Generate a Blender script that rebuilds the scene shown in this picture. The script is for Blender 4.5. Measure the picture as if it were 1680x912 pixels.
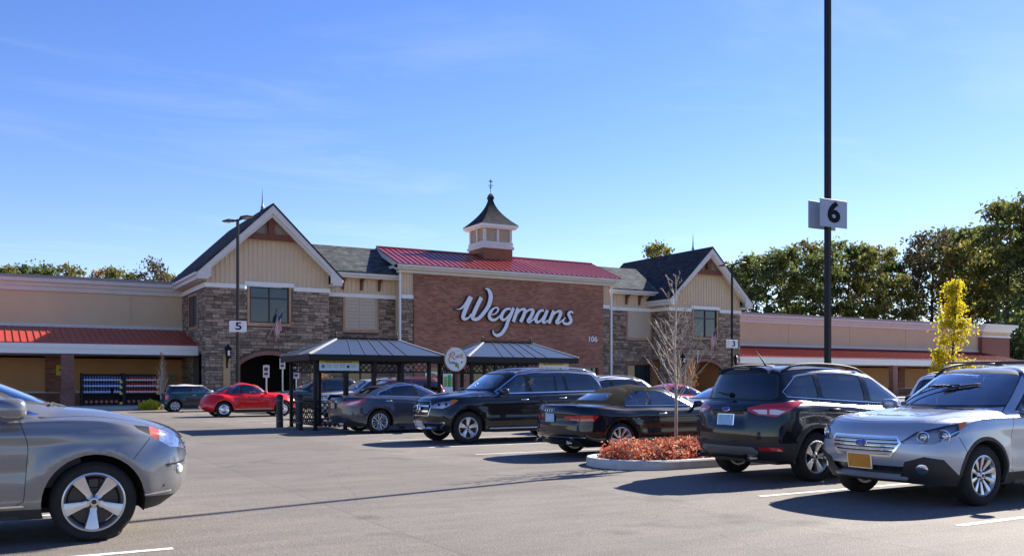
import bpy, math, random
from mathutils import Vector, Matrix, Euler
from mathutils.bvhtree import BVHTree
for o in list(bpy.data.objects): bpy.data.objects.remove(o)
scene = bpy.context.scene
COL = scene.collection
R = math.radians
# ------------------------------------------------------------------ camera
cam = bpy.data.cameras.new('camera'); cam_o = bpy.data.objects.new('camera', cam); COL.objects.link(cam_o)
cam.sensor_width = 36.0; cam.lens = 36.0*1490/1680; cam.shift_y = 171/1680
cam.clip_start = 0.1; cam.clip_end = 6000
cam_o.location = (0, 0, 1.5); cam_o.rotation_euler = (R(90), 0, R(-30))
scene.camera = cam_o
# ------------------------------------------------------------------ sky and sun (sun stands behind the building, to the right)
SUN_AZ, SUN_EL = 12.5, 33.0            # degrees from +x towards +y, elevation
world = bpy.data.worlds.new('World'); scene.world = world; world.use_nodes = True
nt = world.node_tree; nt.nodes.clear()
def WN(t, **k):
    n = nt.nodes.new(t)
    for a, b in k.items(): setattr(n, a, b)
    return n
def WL(a, b): nt.links.new(a, b)
sky = WN('ShaderNodeTexSky', sky_type='NISHITA', sun_disc=False, sun_elevation=R(SUN_EL), sun_rotation=R(90-SUN_AZ),
         altitude=30, air_density=1.0, dust_density=0.08, ozone_density=2.6)
hs = WN('ShaderNodeHueSaturation'); hs.inputs['Saturation'].default_value = 1.22; hs.inputs['Hue'].default_value = 0.513
WL(sky.outputs[0], hs.inputs['Color'])
grade = WN('ShaderNodeMix', data_type='RGBA', blend_type='MULTIPLY'); grade.inputs['Factor'].default_value = 1; grade.inputs['B'].default_value = (1.0, .945, 1.06, 1); WL(hs.outputs[0], grade.inputs['A'])
tc = WN('ShaderNodeTexCoord'); sep = WN('ShaderNodeSeparateXYZ'); WL(tc.outputs['Generated'], sep.inputs[0])
# flat cloud layer: direction / height gives a plane of thin cirrus
hz = WN('ShaderNodeMath', operation='MAXIMUM'); WL(sep.outputs[2], hz.inputs[0]); hz.inputs[1].default_value = 0.06
dx = WN('ShaderNodeMath', operation='DIVIDE'); WL(sep.outputs[0], dx.inputs[0]); WL(hz.outputs[0], dx.inputs[1])
dy = WN('ShaderNodeMath', operation='DIVIDE'); WL(sep.outputs[1], dy.inputs[0]); WL(hz.outputs[0], dy.inputs[1])
cmb = WN('ShaderNodeCombineXYZ'); WL(dx.outputs[0], cmb.inputs[0]); WL(dy.outputs[0], cmb.inputs[1])
mp = WN('ShaderNodeMapping'); WL(cmb.outputs[0], mp.inputs[0]); mp.inputs['Rotation'].default_value = (0, 0, R(-52)); mp.inputs['Scale'].default_value = (0.55, 1.05, 1); mp.inputs['Location'].default_value = (3.1, 0.4, 0)
nz = WN('ShaderNodeTexNoise'); nz.inputs['Scale'].default_value = 1.0; nz.inputs['Detail'].default_value = 7; nz.inputs['Roughness'].default_value = 0.58; nz.inputs['Distortion'].default_value = 0.5
WL(mp.outputs[0], nz.inputs['Vector'])
rp = WN('ShaderNodeValToRGB'); rp.color_ramp.elements[0].position = 0.56; rp.color_ramp.elements[1].position = 0.90; WL(nz.outputs[0], rp.inputs[0])
fac = WN('ShaderNodeMath', operation='MULTIPLY'); WL(rp.outputs[0], fac.inputs[0]); fac.inputs[1].default_value = 0.16
mixc = WN('ShaderNodeMix', data_type='RGBA'); WL(fac.outputs[0], mixc.inputs['Factor']); WL(grade.outputs['Result'], mixc.inputs['A']); mixc.inputs['B'].default_value = (7.5, 7.8, 8.2, 1)
bg = WN('ShaderNodeBackground'); bg.inputs['Strength'].default_value = 0.072; WL(mixc.outputs['Result'], bg.inputs['Color'])
wo = WN('ShaderNodeOutputWorld'); WL(bg.outputs[0], wo.inputs[0])
sl = bpy.data.lights.new('sun', 'SUN'); sl.energy = 5.0; sl.angle = R(0.53); sl.color = (1.0, 0.93, 0.83)
so = bpy.data.objects.new('sun', sl); COL.objects.link(so)
sd = Vector((math.cos(R(SUN_AZ))*math.cos(R(SUN_EL)), math.sin(R(SUN_AZ))*math.cos(R(SUN_EL)), math.sin(R(SUN_EL))))
so.rotation_euler = sd.to_track_quat('Z', 'Y').to_euler(); so.location = sd*200
vs = scene.view_settings
vs.view_transform = 'Standard'; vs.look = 'None'; vs.gamma = 1.0; vs.exposure = 1.42; vs.use_curve_mapping = False
scene.render.engine = 'CYCLES'
scene.cycles.max_bounces = 8; scene.cycles.transparent_max_bounces = 16; scene.cycles.caustics_reflective = False; scene.cycles.caustics_refractive = False
# ------------------------------------------------------------------ materials
MATS = {}
def srgb(r, g, b):
    f = lambda c: (c/255/12.92) if c/255 <= 0.04045 else ((c/255+0.055)/1.055)**2.4
    return (f(r), f(g), f(b))
class NB:
    def __init__(s, m): s.t = m.node_tree
    def n(s, t, ins=None, **k):
        nd = s.t.nodes.new(t)
        for a, b in k.items(): setattr(nd, a, b)
        for a, b in (ins or {}).items():
            if isinstance(b, bpy.types.NodeSocket): s.t.links.new(b, nd.inputs[a])
            else: nd.inputs[a].default_value = b
        return nd
    def l(s, a, b): s.t.links.new(a, b)
def c4(c): return (c[0], c[1], c[2], 1)
def mat(name, col=(.5, .5, .5), rough=.6, metal=0, spec=.5, coat=0, var=0, vscale=3, bump=0, bscale=30, emit=0, island=0, dirt=0, dcol=(.2, .17, .13), inside=None, flake=0, stretch=(1, 1, 1)):
    if name in MATS: return MATS[name]
    m = bpy.data.materials.new(name); m.use_nodes = True; MATS[name] = m
    nb = NB(m); p = m.node_tree.nodes['Principled BSDF']
    p.inputs['Base Color'].default_value = c4(col); p.inputs['Roughness'].default_value = rough; p.inputs['Metallic'].default_value = metal
    p.inputs['Specular IOR Level'].default_value = spec; p.inputs['Coat Weight'].default_value = coat; p.inputs['Coat Roughness'].default_value = .03
    if emit: p.inputs['Emission Color'].default_value = c4(col); p.inputs['Emission Strength'].default_value = emit
    out = None
    tcn = nb.n('ShaderNodeTexCoord')
    mpn = nb.n('ShaderNodeMapping', {'Vector': tcn.outputs['Object'], 'Scale': stretch})
    if var:
        a = nb.n('ShaderNodeTexNoise', {'Vector': mpn.outputs[0], 'Scale': vscale, 'Detail': 6, 'Roughness': .62})
        r = nb.n('ShaderNodeMapRange', {'Value': a.outputs[0], 'From Min': .25, 'From Max': .75, 'To Min': 1-var, 'To Max': 1+var})
        v = nb.n('ShaderNodeVectorMath', {0: c4(col)[:3], 'Scale': r.outputs[0]}, operation='SCALE'); out = v.outputs[0]
    if island:
        g = nb.n('ShaderNodeNewGeometry')
        r = nb.n('ShaderNodeMapRange', {'Value': g.outputs['Random Per Island'], 'To Min': 1-island, 'To Max': 1+island})
        v = nb.n('ShaderNodeVectorMath', {'Scale': r.outputs[0]}, operation='SCALE')
        if out: nb.l(out, v.inputs[0])
        else: v.inputs[0].default_value = col[:3]
        out = v.outputs[0]
    if dirt:
        a = nb.n('ShaderNodeTexNoise', {'Vector': tcn.outputs['Object'], 'Scale': .9, 'Detail': 8, 'Roughness': .7})
        r = nb.n('ShaderNodeMapRange', {'Value': a.outputs[0], 'From Min': .48, 'From Max': .75, 'To Min': 0, 'To Max': dirt})
        mx = nb.n('ShaderNodeMix', {'Factor': r.outputs[0], 'B': c4(dcol)}, data_type='RGBA')
        if out: nb.l(out, mx.inputs['A'])
        else: mx.inputs['A'].default_value = c4(col)
        out = mx.outputs['Result']
    if inside is not None:
        g = nb.n('ShaderNodeNewGeometry')
        mx = nb.n('ShaderNodeMix', {'Factor': g.outputs['Backfacing'], 'B': c4(inside)}, data_type='RGBA')
        if out: nb.l(out, mx.inputs['A'])
        else: mx.inputs['A'].default_value = c4(col)
        out = mx.outputs['Result']
        mm = nb.n('ShaderNodeMath', {0: g.outputs['Backfacing'], 1: -metal}, operation='MULTIPLY_ADD'); mm.inputs[2].default_value = metal
        nb.l(mm.outputs[0], p.inputs['Metallic'])
        cc = nb.n('ShaderNodeMath', {0: g.outputs['Backfacing'], 1: -coat}, operation='MULTIPLY_ADD'); cc.inputs[2].default_value = coat
        nb.l(cc.outputs[0], p.inputs['Coat Weight'])
        rr = nb.n('ShaderNodeMath', {0: g.outputs['Backfacing'], 1: .9-rough}, operation='MULTIPLY_ADD'); rr.inputs[2].default_value = rough
        nb.l(rr.outputs[0], p.inputs['Roughness'])
    if out: nb.l(out, p.inputs['Base Color'])
    if bump:
        a = nb.n('ShaderNodeTexNoise', {'Vector': mpn.outputs[0], 'Scale': bscale, 'Detail': 5, 'Roughness': .6})
        b = nb.n('ShaderNodeBump', {'Height': a.outputs[0], 'Strength': bump, 'Distance': .02})
        nb.l(b.outputs[0], p.inputs['Normal'])
    return m
def glass_mat(name, tint=(.75, .85, .83), refl=1.0, rough=0.0):
    if name in MATS: return MATS[name]
    m = bpy.data.materials.new(name); m.use_nodes = True; MATS[name] = m; nb = NB(m); m.node_tree.nodes.clear()
    tr = nb.n('ShaderNodeBsdfTransparent', {'Color': c4(tint)}); gl = nb.n('ShaderNodeBsdfGlossy', {'Color': (1, 1, 1, 1), 'Roughness': rough})
    fr = nb.n('ShaderNodeFresnel', {'IOR': 1.52})
    r = nb.n('ShaderNodeMath', {0: fr.outputs[0], 1: 1.6*refl}, operation='MULTIPLY', use_clamp=True)
    ad = nb.n('ShaderNodeMath', {0: r.outputs[0], 1: .035*refl}, operation='ADD', use_clamp=True)
    mx = nb.n('ShaderNodeMixShader', {0: ad.outputs[0], 1: tr.outputs[0], 2: gl.outputs[0]})
    o = nb.n('ShaderNodeOutputMaterial', {0: mx.outputs[0]}); return m
def brick_mat(name, c1, c2, mortar, bw=.21, bh=.075, axis='xz', bumpd=.006):
    if name in MATS: return MATS[name]
    m = bpy.data.materials.new(name); m.use_nodes = True; MATS[name] = m; nb = NB(m); p = m.node_tree.nodes['Principled BSDF']
    tcn = nb.n('ShaderNodeTexCoord'); sp = nb.n('ShaderNodeSeparateXYZ', {0: tcn.outputs['Object']})
    ad = nb.n('ShaderNodeMath', {0: sp.outputs[0], 1: sp.outputs[1]}, operation='ADD')
    cb = nb.n('ShaderNodeCombineXYZ', {0: ad.outputs[0], 1: sp.outputs[2]})
    b = nb.n('ShaderNodeTexBrick', {'Vector': cb.outputs[0], 'Color1': c4(c1), 'Color2': c4(c2), 'Mortar': c4(mortar), 'Scale': 1, 'Mortar Size': .006, 'Brick Width': bw, 'Row Height': bh, 'Bias': 0.0, 'Mortar Smooth': .2})
    no = nb.n('ShaderNodeTexNoise', {'Vector': tcn.outputs['Object'], 'Scale': .5, 'Detail': 5})
    r = nb.n('ShaderNodeMapRange', {'Value': no.outputs[0], 'From Min': .3, 'From Max': .7, 'To Min': .82, 'To Max': 1.18})
    v = nb.n('ShaderNodeVectorMath', {0: b.outputs['Color'], 'Scale': r.outputs[0]}, operation='SCALE')
    nb.l(v.outputs[0], p.inputs['Base Color']); p.inputs['Roughness'].default_value = .85
    inv = nb.n('ShaderNodeMath', {0: 1.0, 1: b.outputs['Fac']}, operation='SUBTRACT')
    bm = nb.n('ShaderNodeBump', {'Height': inv.outputs[0], 'Strength': .8, 'Distance': bumpd}); nb.l(bm.outputs[0], p.inputs['Normal']); return m
# ------------------------------------------------------------------ mesh collector
class MB:
    def __init__(s): s.v = []; s.f = []; s.mi = []
    def add(s, vs, fs, mi=0):
        b = len(s.v); s.v += [tuple(v) for v in vs]; s.f += [tuple(b+i for i in f) for f in fs]; s.mi += [mi]*len(fs); return s
    def box(s, x0, x1, y0, y1, z0, z1, mi=0):
        return s.add([(x0,y0,z0),(x1,y0,z0),(x1,y1,z0),(x0,y1,z0),(x0,y0,z1),(x1,y0,z1),(x1,y1,z1),(x0,y1,z1)],
                     [(0,3,2,1),(4,5,6,7),(0,1,5,4),(1,2,6,5),(2,3,7,6),(3,0,4,7)], mi)
    def bbox(s, x0, x1, y0, y1, z0, z1, b=.01, mi=0):      # bevelled box
        vs = []
        for z, i in ((z0, b), (z0+b, 0), (z1-b, 0), (z1, b)):
            X0, X1, Y0, Y1 = x0+i, x1-i, y0+i, y1-i
            k = b if i == 0 else b*.6
            vs += [(X0+k,Y0,z),(X1-k,Y0,z),(X1,Y0+k,z),(X1,Y1-k,z),(X1-k,Y1,z),(X0+k,Y1,z),(X0,Y1-k,z),(X0,Y0+k,z)]
        fs = [tuple(range(7,-1,-1)), tuple(range(24,32))]
        for r in range(3):
            for k in range(8): fs.append((r*8+k, r*8+(k+1)%8, r*8+8+(k+1)%8, r*8+8+k))
        return s.add(vs, fs, mi)
    def bar(s, p0, p1, w, h, up=(0, 0, 1), mi=0):          # box from p0 to p1, w across, h along up
        p0, p1 = Vector(p0), Vector(p1); d = (p1-p0).normalized(); u = Vector(up); sd = d.cross(u)
        if sd.length < 1e-4: sd = d.cross(Vector((1, 0, 0)))
        sd.normalize(); u = sd.cross(d).normalized(); a, b = sd*w/2, u*h/2
        vs = [p0-a-b, p0+a-b, p0+a+b, p0-a+b, p1-a-b, p1+a-b, p1+a+b, p1-a+b]
        return s.add(vs, [(0,3,2,1),(4,5,6,7),(0,1,5,4),(1,2,6,5),(2,3,7,6),(3,0,4,7)][::1], mi)
    def tube(s, path, r, n=8, mi=0, cap=True):
        P = [Vector(p) for p in path]; rs = r if isinstance(r, (list, tuple)) else [r]*len(P); vs = []; fs = []
        last = None
        for i, p in enumerate(P):
            d = (P[min(i+1, len(P)-1)]-P[max(i-1, 0)]).normalized()
            if last is None:
                a = d.orthogonal().normalized()
            else:
                a = (last - d*last.dot(d)); a = a.normalized() if a.length > 1e-6 else d.orthogonal().normalized()
            last = a; b = d.cross(a)
            for k in range(n):
                t = 2*math.pi*k/n; vs.append(p + (a*math.cos(t)+b*math.sin(t))*rs[i])
        for i in range(len(P)-1):
            for k in range(n): fs.append((i*n+k, i*n+(k+1)%n, (i+1)*n+(k+1)%n, (i+1)*n+k))
        if cap: fs += [tuple(range(n-1, -1, -1)), tuple((len(P)-1)*n+k for k in range(n))]
        return s.add(vs, fs, mi)
    def lathe(s, prof, n=16, c=(0, 0, 0), axis='z', mi=0, close=False):   # prof: (radius, height)
        vs = []; fs = []
        for (r, h) in prof:
            for k in range(n):
                t = 2*math.pi*k/n; a, b = r*math.cos(t), r*math.sin(t)
                q = (a, b, h) if axis == 'z' else ((h, a, b) if axis == 'x' else (b, h, a))
                vs.append((c[0]+q[0], c[1]+q[1], c[2]+q[2]))
        m = len(prof)
        for i in range(m if close else m-1):
            j = (i+1) % m
            for k in range(n): fs.append((i*n+k, i*n+(k+1)%n, j*n+(k+1)%n, j*n+k))
        return s.add(vs, fs, mi)
    def prism(s, poly, d0, d1, plane='xz', mi=0):          # polygon extruded; plane xz -> along y, xy -> z, yz -> x
        n = len(poly)
        def q(p, d): return {'xz': (p[0], d, p[1]), 'xy': (p[0], p[1], d), 'yz': (d, p[0], p[1])}[plane]
        vs = [q(p, d0) for p in poly]+[q(p, d1) for p in poly]
        fs = [tuple(range(n)), tuple(range(2*n-1, n-1, -1))]+[(i, n+i, n+(i+1)%n, (i+1)%n) for i in range(n)]
        return s.add(vs, fs, mi)
    def build(s, name, mats, parent=None, smooth=False, fix=True, auto=None):
        me = bpy.data.meshes.new(name); me.from_pydata(s.v, [], s.f)
        for m in (mats if isinstance(mats, (list, tuple)) else [mats]): me.materials.append(m)
        if len(me.materials) > 1:
            for p, i in zip(me.polygons, s.mi): p.material_index = i
        if fix:
            import bmesh
            bm = bmesh.new(); bm.from_mesh(me); bmesh.ops.recalc_face_normals(bm, faces=bm.faces); bm.to_mesh(me); bm.free()
        if smooth or auto:
            for p in me.polygons: p.use_smooth = True
            if auto: me.set_sharp_from_angle(angle=R(auto))
        o = bpy.data.objects.new(name, me); COL.objects.link(o)
        if parent is not None: o.parent = parent
        return o
def empty(name, loc=(0, 0, 0), rz=0, parent=None):
    o = bpy.data.objects.new(name, None); COL.objects.link(o); o.location = loc; o.rotation_euler = (0, 0, rz); o.empty_display_size = .2
    if parent: o.parent = parent
    return o
def tag(o, label=None, cat=None, group=None, kind=None):
    if label: o['label'] = label
    if cat: o['category'] = cat
    if group: o['group'] = group
    if kind: o['kind'] = kind
    return o
def copy_tree(o, parent=None):
    c = o.copy(); COL.objects.link(c); c.parent = parent
    for ch in [q for q in bpy.data.objects if q.parent == o]: copy_tree(ch, c)
    return c
def text_mesh(txt, size, depth, name, m, parent, M, bold=0.0, align='CENTER'):
    cu = bpy.data.curves.new(name, 'FONT'); cu.body = txt; cu.size = size; cu.extrude = depth; cu.offset = bold; cu.align_x = align; cu.align_y = 'CENTER'
    t = bpy.data.objects.new(name, cu); COL.objects.link(t)
    dg = bpy.context.evaluated_depsgraph_get(); me = bpy.data.meshes.new_from_object(t.evaluated_get(dg))
    bpy.data.objects.remove(t); me.transform(M); me.materials.clear(); me.materials.append(m)
    o = bpy.data.objects.new(name, me); COL.objects.link(o); o.parent = parent; return o
FRONT = Matrix.Rotation(R(90), 4, 'X')      # text facing -y
# ================================================================== ground
rnd = random.Random(7)
def asphalt_mat():
    m = bpy.data.materials.new('asphalt'); m.use_nodes = True; nb = NB(m); p = m.node_tree.nodes['Principled BSDF']
    tcn = nb.n('ShaderNodeTexCoord'); ob = tcn.outputs['Object']
    big = nb.n('ShaderNodeTexNoise', {'Vector': ob, 'Scale': .12, 'Detail': 7, 'Roughness': .62})
    mid = nb.n('ShaderNodeTexNoise', {'Vector': nb.n('ShaderNodeMapping', {'Vector': ob, 'Scale': (.5, 2.2, 1)}).outputs[0], 'Scale': .9, 'Detail': 6, 'Roughness': .7})
    fine = nb.n('ShaderNodeTexNoise', {'Vector': ob, 'Scale': 55, 'Detail': 3, 'Roughness': .7})
    agg = nb.n('ShaderNodeTexVoronoi', {'Vector': ob, 'Scale': 70})
    r1 = nb.n('ShaderNodeMapRange', {'Value': big.outputs[0], 'From Min': .3, 'From Max': .7, 'To Min': .74, 'To Max': 1.2})
    r2 = nb.n('ShaderNodeMapRange', {'Value': mid.outputs[0], 'From Min': .3, 'From Max': .7, 'To Min': .80, 'To Max': 1.16})
    r3 = nb.n('ShaderNodeMapRange', {'Value': fine.outputs[0], 'From Min': .3, 'From Max': .7, 'To Min': .74, 'To Max': 1.25})
    a = nb.n('ShaderNodeMath', {0: r1.outputs[0], 1: r2.outputs[0]}, operation='MULTIPLY'); b = nb.n('ShaderNodeMath', {0: a.outputs[0], 1: r3.outputs[0]}, operation='MULTIPLY')
    # pale and dark grains of aggregate
    gr = nb.n('ShaderNodeSeparateColor', {0: agg.outputs['Color']}); r4 = nb.n('ShaderNodeMapRange', {'Value': gr.outputs[0], 'To Min': .8, 'To Max': 1.22})
    c = nb.n('ShaderNodeMath', {0: b.outputs[0], 1: r4.outputs[0]}, operation='MULTIPLY')
    # paving lanes: each pass of the paver has its own tone, with a darker joint between them
    sy = nb.n('ShaderNodeSeparateXYZ', {0: nb.n('ShaderNodeVectorMath', {0: ob, 1: nb.n('ShaderNodeVectorMath', {0: big.outputs['Color'], 'Scale': .25}, operation='SCALE').outputs[0]}, operation='ADD').outputs[0]})
    ly = nb.n('ShaderNodeMath', {0: sy.outputs[0], 1: 3.7}, operation='DIVIDE'); fl_ = nb.n('ShaderNodeMath', {0: ly.outputs[0]}, operation='FLOOR'); fr = nb.n('ShaderNodeMath', {0: ly.outputs[0]}, operation='FRACT')
    wn = nb.n('ShaderNodeTexWhiteNoise', {'W': fl_.outputs[0]}, noise_dimensions='1D'); r5 = nb.n('ShaderNodeMapRange', {'Value': wn.outputs['Value'], 'To Min': .93, 'To Max': 1.06})
    jn = nb.n('ShaderNodeMapRange', {'Value': fr.outputs[0], 'From Min': 0, 'From Max': .012, 'To Min': .72, 'To Max': 1}); c2 = nb.n('ShaderNodeMath', {0: c.outputs[0], 1: r5.outputs[0]}, operation='MULTIPLY'); c = nb.n('ShaderNodeMath', {0: c2.outputs[0], 1: jn.outputs[0]}, operation='MULTIPLY')
    v = nb.n('ShaderNodeVectorMath', {0: (.158, .139, .119), 'Scale': c.outputs[0]}, operation='SCALE')
    # oil drips
    oil = nb.n('ShaderNodeTexNoise', {'Vector': ob, 'Scale': .75, 'Detail': 3, 'Roughness': .5}); ro = nb.n('ShaderNodeMapRange', {'Value': oil.outputs[0], 'From Min': .60, 'From Max': .72, 'To Min': 0, 'To Max': .5})
    # hairline cracks
    wob = nb.n('ShaderNodeTexNoise', {'Vector': ob, 'Scale': .5, 'Detail': 5}); wv = nb.n('ShaderNodeVectorMath', {0: ob, 1: wob.outputs['Color']}, operation='ADD')
    ck = nb.n('ShaderNodeTexVoronoi', {'Vector': wv.outputs[0], 'Scale': .16}, feature='DISTANCE_TO_EDGE'); rc = nb.n('ShaderNodeMapRange', {'Value': ck.outputs['Distance'], 'From Min': 0, 'From Max': .0025, 'To Min': .28, 'To Max': 0})
    mxv = nb.n('ShaderNodeMath', {0: ro.outputs[0], 1: rc.outputs[0]}, operation='MAXIMUM')
    mx = nb.n('ShaderNodeMix', {'Factor': mxv.outputs[0], 'A': v.outputs[0], 'B': (.02, .019, .018, 1)}, data_type='RGBA')
    nb.l(mx.outputs['Result'], p.inputs['Base Color']); p.inputs['Roughness'].default_value = .82; p.inputs['Specular IOR Level'].default_value = .35
    bp = nb.n('ShaderNodeBump', {'Height': agg.outputs['Distance'], 'Strength': .5, 'Distance': .006}); nb.l(bp.outputs[0], p.inputs['Normal']); return m
M_ASPH = asphalt_mat()
M_TURF = mat('rough_grass', (.05, .065, .025), .95, var=.35, vscale=.4, bump=.5)
tag(MB().add([(-900,-900,-.02),(1500,-900,-.02),(1500,1500,-.02),(-900,1500,-.02)], [(0,1,2,3)]).build('ground', M_TURF), kind='structure')
tag(MB().add([(-160,-260,0),(180,-260,0),(180,53,0),(-160,53,0)], [(0,1,2,3)]).build('parking_lot', M_ASPH), kind='structure')
M_CONC = mat('concrete', (.40, .385, .36), .9, var=.12, vscale=1.2, bump=.25, bscale=60, dirt=.35)
M_KERB = mat('kerb_concrete', (.50, .49, .47), .9, var=.2, vscale=2.5, bump=.3, bscale=50, dirt=.7)
sw = tag(MB().bbox(-60, 110, 53, 63.2, -.05, .15, .03).build('sidewalk', M_CONC), kind='structure')
# slab joints of the sidewalk, real grooves are too fine to see at this distance
M_WLINE = mat('road_paint', (.62, .61, .58), .75, var=.25, vscale=14, dirt=.5, dcol=(.14, .13, .12))
lines = MB()
def pline(x0, x1, y, w=.1): tag(MB().add([(x0,y-w/2,.004),(x1,y-w/2,.004),(x1,y+w/2,.004),(x0,y+w/2,.004)], [(0,1,2,3)]).build('parking_line', M_WLINE), kind='structure')
for y in (5.9, 8.72, 16.75, 19.1, 21.95, 24.6, 27.1, 30.9, 33.6, 36.3): pline(8.8, 14.3, y)
for y in (8.64, 11.5, 14.3, 17.1, 19.9, 22.7, 25.5, 28.3, 31.1, 33.9, 36.7): pline(-4.1, 1.45, y)
for y in (-1, 3.1): pline(8.8, 14.3, y)
# ================================================================== supermarket
M_TAN = mat('tan_siding', (.68, .53, .36), .8, var=.05, vscale=1.5)
M_STUC = mat('tan_stucco', (.64, .50, .31), .9, var=.06, vscale=.8, bump=.2, bscale=80)
M_WHITE = mat('white_trim', (.66, .63, .59), .6, var=.06, vscale=2, dirt=.12)
M_WHITE2 = mat('bright_white_trim', (.8, .79, .76), .55, var=.04)
M_RED = mat('red_metal_roof', (.24, .036, .034), .3, spec=.8, var=.06, vscale=1)
M_RED_LIT = mat('sunlit_red_metal_roof', (.42, .055, .035), .4, spec=.5, var=.06, vscale=1)  # roof red brightened, sunlight on the wing canopies put into the colour
M_BEAM = mat('brown_timber', (.16, .042, .02), .6, var=.2, vscale=6)
M_STONE = mat('ledge_stone', (.30, .225, .168), .9, var=.3, vscale=5, bump=.5, bscale=40, island=.5, spec=.2)
M_MORT = mat('mortar', (.09, .075, .065), .95)
M_BRICK = brick_mat('dark_red_brick', (.22, .082, .05), (.37, .16, .10), (.36, .26, .20), bw=.36, bh=.115)
M_BRICK2 = brick_mat('column_brick', (.20, .075, .055), (.26, .12, .09), (.22, .17, .14))
M_BUFF = brick_mat('buff_brick', (.42, .22, .11), (.50, .30, .17), (.36, .30, .24), bw=.085, bh=.21)
M_ARCHB = brick_mat('arch_brick', (.22, .085, .06), (.27, .12, .09), (.2, .15, .12), bw=.085, bh=.21)
M_SHING = None
def shingle_mat(name, c):
    m = bpy.data.materials.new(name); m.use_nodes = True; nb = NB(m); p = m.node_tree.nodes['Principled BSDF']
    tcn = nb.n('ShaderNodeTexCoord'); sp = nb.n('ShaderNodeSeparateXYZ', {0: tcn.outputs['Object']})
    ad = nb.n('ShaderNodeMath', {0: sp.outputs[0], 1: sp.outputs[1]}, operation='ADD'); cb = nb.n('ShaderNodeCombineXYZ', {0: ad.outputs[0], 1: sp.outputs[2]})
    b = nb.n('ShaderNodeTexBrick', {'Vector': cb.outputs[0], 'Color1': c4([q*.6 for q in c]), 'Color2': c4([q*1.35 for q in c]), 'Mortar': c4([q*.35 for q in c]), 'Scale': 1, 'Mortar Size': .008, 'Brick Width': .33, 'Row Height': .1, 'Bias': 0})
    no = nb.n('ShaderNodeTexNoise', {'Vector': tcn.outputs['Object'], 'Scale': 1.2, 'Detail': 6}); r = nb.n('ShaderNodeMapRange', {'Value': no.outputs[0], 'From Min': .3, 'From Max': .7, 'To Min': .75, 'To Max': 1.25})
    v = nb.n('ShaderNodeVectorMath', {0: b.outputs['Color'], 'Scale': r.outputs[0]}, operation='SCALE')
    nb.l(v.outputs[0], p.inputs['Base Color']); p.inputs['Roughness'].default_value = .95; p.inputs['Specular IOR Level'].default_value = .12
    bm = nb.n('ShaderNodeBump', {'Height': b.outputs['Fac'], 'Strength': .6, 'Distance': .01, }); bm.invert = True; nb.l(bm.outputs[0], p.inputs['Normal']); return m
M_SHING = shingle_mat('slate_shingle', (.085, .095, .098))
M_SHING_SHADE = shingle_mat('shaded_slate_shingle', (.042, .047, .056))  # same slate darkened, shade of the gable slopes painted in
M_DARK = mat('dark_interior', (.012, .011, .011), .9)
M_BROWNW = mat('brown_stucco', (.58, .31, .14), .9, var=.08, vscale=.7)
M_BLKMET = mat('black_metal', (.008, .008, .009), .5, spec=.3, var=.1)
M_FRAME = mat('dark_window_frame', (.02, .02, .022), .4)
M_WGLASS = mat('window_glass', (.02, .03, .035), .03, spec=.7, coat=.3)
M_LOUV = mat('louver_paint', (.54, .45, .35), .7, var=.04)
GY = 55.2
shop = empty('supermarket_building', (32.3, GY, 0)); tag(shop, 'long stone and brick supermarket with twin gables and red metal roof behind the cars', 'building')
def P(mb, name, m, parent=shop, **k):
    o = mb.build(name, m, parent, **k)
    if parent is shop: o.matrix_parent_inverse = Matrix.Translation((-32.3, -GY, 0))
    return o
def wall_rects(x0, x1, z0, z1, holes):
    xs = sorted({x0, x1, *[h[0] for h in holes], *[h[1] for h in holes]}); zs = sorted({z0, z1, *[h[2] for h in holes], *[h[3] for h in holes]}); out = []
    for a, b in zip(xs, xs[1:]):
        run = None
        for c, d in zip(zs, zs[1:]):
            inside = any(h[0]-1e-6 <= a and b <= h[1]+1e-6 and h[2]-1e-6 <= c and d <= h[3]+1e-6 for h in holes)
            if inside:
                if run: out.append((a, b, *run)); run = None
            else: run = (run[0], d) if run else (c, d)
        if run: out.append((a, b, *run))
    return out
def stones(parent, M, u0, u1, z0, z1, blocked, seed):
    """coursed ledge stones over a wall; M maps (u, depth, z) to world"""
    rr = random.Random(seed); mb = MB(); z = z0
    while z < z1-.05:
        h = min(rr.choice((.10, .13, .16, .19, .22)), z1-z); u = u0 + rr.uniform(-.25, 0)
        while u < u1:
            w = rr.uniform(.22, .62)*(1.25 if h > .15 else 1); a, b = max(u, u0), min(u+w, u1); u += w
            if b-a < .05: continue
            for (h0, h1, k0, k1) in blocked:                 # trim against openings
                if h0 < b and h1 > a and k0 < z+h-.02 and k1 > z+.02:
                    if a < h0: b = min(b, h0)
                    else: a = max(a, min(h1, b))
            if b-a < .06: continue
            d = rr.uniform(.015, .06); g = .007; i = .014
            f = [(a+g,0,z+g),(b-g,0,z+g),(b-g,0,z+h-g),(a+g,0,z+h-g)]; t = [(a+g+i,-d+rr.uniform(-.006,.006),z+g+i),(b-g-i,-d,z+g+i),(b-g-i,-d,z+h-g-i),(a+g+i,-d+rr.uniform(-.006,.006),z+h-g-i)]
            mb.add([M(*q) for q in f+t], [(4,5,6,7),(0,1,5,4),(1,2,6,5),(2,3,7,6),(3,0,4,7)])
        z += h
    o = mb.build('ledge_stone', M_STONE, parent, fix=True); tag(o, kind='stuff'); return o
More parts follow.
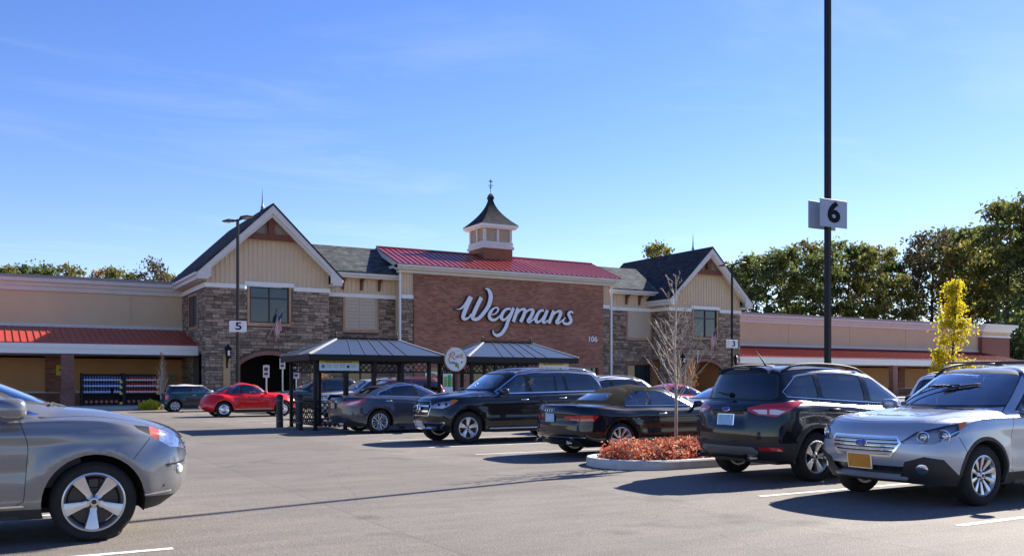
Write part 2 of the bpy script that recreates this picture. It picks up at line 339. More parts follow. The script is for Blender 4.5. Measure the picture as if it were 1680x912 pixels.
def window_unit(parent, x0, x1, z0, z1, y, trans=None, frame=.07, cols=2):
    fr = MB(); fr.box(x0, x1, y-.05, y+.06, z0, z0+frame).box(x0, x1, y-.05, y+.06, z1-frame, z1).box(x0, x0+frame, y-.05, y+.06, z0+frame, z1-frame).box(x1-frame, x1, y-.05, y+.06, z0+frame, z1-frame)
    for k in range(1, cols):
        xm = x0+(x1-x0)*k/cols; fr.box(xm-frame/2, xm+frame/2, y-.045, y+.05, z0+frame, z1-frame)
    zt = trans if trans else None
    if zt:
        for k in range(cols):
            a = x0+(x1-x0)*k/cols+(frame if k == 0 else frame/2); b = x0+(x1-x0)*(k+1)/cols-(frame if k == cols-1 else frame/2)
            fr.box(a, b, y-.04, y+.05, zt-frame/2, zt+frame/2)
    f = P(fr, 'window', M_FRAME, parent)
    for k in range(cols):
        a = x0+(x1-x0)*k/cols+frame/2; b = x0+(x1-x0)*(k+1)/cols-frame/2
        for c, d in (((z0+.02, zt), (zt, z1-.02)) if zt else ((z0+.02, z1-.02),)):
            t = rnd.uniform(-.004, .004)
            MB().add([(a,y+.02+t,c),(b,y+.02-t,c),(b,y+.025-t,d),(a,y+.025+t,d)], [(0,1,2,3)]).build('pane', M_WGLASS, f)
    return f
def arc(cx, zc, r, a0, a1, n): return [(cx+r*math.cos(R(a0+(a1-a0)*i/n)), zc+r*math.sin(R(a0+(a1-a0)*i/n))) for i in range(n+1)]
def gable_block(x0, seed):
    W = 7.45; x1 = x0+W; xc = x0+W/2; ax0, ax1, az = xc-1.76, xc+1.76, 2.55; wx0, wx1, wz0, wz1 = xc-1.2, xc+1.2, 5.1, 7.28
    back = 66.0
    ws = MB()
    for r in wall_rects(x0, x1, 0, 7.1, [(ax0, ax1, 0, 3.5), (wx0-.13, wx1+.13, wz0-.22, 7.1)]): ws.box(r[0], r[1], GY, GY+.3, r[2], r[3])
    cz = 2.55-2.2; rad = math.hypot(1.76, 2.2)                                   # shallow arch
    a0 = math.degrees(math.atan2(2.2, 1.76)); ar = arc(xc, cz, rad, 180-a0, a0, 14)
    ar = [(p[0], min(p[1], 3.5)) for p in ar]
    for (p, q) in zip(ar, ar[1:]): ws.prism([p, q, (q[0], 3.52), (p[0], 3.52)], GY, GY+.3)
    for sx in (x0, x1-.3): ws.box(sx, sx+.3, GY+.3, back, 3.2 if sx == x0 else 0, 7.1)
    ws.box(x0, x0+.3, GY+.3, GY+1.3, 0, 3.2); ws.box(x0, x0+.3, GY+3.6, back, 0, 3.2)
    wall = P(ws, 'stone_wall', M_MORT)
    blk = [(ax0-.24, ax1+.24, 0, 2.62), (wx0-.14, wx1+.14, wz0-.24, 7.2)]
    n = 10
    for (p, q) in zip(ar, ar[1:]): blk.append((min(p[0], q[0])-.05, max(p[0], q[0])+.05, 0, max(p[1], q[1])+.27))
    stones(wall, lambda u, d, z: (u, GY+d, z), x0-.03, x1+.03, 0, 7.1, blk, seed)
    stones(wall, lambda u, d, z: (x0+d, u, z), GY, 62.6, 0, 7.1, [(GY+1.1, GY+3.8, 0, 3.25), (57.5, 60.3, 4.75, 7.1)], seed+1)
    # arch of brick
    for (p, q) in zip(ar, ar[1:]):
        f = lambda t, k: (xc+(t[0]-xc)*(1+k/rad), cz+(t[1]-cz)*(1+k/rad))
        P(MB().prism([p, q, f(q, .24), f(p, .24)], GY-.075, GY+.33), 'arch_brick', M_ARCHB, wall)
    for sx in (ax0-.22, ax1): P(MB().box(sx, sx+.22, GY-.07, GY+.33, 0, 2.56), 'jamb', M_ARCHB, wall)
    # vestibule behind the arch
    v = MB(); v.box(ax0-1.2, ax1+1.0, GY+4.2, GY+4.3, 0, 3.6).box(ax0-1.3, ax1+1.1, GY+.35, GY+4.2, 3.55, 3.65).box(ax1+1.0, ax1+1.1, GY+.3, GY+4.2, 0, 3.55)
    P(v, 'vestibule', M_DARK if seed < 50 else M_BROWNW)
    # brick surround and window
    sr = MB().box(wx0-.13, wx0, GY-.05, GY+.1, wz0-.2, 7.3).box(wx1, wx1+.13, GY-.05, GY+.1, wz0-.2, 7.3).box(wx0, wx1, GY-.06, GY+.1, wz0-.2, wz0)
    P(sr, 'window_surround', M_BUFF)
    window_unit(wall, wx0, wx1, wz0, wz1, GY+.05, trans=wz0+1.5)
    # side window
    P(MB().box(x0-.06, x0+.1, 57.5, 57.65, 4.75, 7.0).box(x0-.06, x0+.1, 60.15, 60.3, 4.75, 7.0).box(x0-.06, x0+.1, 57.65, 60.15, 4.75, 4.95).box(x0-.06, x0+.1, 57.65, 60.15, 6.85, 7.0), 'window_surround', M_BUFF)
    sw_ = P(MB().box(x0-.03, x0+.05, 57.65, 57.73, 4.95, 6.85).box(x0-.03, x0+.05, 60.07, 60.15, 4.95, 6.85).box(x0-.03, x0+.05, 58.86, 58.94, 4.95, 6.85).box(x0-.03, x0+.05, 57.73, 60.07, 4.95, 5.03).box(x0-.03, x0+.05, 57.73, 60.07, 6.77, 6.85), 'window', M_FRAME, wall)
    for k in (57.73, 58.94): MB().add([(x0+.004,k,5),(x0+.004,k+1.13,5),(x0+.004,k+1.13,6.8),(x0+.004,k,6.8)], [(0,1,2,3)]).build('pane', M_WGLASS, sw_)
    # white band, dropping round the window head
    P(MB().box(x0-.08, wx0-.3, GY-.1, GY+.1, 7.1, 7.36).box(wx1+.3, x1+.08, GY-.1, GY+.1, 7.1, 7.36).box(wx0-.3, wx1+.3, GY-.12, GY+.1, 7.30, 7.56).box(x0-.1, x0+.1, GY+.1, 63, 7.1, 7.36).box(x1-.1, x1+.1, GY+.1, 63, 7.1, 7.36), 'band_course', M_WHITE2)
    # gable siding with battens
    pk, ev, oh = 12.25, 8.02, .62
    sl = (pk-ev)/(W/2+oh)                                                         # roof slope
    zr = lambda x: pk-.42-abs(x-xc)*sl
    sd_ = MB().prism([(x0, 7.35), (x1, 7.35), (x1, zr(x1)+.1), (xc, zr(xc)+.1), (x0, zr(x0)+.1)], GY+.02, GY+.22)
    for sx in (x0+.02, x1-.22): sd_.box(sx, sx+.2, GY+.22, 63, 7.35, 8.1)
    sid = P(sd_, 'gable_siding', M_TAN)
    nb_ = 27
    for i in range(nb_+1):
        x = x0+.03+(W-.06)*i/nb_
        zt = zr(x)-.02
        P(MB().box(x-.022, x+.022, GY-.02, GY+.02, 7.37 if abs(x-xc) > 1.55 else 7.57, min(zt, 10.3)), 'batten', M_TAN, sid)
    # roof slabs, rake boards, eaves
    fy = GY-.85
    for sg in (-1, 1):
        xe = xc+sg*(W/2+oh); a = (xc, pk); b = (xe, ev)
        P(MB().prism([a, b, (xe, ev-.12), (xc, pk-.14)], fy-.04, back), 'gable_roof', M_SHING_SHADE)
        P(MB().prism([(xc, pk-.142), (xe, ev-.122), (xe-sg*.02, ev-.40), (xc, pk-.62)], fy, fy+.12), 'rake_board', M_WHITE)
        P(MB().prism([(xc, pk-.58), (xe-sg*.42, ev-.02), (xe-sg*.42, ev-.2), (xc, pk-.82)], fy+.12, fy+.34), 'rake_moulding', M_WHITE)
        P(MB().prism([(xc, pk-.15), (xe, ev-.125), (xe-sg*.1, ev-.27), (xc, pk-.3)], fy+.12, GY+.02), 'soffit', M_WHITE)
        # boxed eave along the side
        e = MB(); xs_ = sorted((xe, x0 if sg < 0 else x1)); e.box(xs_[0], xs_[1], fy+.02, back-2, ev-.52, ev-.40)
        f0 = sorted((xe, xe-sg*.06)); e.box(f0[0], f0[1], fy+.02, back-2, ev-.40, ev-.125)
        e.prism([(xe, ev-.40), (xe-sg*.75, ev-.40), (xe-sg*.75, ev+.28)], fy+.005, fy+.11)
        P(e, 'eave_box', M_WHITE)
        P(MB().box(*sorted((xe+sg*.005, xe+sg*.13)), fy+.2, back-2, ev-.28, ev-.13), 'gutter', M_WHITE)
    # timber king post truss
    tz = 10.1; hw = (zr(xc)-tz)/sl
    P(MB().box(xc-hw*.97, xc+hw*.97, fy+.36, fy+.6, tz, tz+.34), 'tie_beam', M_BEAM)
    P(MB().box(xc-.19, xc+.19, fy+.34, fy+.58, tz+.34, pk-.8), 'king_post', M_BEAM)
    P(MB().prism([(xc-hw, tz+.34), (xc+hw, tz+.34), (xc, zr(xc)+.1)], GY-.1, GY-.02), 'gable_panel', M_LOUV)
    # ridge finial
    P(MB().lathe([(.16, 0), (.10, .12), (.13, .2), (.07, .3), (.05, .55), (.012, 1.35), (.001, 1.4)], 10, (xc-.05, GY+1.4, pk-.1)), 'finial', mat('zinc', (.25, .24, .25), .35, metal=.8), smooth=True)
    return xc, wall
xcL, wallL = gable_block(11.11, 11)
xcR, wallR = gable_block(46.0, 61)
# ---------------- middle bays with the shingle roofs
MY = 57.2
def mid_bay(x0, x1, seed, wc):
    wx0, wx1 = wc-1.1, wc+1.1
    ws = MB()
    for r in wall_rects(x0, x1, 0, 7.1, [(wx0-.15, wx1+.15, 4.8, 7.1), (wx0, wx1, 0.9, 2.9)]): ws.box(r[0], r[1], MY, MY+.3, r[2], r[3])
    wall = P(ws, 'stone_wall', M_MORT)
    stones(wall, lambda u, d, z: (u, MY+d, z), x0, x1, 0, 7.1, [(wx0-.16, wx1+.16, 4.78, 7.2), (wx0-.2, wx1+.2, .7, 3.15)], seed)
    P(MB().box(wx0-.15, wx0, MY-.05, MY+.1, 4.8, 7.1).box(wx1, wx1+.15, MY-.05, MY+.1, 4.8, 7.1).box(wx0, wx1, MY-.05, MY+.1, 4.8, 5.0), 'window_surround', M_BUFF)
    sh = P(MB().box(wx0, wx1, MY+.03, MY+.12, 5.0, 7.1).box(wc-.07, wc+.07, MY-.03, MY+.03, 5.0, 7.1).box(wx0, wx0+.07, MY-.03, MY+.03, 5.0, 7.1).box(wx1-.07, wx1, MY-.03, MY+.03, 5.0, 7.1).box(wx0+.07, wx1-.07, MY-.025, MY+.03, 5.0, 5.08), 'louver_panel', M_LOUV)
    for i in range(9):
        for a, b in ((wx0+.075, wc-.075), (wc+.075, wx1-.075)):
            z = 5.1+i*.22; P(MB().add([(a,MY-.015,z),(b,MY-.015,z),(b,MY-.015,z+.03),(a,MY-.015,z+.03),(a,MY+.03,z+.215),(b,MY+.03,z+.215)], [(0,1,2,3),(3,2,5,4)]), 'louver_slat', M_LOUV, sh, fix=False)
    P(MB().box(wx0-.2, wx1+.2, MY-.06, MY+.12, 2.9, 3.15).box(wx0-.2, wx0, MY-.05, MY+.12, .7, 2.9).box(wx1, wx1+.2, MY-.05, MY+.12, .7, 2.9).box(wx0, wx1, MY-.05, MY+.12, .7, .9), 'window_surround', M_ARCHB)
    window_unit(wall, wx0, wx1, .9, 2.9, MY+.1)
    P(MB().box(x0, x1, MY-.09, MY+.1, 7.1, 7.36), 'band_course', M_WHITE2)
    sd_ = P(MB().box(x0, x1, MY+.02, MY+.2, 7.36, 8.6), 'siding', M_TAN)
    n = int((x1-x0)/.28)
    for i in range(n+1):
        x = x0+.05+(x1-x0-.1)*i/n; P(MB().box(x-.022, x+.022, MY-.02, MY+.02, 7.37, 8.35), 'batten', M_TAN, sd_)
    for k in (-1.27, 0, 1.27):
        P(MB().prism([(MY-.02, 8.34), (MY-.5, 8.34), (MY-.5, 8.22), (MY-.22, 8.1), (MY-.12, 7.62), (MY-.02, 7.58)], wc+k-.07, wc+k+.07, 'yz'), 'bracket', M_BEAM)
    P(MB().box(x0, x1, MY-.62, MY+.02, 8.34, 8.52).box(x0, x1, MY-.66, MY-.6, 8.44, 8.68).box(x0, x1, MY-.78, MY-.66, 8.50, 8.64), 'eave_fascia', M_WHITE)
    P(MB().prism([(MY-.74, 8.66), (MY-.74, 8.74), (59.4, 10.76), (63, 9.4), (63, 9.2), (59.4, 10.6)], x0, x1, 'yz'), 'shingle_roof', M_SHING)
mid_bay(18.57, 23.9, 21, 21.45); mid_bay(41.0, 45.99, 41, 44.6)
# ---------------- centre block with the brick sign wall
CY = 56.2; CX0, CX1 = 23.9, 41.0
BX0, BX1 = 24.78, 40.3
bw = MB()
for r in wall_rects(BX0, BX1, 0, 8.8, [(25.5, 28.0, .3, 2.5), (38.2, 39.9, 0, 2.6), (29.2, 36.8, .3, 2.5)]): bw.box(r[0], r[1], CY-.18, CY+.2, r[2], r[3])
brick_wall = P(bw, 'brick_wall', M_BRICK)
P(MB().box(BX0-.01, BX1+.01, CY-.21, CY-.181, 3.42, 3.5), 'belt_course', M_BRICK)
P(MB().box(25.5, 28.0, CY, CY+.1, .3, 2.5).box(29.2, 36.8, CY, CY+.1, .3, 2.5).box(38.2, 39.9, CY+.05, CY+.15, 0, 2.6), 'storefront_glass', M_WGLASS)
for sx0, sx1, sd0 in ((CX0, BX0, 71), (BX1, CX1, 73)):
    w = P(MB().box(sx0, sx1, CY, CY+.3, 0, 7.1), 'stone_wall', M_MORT); stones(w, lambda u, d, z: (u, CY+d, z), sx0, sx1, 0, 7.1, [], sd0)
    P(MB().box(sx0, sx1, CY-.09, CY+.1, 7.1, 7.36), 'band_course', M_WHITE2)
    s_ = P(MB().box(sx0, sx1, CY+.02, CY+.2, 7.36, 8.8), 'siding', M_TAN)
    for i in range(5): x = sx0+.03+(sx1-sx0-.06)*i/4; P(MB().box(x-.022, x+.022, CY-.02, CY+.02, 7.37, 8.78), 'batten', M_TAN, s_)
P(MB().box(CX0, CX0+.2, CY+.3, 59, 0, 8.8).box(CX1-.2, CX1, CY+.3, 59, 0, 8.8), 'return_wall', M_TAN)
P(MB().box(CX0-.3, CX1+.3, CY-.3, CY+.1, 8.8, 9.0).box(CX0-.45, CX1+.45, CY-.62, CY+.1, 9.0, 9.1).box(CX0-.5, CX1+.5, CY-.66, CY-.6, 9.1, 9.3).box(CX0-.5, CX0-.44, CY-.6, 59.3, 9.1, 9.3).box(CX1+.44, CX1+.5, CY-.6, 59.3, 9.1, 9.3), 'eave_cornice', M_WHITE)
P(MB().box(CX0-.55, CX1+.55, CY-.8, CY-.66, 9.14, 9.28), 'gutter', M_WHITE)
ry0, rz0, ry1, rz1 = CY-.76, 9.3, 59.3, 10.82
roof = P(MB().prism([(ry0, rz0), (ry0, rz0+.05), (ry1, rz1+.05), (ry1+3.5, rz0), (ry1+3.5, rz0-.05), (ry1, rz1)], CX0-.55, CX1+.55, 'yz'), 'metal_roof', M_RED)
for q0 in (CX0-.5, CX1+.44): P(MB().prism([(ry0, rz0-.02), (ry1, rz1-.02), (ry1, rz1-.4), (ry0+.2, rz0-.3)], q0, q0+.06, 'yz'), 'rake_board', M_WHITE)
nse = 42
for i in range(nse+1):
    x = CX0-.53+(CX1-CX0+1.06)*i/nse; P(MB().prism([(ry0+.01, rz0+.05), (ry0+.01, rz0+.105), (ry1, rz1+.105), (ry1, rz1+.05)], x-.018, x+.018, 'yz'), 'roof_seam', M_RED, roof)
P(MB().tube([(CX0-.55, ry1, rz1+.09), (CX1+.55, ry1, rz1+.09)], .07, 6), 'ridge_cap', M_RED, roof)
for x in (CX0-.12, CX1+.12): P(MB().box(x-.06, x+.06, CY-.16, CY-.04, .3, 9.0).box(x-.05, x+.05, CY-.75, CY-.05, 9.02, 9.12), 'downspout', M_WHITE2)
# ---------------- cupola
cx, cy, hw = 32.5, 59.5, 1.2
M_CUPB = mat('copper_brown_paint', (.24, .09, .04), .7, var=.06)
P(MB().box(cx-hw, cx+hw, cy-hw, cy+hw, 9.6, 11.3), 'cupola_base', M_CUPB)
cb_ = MB().box(cx-hw-.1, cx+hw+.1, cy-hw-.1, cy+hw+.1, 11.3, 11.5).box(cx-hw-.03, cx+hw+.03, cy-hw-.03, cy+hw+.03, 11.5, 11.82)
for sx in (-1, 1):
    for sy in (-1, 1): cb_.box(*sorted((cx+sx*hw*.98, cx+sx*hw*.82)), *sorted((cy+sy*hw*.98, cy+sy*hw*.82)), 11.82, 12.75)
    cb_.box(*sorted((cx+sx*hw*.97, cx+sx*hw*.85)), cy-.1, cy+.1, 11.82, 12.75).box(cx-.1, cx+.1, *sorted((cy+sx*hw*.97, cy+sx*hw*.85)), 11.82, 12.75)
cup = P(cb_, 'cupola', M_WHITE)
P(MB().box(cx-hw*.86, cx+hw*.86, cy-hw*.86, cy+hw*.86, 11.8, 12.75), 'cupola_core', M_LOUV)
for i in range(7):
    z = 11.88+i*.12
    P(MB().box(cx-hw*.8, cx+hw*.8, cy-hw*.93, cy-hw*.86, z, z+.05).box(cx-hw*.93, cx-hw*.86, cy-hw*.8, cy+hw*.8, z, z+.05), 'louver_slat', M_LOUV, cup)
P(MB().box(cx-hw-.2, cx+hw+.2, cy-hw-.2, cy+hw+.2, 12.75, 12.86).box(cx-hw-.32, cx+hw+.32, cy-hw-.32, cy+hw+.32, 12.86, 13.06), 'cupola_cornice', M_WHITE2)
def sqlathe(prof):
    vs = []; fs = []
    for (r, z) in prof: vs += [(cx-r,cy-r,z),(cx+r,cy-r,z),(cx+r,cy+r,z),(cx-r,cy+r,z)]
    for i in range(len(prof)-1):
        for k in range(4): fs.append((i*4+k, i*4+(k+1)%4, i*4+4+(k+1)%4, i*4+4+k))
    return MB().add(vs, fs)
H0 = 13.06; pr = [(1.56, H0)]
for i in range(1, 13): t = i/12; pr.append((1.56*(1-t)**1.75*(1-.1*t)+.13*t, H0+2.3*t))
P(sqlathe(pr), 'cupola_roof', shingle_mat('cupola_slate', (.03, .033, .04)))
P(sqlathe([(.21, H0+2.08), (.17, H0+2.3), (.09, H0+2.46), (.02, H0+2.54)]), 'roof_cap', M_BLKMET)
P(MB().tube([(cx, cy, H0+2.6), (cx, cy, H0+3.6)], .022, 6).lathe([(.001, 0), (.09, .09), (.001, .18)], 10, (cx, cy, H0+2.86)).lathe([(.001, 0), (.05, .05), (.001, .1)], 8, (cx, cy, H0+3.25)).box(cx-.22, cx+.22, cy-.015, cy+.015, H0+3.08, H0+3.11).box(cx-.015, cx+.015, cy-.22, cy+.22, H0+3.12, H0+3.15).prism([(cx-.2, H0+3.4), (cx+.12, H0+3.36), (cx+.2, H0+3.46), (cx-.05, H0+3.47)], cy-.01, cy+.01), 'weathervane', M_BLKMET)
# ---------------- wings with arcade canopies
WY, AY = 62.6, 57.6
def wing(x0, x1, cols, seam_parts, seam):
    up = MB().box(x0, x1, WY, WY+.4, 3.0, 7.12)
    w = P(up, 'upper_wall', M_STUC)
    P(MB().box(x0, x1, WY-.12, WY+.4, 7.1, 7.38).box(x0, x1, WY-.22, WY+.4, 7.38, 7.62).box(x0, x1, WY-.42, WY+.4, 7.62, 7.86), 'cornice', M_WHITE)
    P(MB().box(x0, x1, WY-.47, WY+.45, 7.86, 8.02), 'coping', mat('grey_coping', (.26, .26, .27), .5))
    P(MB().box(x0, x1, WY-.1, WY, 4.9, 5.1), 'roof_flashing', M_WHITE)
    n = max(2, int((x1-x0)/7.5))
    for i in range(n):
        xx = x0+(x1-x0)*(i+.55)/n
        P(MB().box(xx, xx+.55, WY-.035, WY, 5.1, 7.1), 'stucco_pilaster', M_STUC, w)
    zt, zb = 4.9, 3.76
    rf = P(MB().prism([(AY-.25, zb), (AY-.25, zb-.06), (WY, zt-.08), (WY, zt)], x0, x1, 'yz'), 'canopy_roof', M_RED_LIT)
    k = int((x1-x0)/seam); join = MB()
    for i in range(k+1):
        x = x0+.02+(x1-x0-.04)*i/k; mb = MB().prism([(AY-.24, zb), (AY-.24, zb+.05), (WY-.01, zt+.05), (WY-.01, zt)], x-.018, x+.018, 'yz')
        if seam_parts: P(mb, 'roof_seam', M_RED_LIT, rf)
        else: join.add(mb.v, mb.f)
    if not seam_parts: tag(P(join, 'roof_seams', M_RED, rf), kind='stuff')
    P(MB().box(x0, x1, AY-.2, AY+.45, 3.14, 3.45).box(x0, x1, AY-.26, AY+.45, 3.45, 3.7), 'canopy_fascia', M_WHITE2)
    P(MB().box(x0, x1, AY+.45, WY, 3.12, 3.2), 'canopy_ceiling', M_LOUV)
    P(MB().box(x0, x1, WY, WY+.3, .95, 3.12), 'arcade_wall', M_BROWNW)
    P(MB().box(x0, x1, WY-.06, WY+.3, .15, .85), 'wall_base', M_BRICK2); P(MB().box(x0, x1, WY-.1, WY+.3, .85, .95), 'base_cap', M_WHITE)
    for c in cols:
        P(MB().box(c-.33, c+.33, AY-.12, AY+.4, 1.0, 3.14).box(c-.37, c+.37, AY-.16, AY+.44, .15, .93).box(c-.39, c+.39, AY-.18, AY+.46, .93, 1.0), 'brick_column', M_BRICK2)
        P(MB().box(c-.9, c+.1, WY-.14, WY, .9, 3.12), 'pilaster', M_BRICK)
wing(-22, 11.1, (-12.1, -4.1, 3.95), True, .36)
wing(53.46, 97, (60, 68, 76, 84, 92), False, .4)
# brown end block of the far wing
M_ENDB = mat('rose_brown_stucco', (.225, .095, .07), .9, var=.06)
P(MB().box(97, 102.2, WY-.5, WY+20, 0, 6.6), 'end_block', M_ENDB); P(MB().box(97, 102.2, WY-.52, WY+20, 6.78, 7.2), 'end_frieze', M_STUC); P(MB().box(96.9, 102.3, WY-.6, WY+20, 6.6, 6.78), 'band_course', M_WHITE2)
P(MB().box(96.9, 102.4, WY-.7, WY+20, 7.2, 7.5).box(96.8, 102.6, WY-.95, WY+20, 7.5, 7.75).box(96.7, 102.8, WY-1.2, WY+20, 7.75, 8.05), 'cornice', M_WHITE2)
# main hall behind everything, so that no sky shows through
P(MB().box(-22, 97, WY+.42, WY+30, 0, 7.6).box(18.6, 46, 59.6, WY+.4, 0, 8.4), 'store_hall', M_STUC)
# ================================================================== wall sign in script letters
LET = {
    'W': [[(27.69,6.54,0.02),(27.95,6.51,0.08),(28.19,6.59,0.15),(28.47,6.83,0.2),(28.72,7.15,0.27),(28.86,7.37,0.29)],[(28.95,7.41,0.33),(28.67,6.84,0.32),(28.38,6.19,0.31),(28.33,5.94,0.29),(28.47,5.85,0.23),(28.75,5.96,0.15),(28.96,6.22,0.13)],[(29.75,7.4,0.32),(29.43,6.82,0.31),(29.12,6.19,0.31),(29.06,5.97,0.29),(29.25,5.86,0.26),(29.56,5.96,0.27),(29.94,6.34,0.29),(30.29,6.8,0.31),(30.46,7.25,0.34),(30.49,7.59,0.33),(30.38,7.86,0.28),(30.22,8.02,0.16),(30.0,8.0,0.04)]],
    'e': [[(30.57,6.22,0.09),(30.89,6.34,0.12),(31.1,6.61,0.15),(30.99,6.74,0.13),(30.73,6.68,0.15),(30.48,6.41,0.25),(30.38,6.13,0.27),(30.51,5.91,0.25),(30.83,5.89,0.2),(31.15,6.1,0.14),(31.41,6.36,0.13)]],
    'g': [[(32.09,6.72,0.18),(31.67,6.63,0.2),(31.41,6.31,0.26),(31.34,6.05,0.28),(31.49,5.9,0.21),(31.73,6.01,0.17),(32.06,6.36,0.14)],[(32.33,6.78,0.26),(32.09,6.25,0.27),(31.89,5.84,0.27),(31.67,5.33,0.28),(31.34,4.92,0.27),(30.96,4.79,0.24),(30.7,4.96,0.15),(30.67,5.21,0.04)]],
    'm': [[(32.71,6.77,0.28),(32.52,6.32,0.28),(32.31,5.79,0.27)],[(32.58,6.32,0.1),(32.91,6.65,0.16),(33.15,6.72,0.22),(33.28,6.61,0.26),(33.15,6.23,0.28),(32.9,5.8,0.28)],[(33.18,6.32,0.1),(33.54,6.65,0.16),(33.85,6.72,0.22),(33.95,6.58,0.27),(33.75,6.19,0.28),(33.54,5.9,0.27),(33.68,5.82,0.17),(33.98,6.03,0.12),(34.18,6.27,0.11)]],
    'a': [[(34.86,6.71,0.18),(34.52,6.63,0.22),(34.25,6.27,0.27),(34.18,5.98,0.29),(34.32,5.84,0.23),(34.59,5.96,0.16),(34.9,6.35,0.13)],[(35.16,6.72,0.27),(34.93,6.24,0.28),(34.79,5.91,0.26),(34.93,5.82,0.17),(35.2,6.01,0.11)]],
    'n': [[(35.72,6.71,0.28),(35.51,6.26,0.28),(35.29,5.78,0.28)],[(35.55,6.26,0.1),(35.89,6.59,0.16),(36.21,6.69,0.22),(36.32,6.57,0.27),(36.14,6.16,0.28),(35.96,5.89,0.27),(36.1,5.81,0.17),(36.45,6.03,0.12),(36.73,6.24,0.1)]],
    's': [[(37.4,6.61,0.15),(37.19,6.7,0.19),(37.01,6.52,0.25),(37.15,6.26,0.27),(37.22,6.02,0.27),(37.01,5.81,0.22),(36.69,5.8,0.21),(36.52,5.94,0.15),(36.69,6.27,0.06)]],
}
def catmull(pts, n=8):
    out = []; m = len(pts)
    for i in range(m-1):
        p0, p1, p2, p3 = pts[max(i-1, 0)], pts[i], pts[i+1], pts[min(i+2, m-1)]
        for k in range(n):
            t = k/n; out.append(tuple(.5*(2*b+(c-a)*t+(2*a-5*b+4*c-d)*t*t+(3*b-a-3*c+d)*t**3) for a, b, c, d in zip(p0, p1, p2, p3)))
    out.append(tuple(pts[-1])); return out
M_SIGNW = mat('sign_white', (.78, .80, .84), .45); M_SIGNB = mat('sign_return_dark', (.03, .03, .04), .5)
wsign = empty('wall_sign', (32.6, CY-.2, 5)); tag(wsign, 'raised white script sign reading Wegmans on the dark brick wall', 'sign')
dep = 0
for ch, strokes in LET.items():
    mb = MB()
    for st in strokes:
        dep += 1; c = catmull(st, 7); L_, R_ = [], []
        for i, (x, z, w) in enumerate(c):
            a, b = c[max(i-1, 0)], c[min(i+1, len(c)-1)]; dx_, dz_ = b[0]-a[0], b[1]-a[1]; l_ = math.hypot(dx_, dz_) or 1
            nx, nz_ = -dz_/l_, dx_/l_; h_ = max(w, .02)/2; L_.append((x+nx*h_, z+nz_*h_)); R_.append((x-nx*h_, z-nz_*h_))
        for bord, f0, f1, mi in ((0, -.235-.002*dep % .03, -.20, 0), (.035, -.205, -.03, 1)):
            y0, y1 = CY-.18+f0, CY-.18+f1; vs = []; fs = []
            for i, (l, r) in enumerate(zip(L_, R_)):
                mx_, mz_ = (l[0]+r[0])/2, (l[1]+r[1])/2; k_ = 1+bord/max(math.hypot(l[0]-mx_, l[1]-mz_), .03)
                if bord == 0: k_ = max(.3, 1-.012/max(math.hypot(l[0]-mx_, l[1]-mz_), .02))
                l2 = (mx_+(l[0]-mx_)*k_, mz_+(l[1]-mz_)*k_); r2 = (mx_+(r[0]-mx_)*k_, mz_+(r[1]-mz_)*k_)
                vs += [(l2[0], y0-.002*(dep % 4), l2[1]), (r2[0], y0-.002*(dep % 4), r2[1]), (r2[0], y1, r2[1]), (l2[0], y1, l2[1])]
            n = len(L_)
            for i in range(n-1):
                a, b = i*4, i*4+4; fs += [(a, a+1, b+1, b), (a+1, a+2, b+2, b+1), (a+3, a, b, b+3)]
            fs += [(0, 3, 2, 1), (n*4-4, n*4-3, n*4-2, n*4-1)]
            mb.add(vs, fs, mi)
    o = mb.build('letter', [M_SIGNW, M_SIGNB], wsign); o.matrix_parent_inverse = Matrix.Translation((-32.6, -CY+.2, -5))
nsign = text_mesh('106', .58, .03, 'house_number', M_SIGNW, None, Matrix.Translation((39.3, CY-.22, 4.72)) @ FRONT, bold=.008)
tag(nsign, 'small white raised street number 106 low on the brick wall', 'sign')
# ================================================================== car builder
def lerp(a, b, t): return tuple(x+(y-x)*t for x, y in zip(a, b))
def spline(pts, n, mirror0=False, mirror1=False, creases=()):
    """centripetal Catmull-Rom through pts, n samples per span"""
    m = len(pts); V = [Vector(p) for p in pts]; out = []
    for i in range(m-1):
        p1, p2 = V[i], V[i+1]
        p0 = V[i-1] if i > 0 and i not in creases else (Vector((V[1].x, -V[1].y, V[1].z)) if i == 0 and mirror0 else None)
        p3 = V[i+2] if i+2 < m and (i+1) not in creases else (Vector((V[-2].x, -V[-2].y, V[-2].z)) if i+2 == m and mirror1 else None)
        d1 = max((p2-p1).length, 1e-5)**.5
        if p0 is None: p0 = p1*2-p2
        if p3 is None: p3 = p2*2-p1
        d0 = max((p1-p0).length, 1e-5)**.5; d2 = max((p3-p2).length, 1e-5)**.5
        m1 = (p2-p1) + ((p1-p0)/d0 - (p2-p0)/(d0+d1))*d1
        m2 = (p2-p1) + ((p3-p2)/d2 - (p3-p1)/(d1+d2))*d1
        for k in range(n):
            t = k/n; t2, t3 = t*t, t*t*t
            out.append(p1*(2*t3-3*t2+1)+m1*(t3-2*t2+t)+p2*(-2*t3+3*t2)+m2*(t3-t2))
    out.append(V[-1]); return out
def hull2(pts):
    pts = sorted(set((round(p[0], 5), round(p[1], 5)) for p in pts))
    def half(ps):
        h = []
        for p in ps:
            while len(h) >= 2 and (h[-1][0]-h[-2][0])*(p[1]-h[-2][1])-(h[-1][1]-h[-2][1])*(p[0]-h[-2][0]) <= 0: h.pop()
            h.append(p)
        return h
    a = half(pts); b = half(pts[::-1]); return a[:-1]+b[:-1]
def chaikin(p, k=1, q=.22):
    for _ in range(k):
        o = []
        for i in range(len(p)):
            a, b = p[i], p[(i+1) % len(p)]; o += [lerp(a, b, q), lerp(a, b, 1-q)]
        p = o
    return p
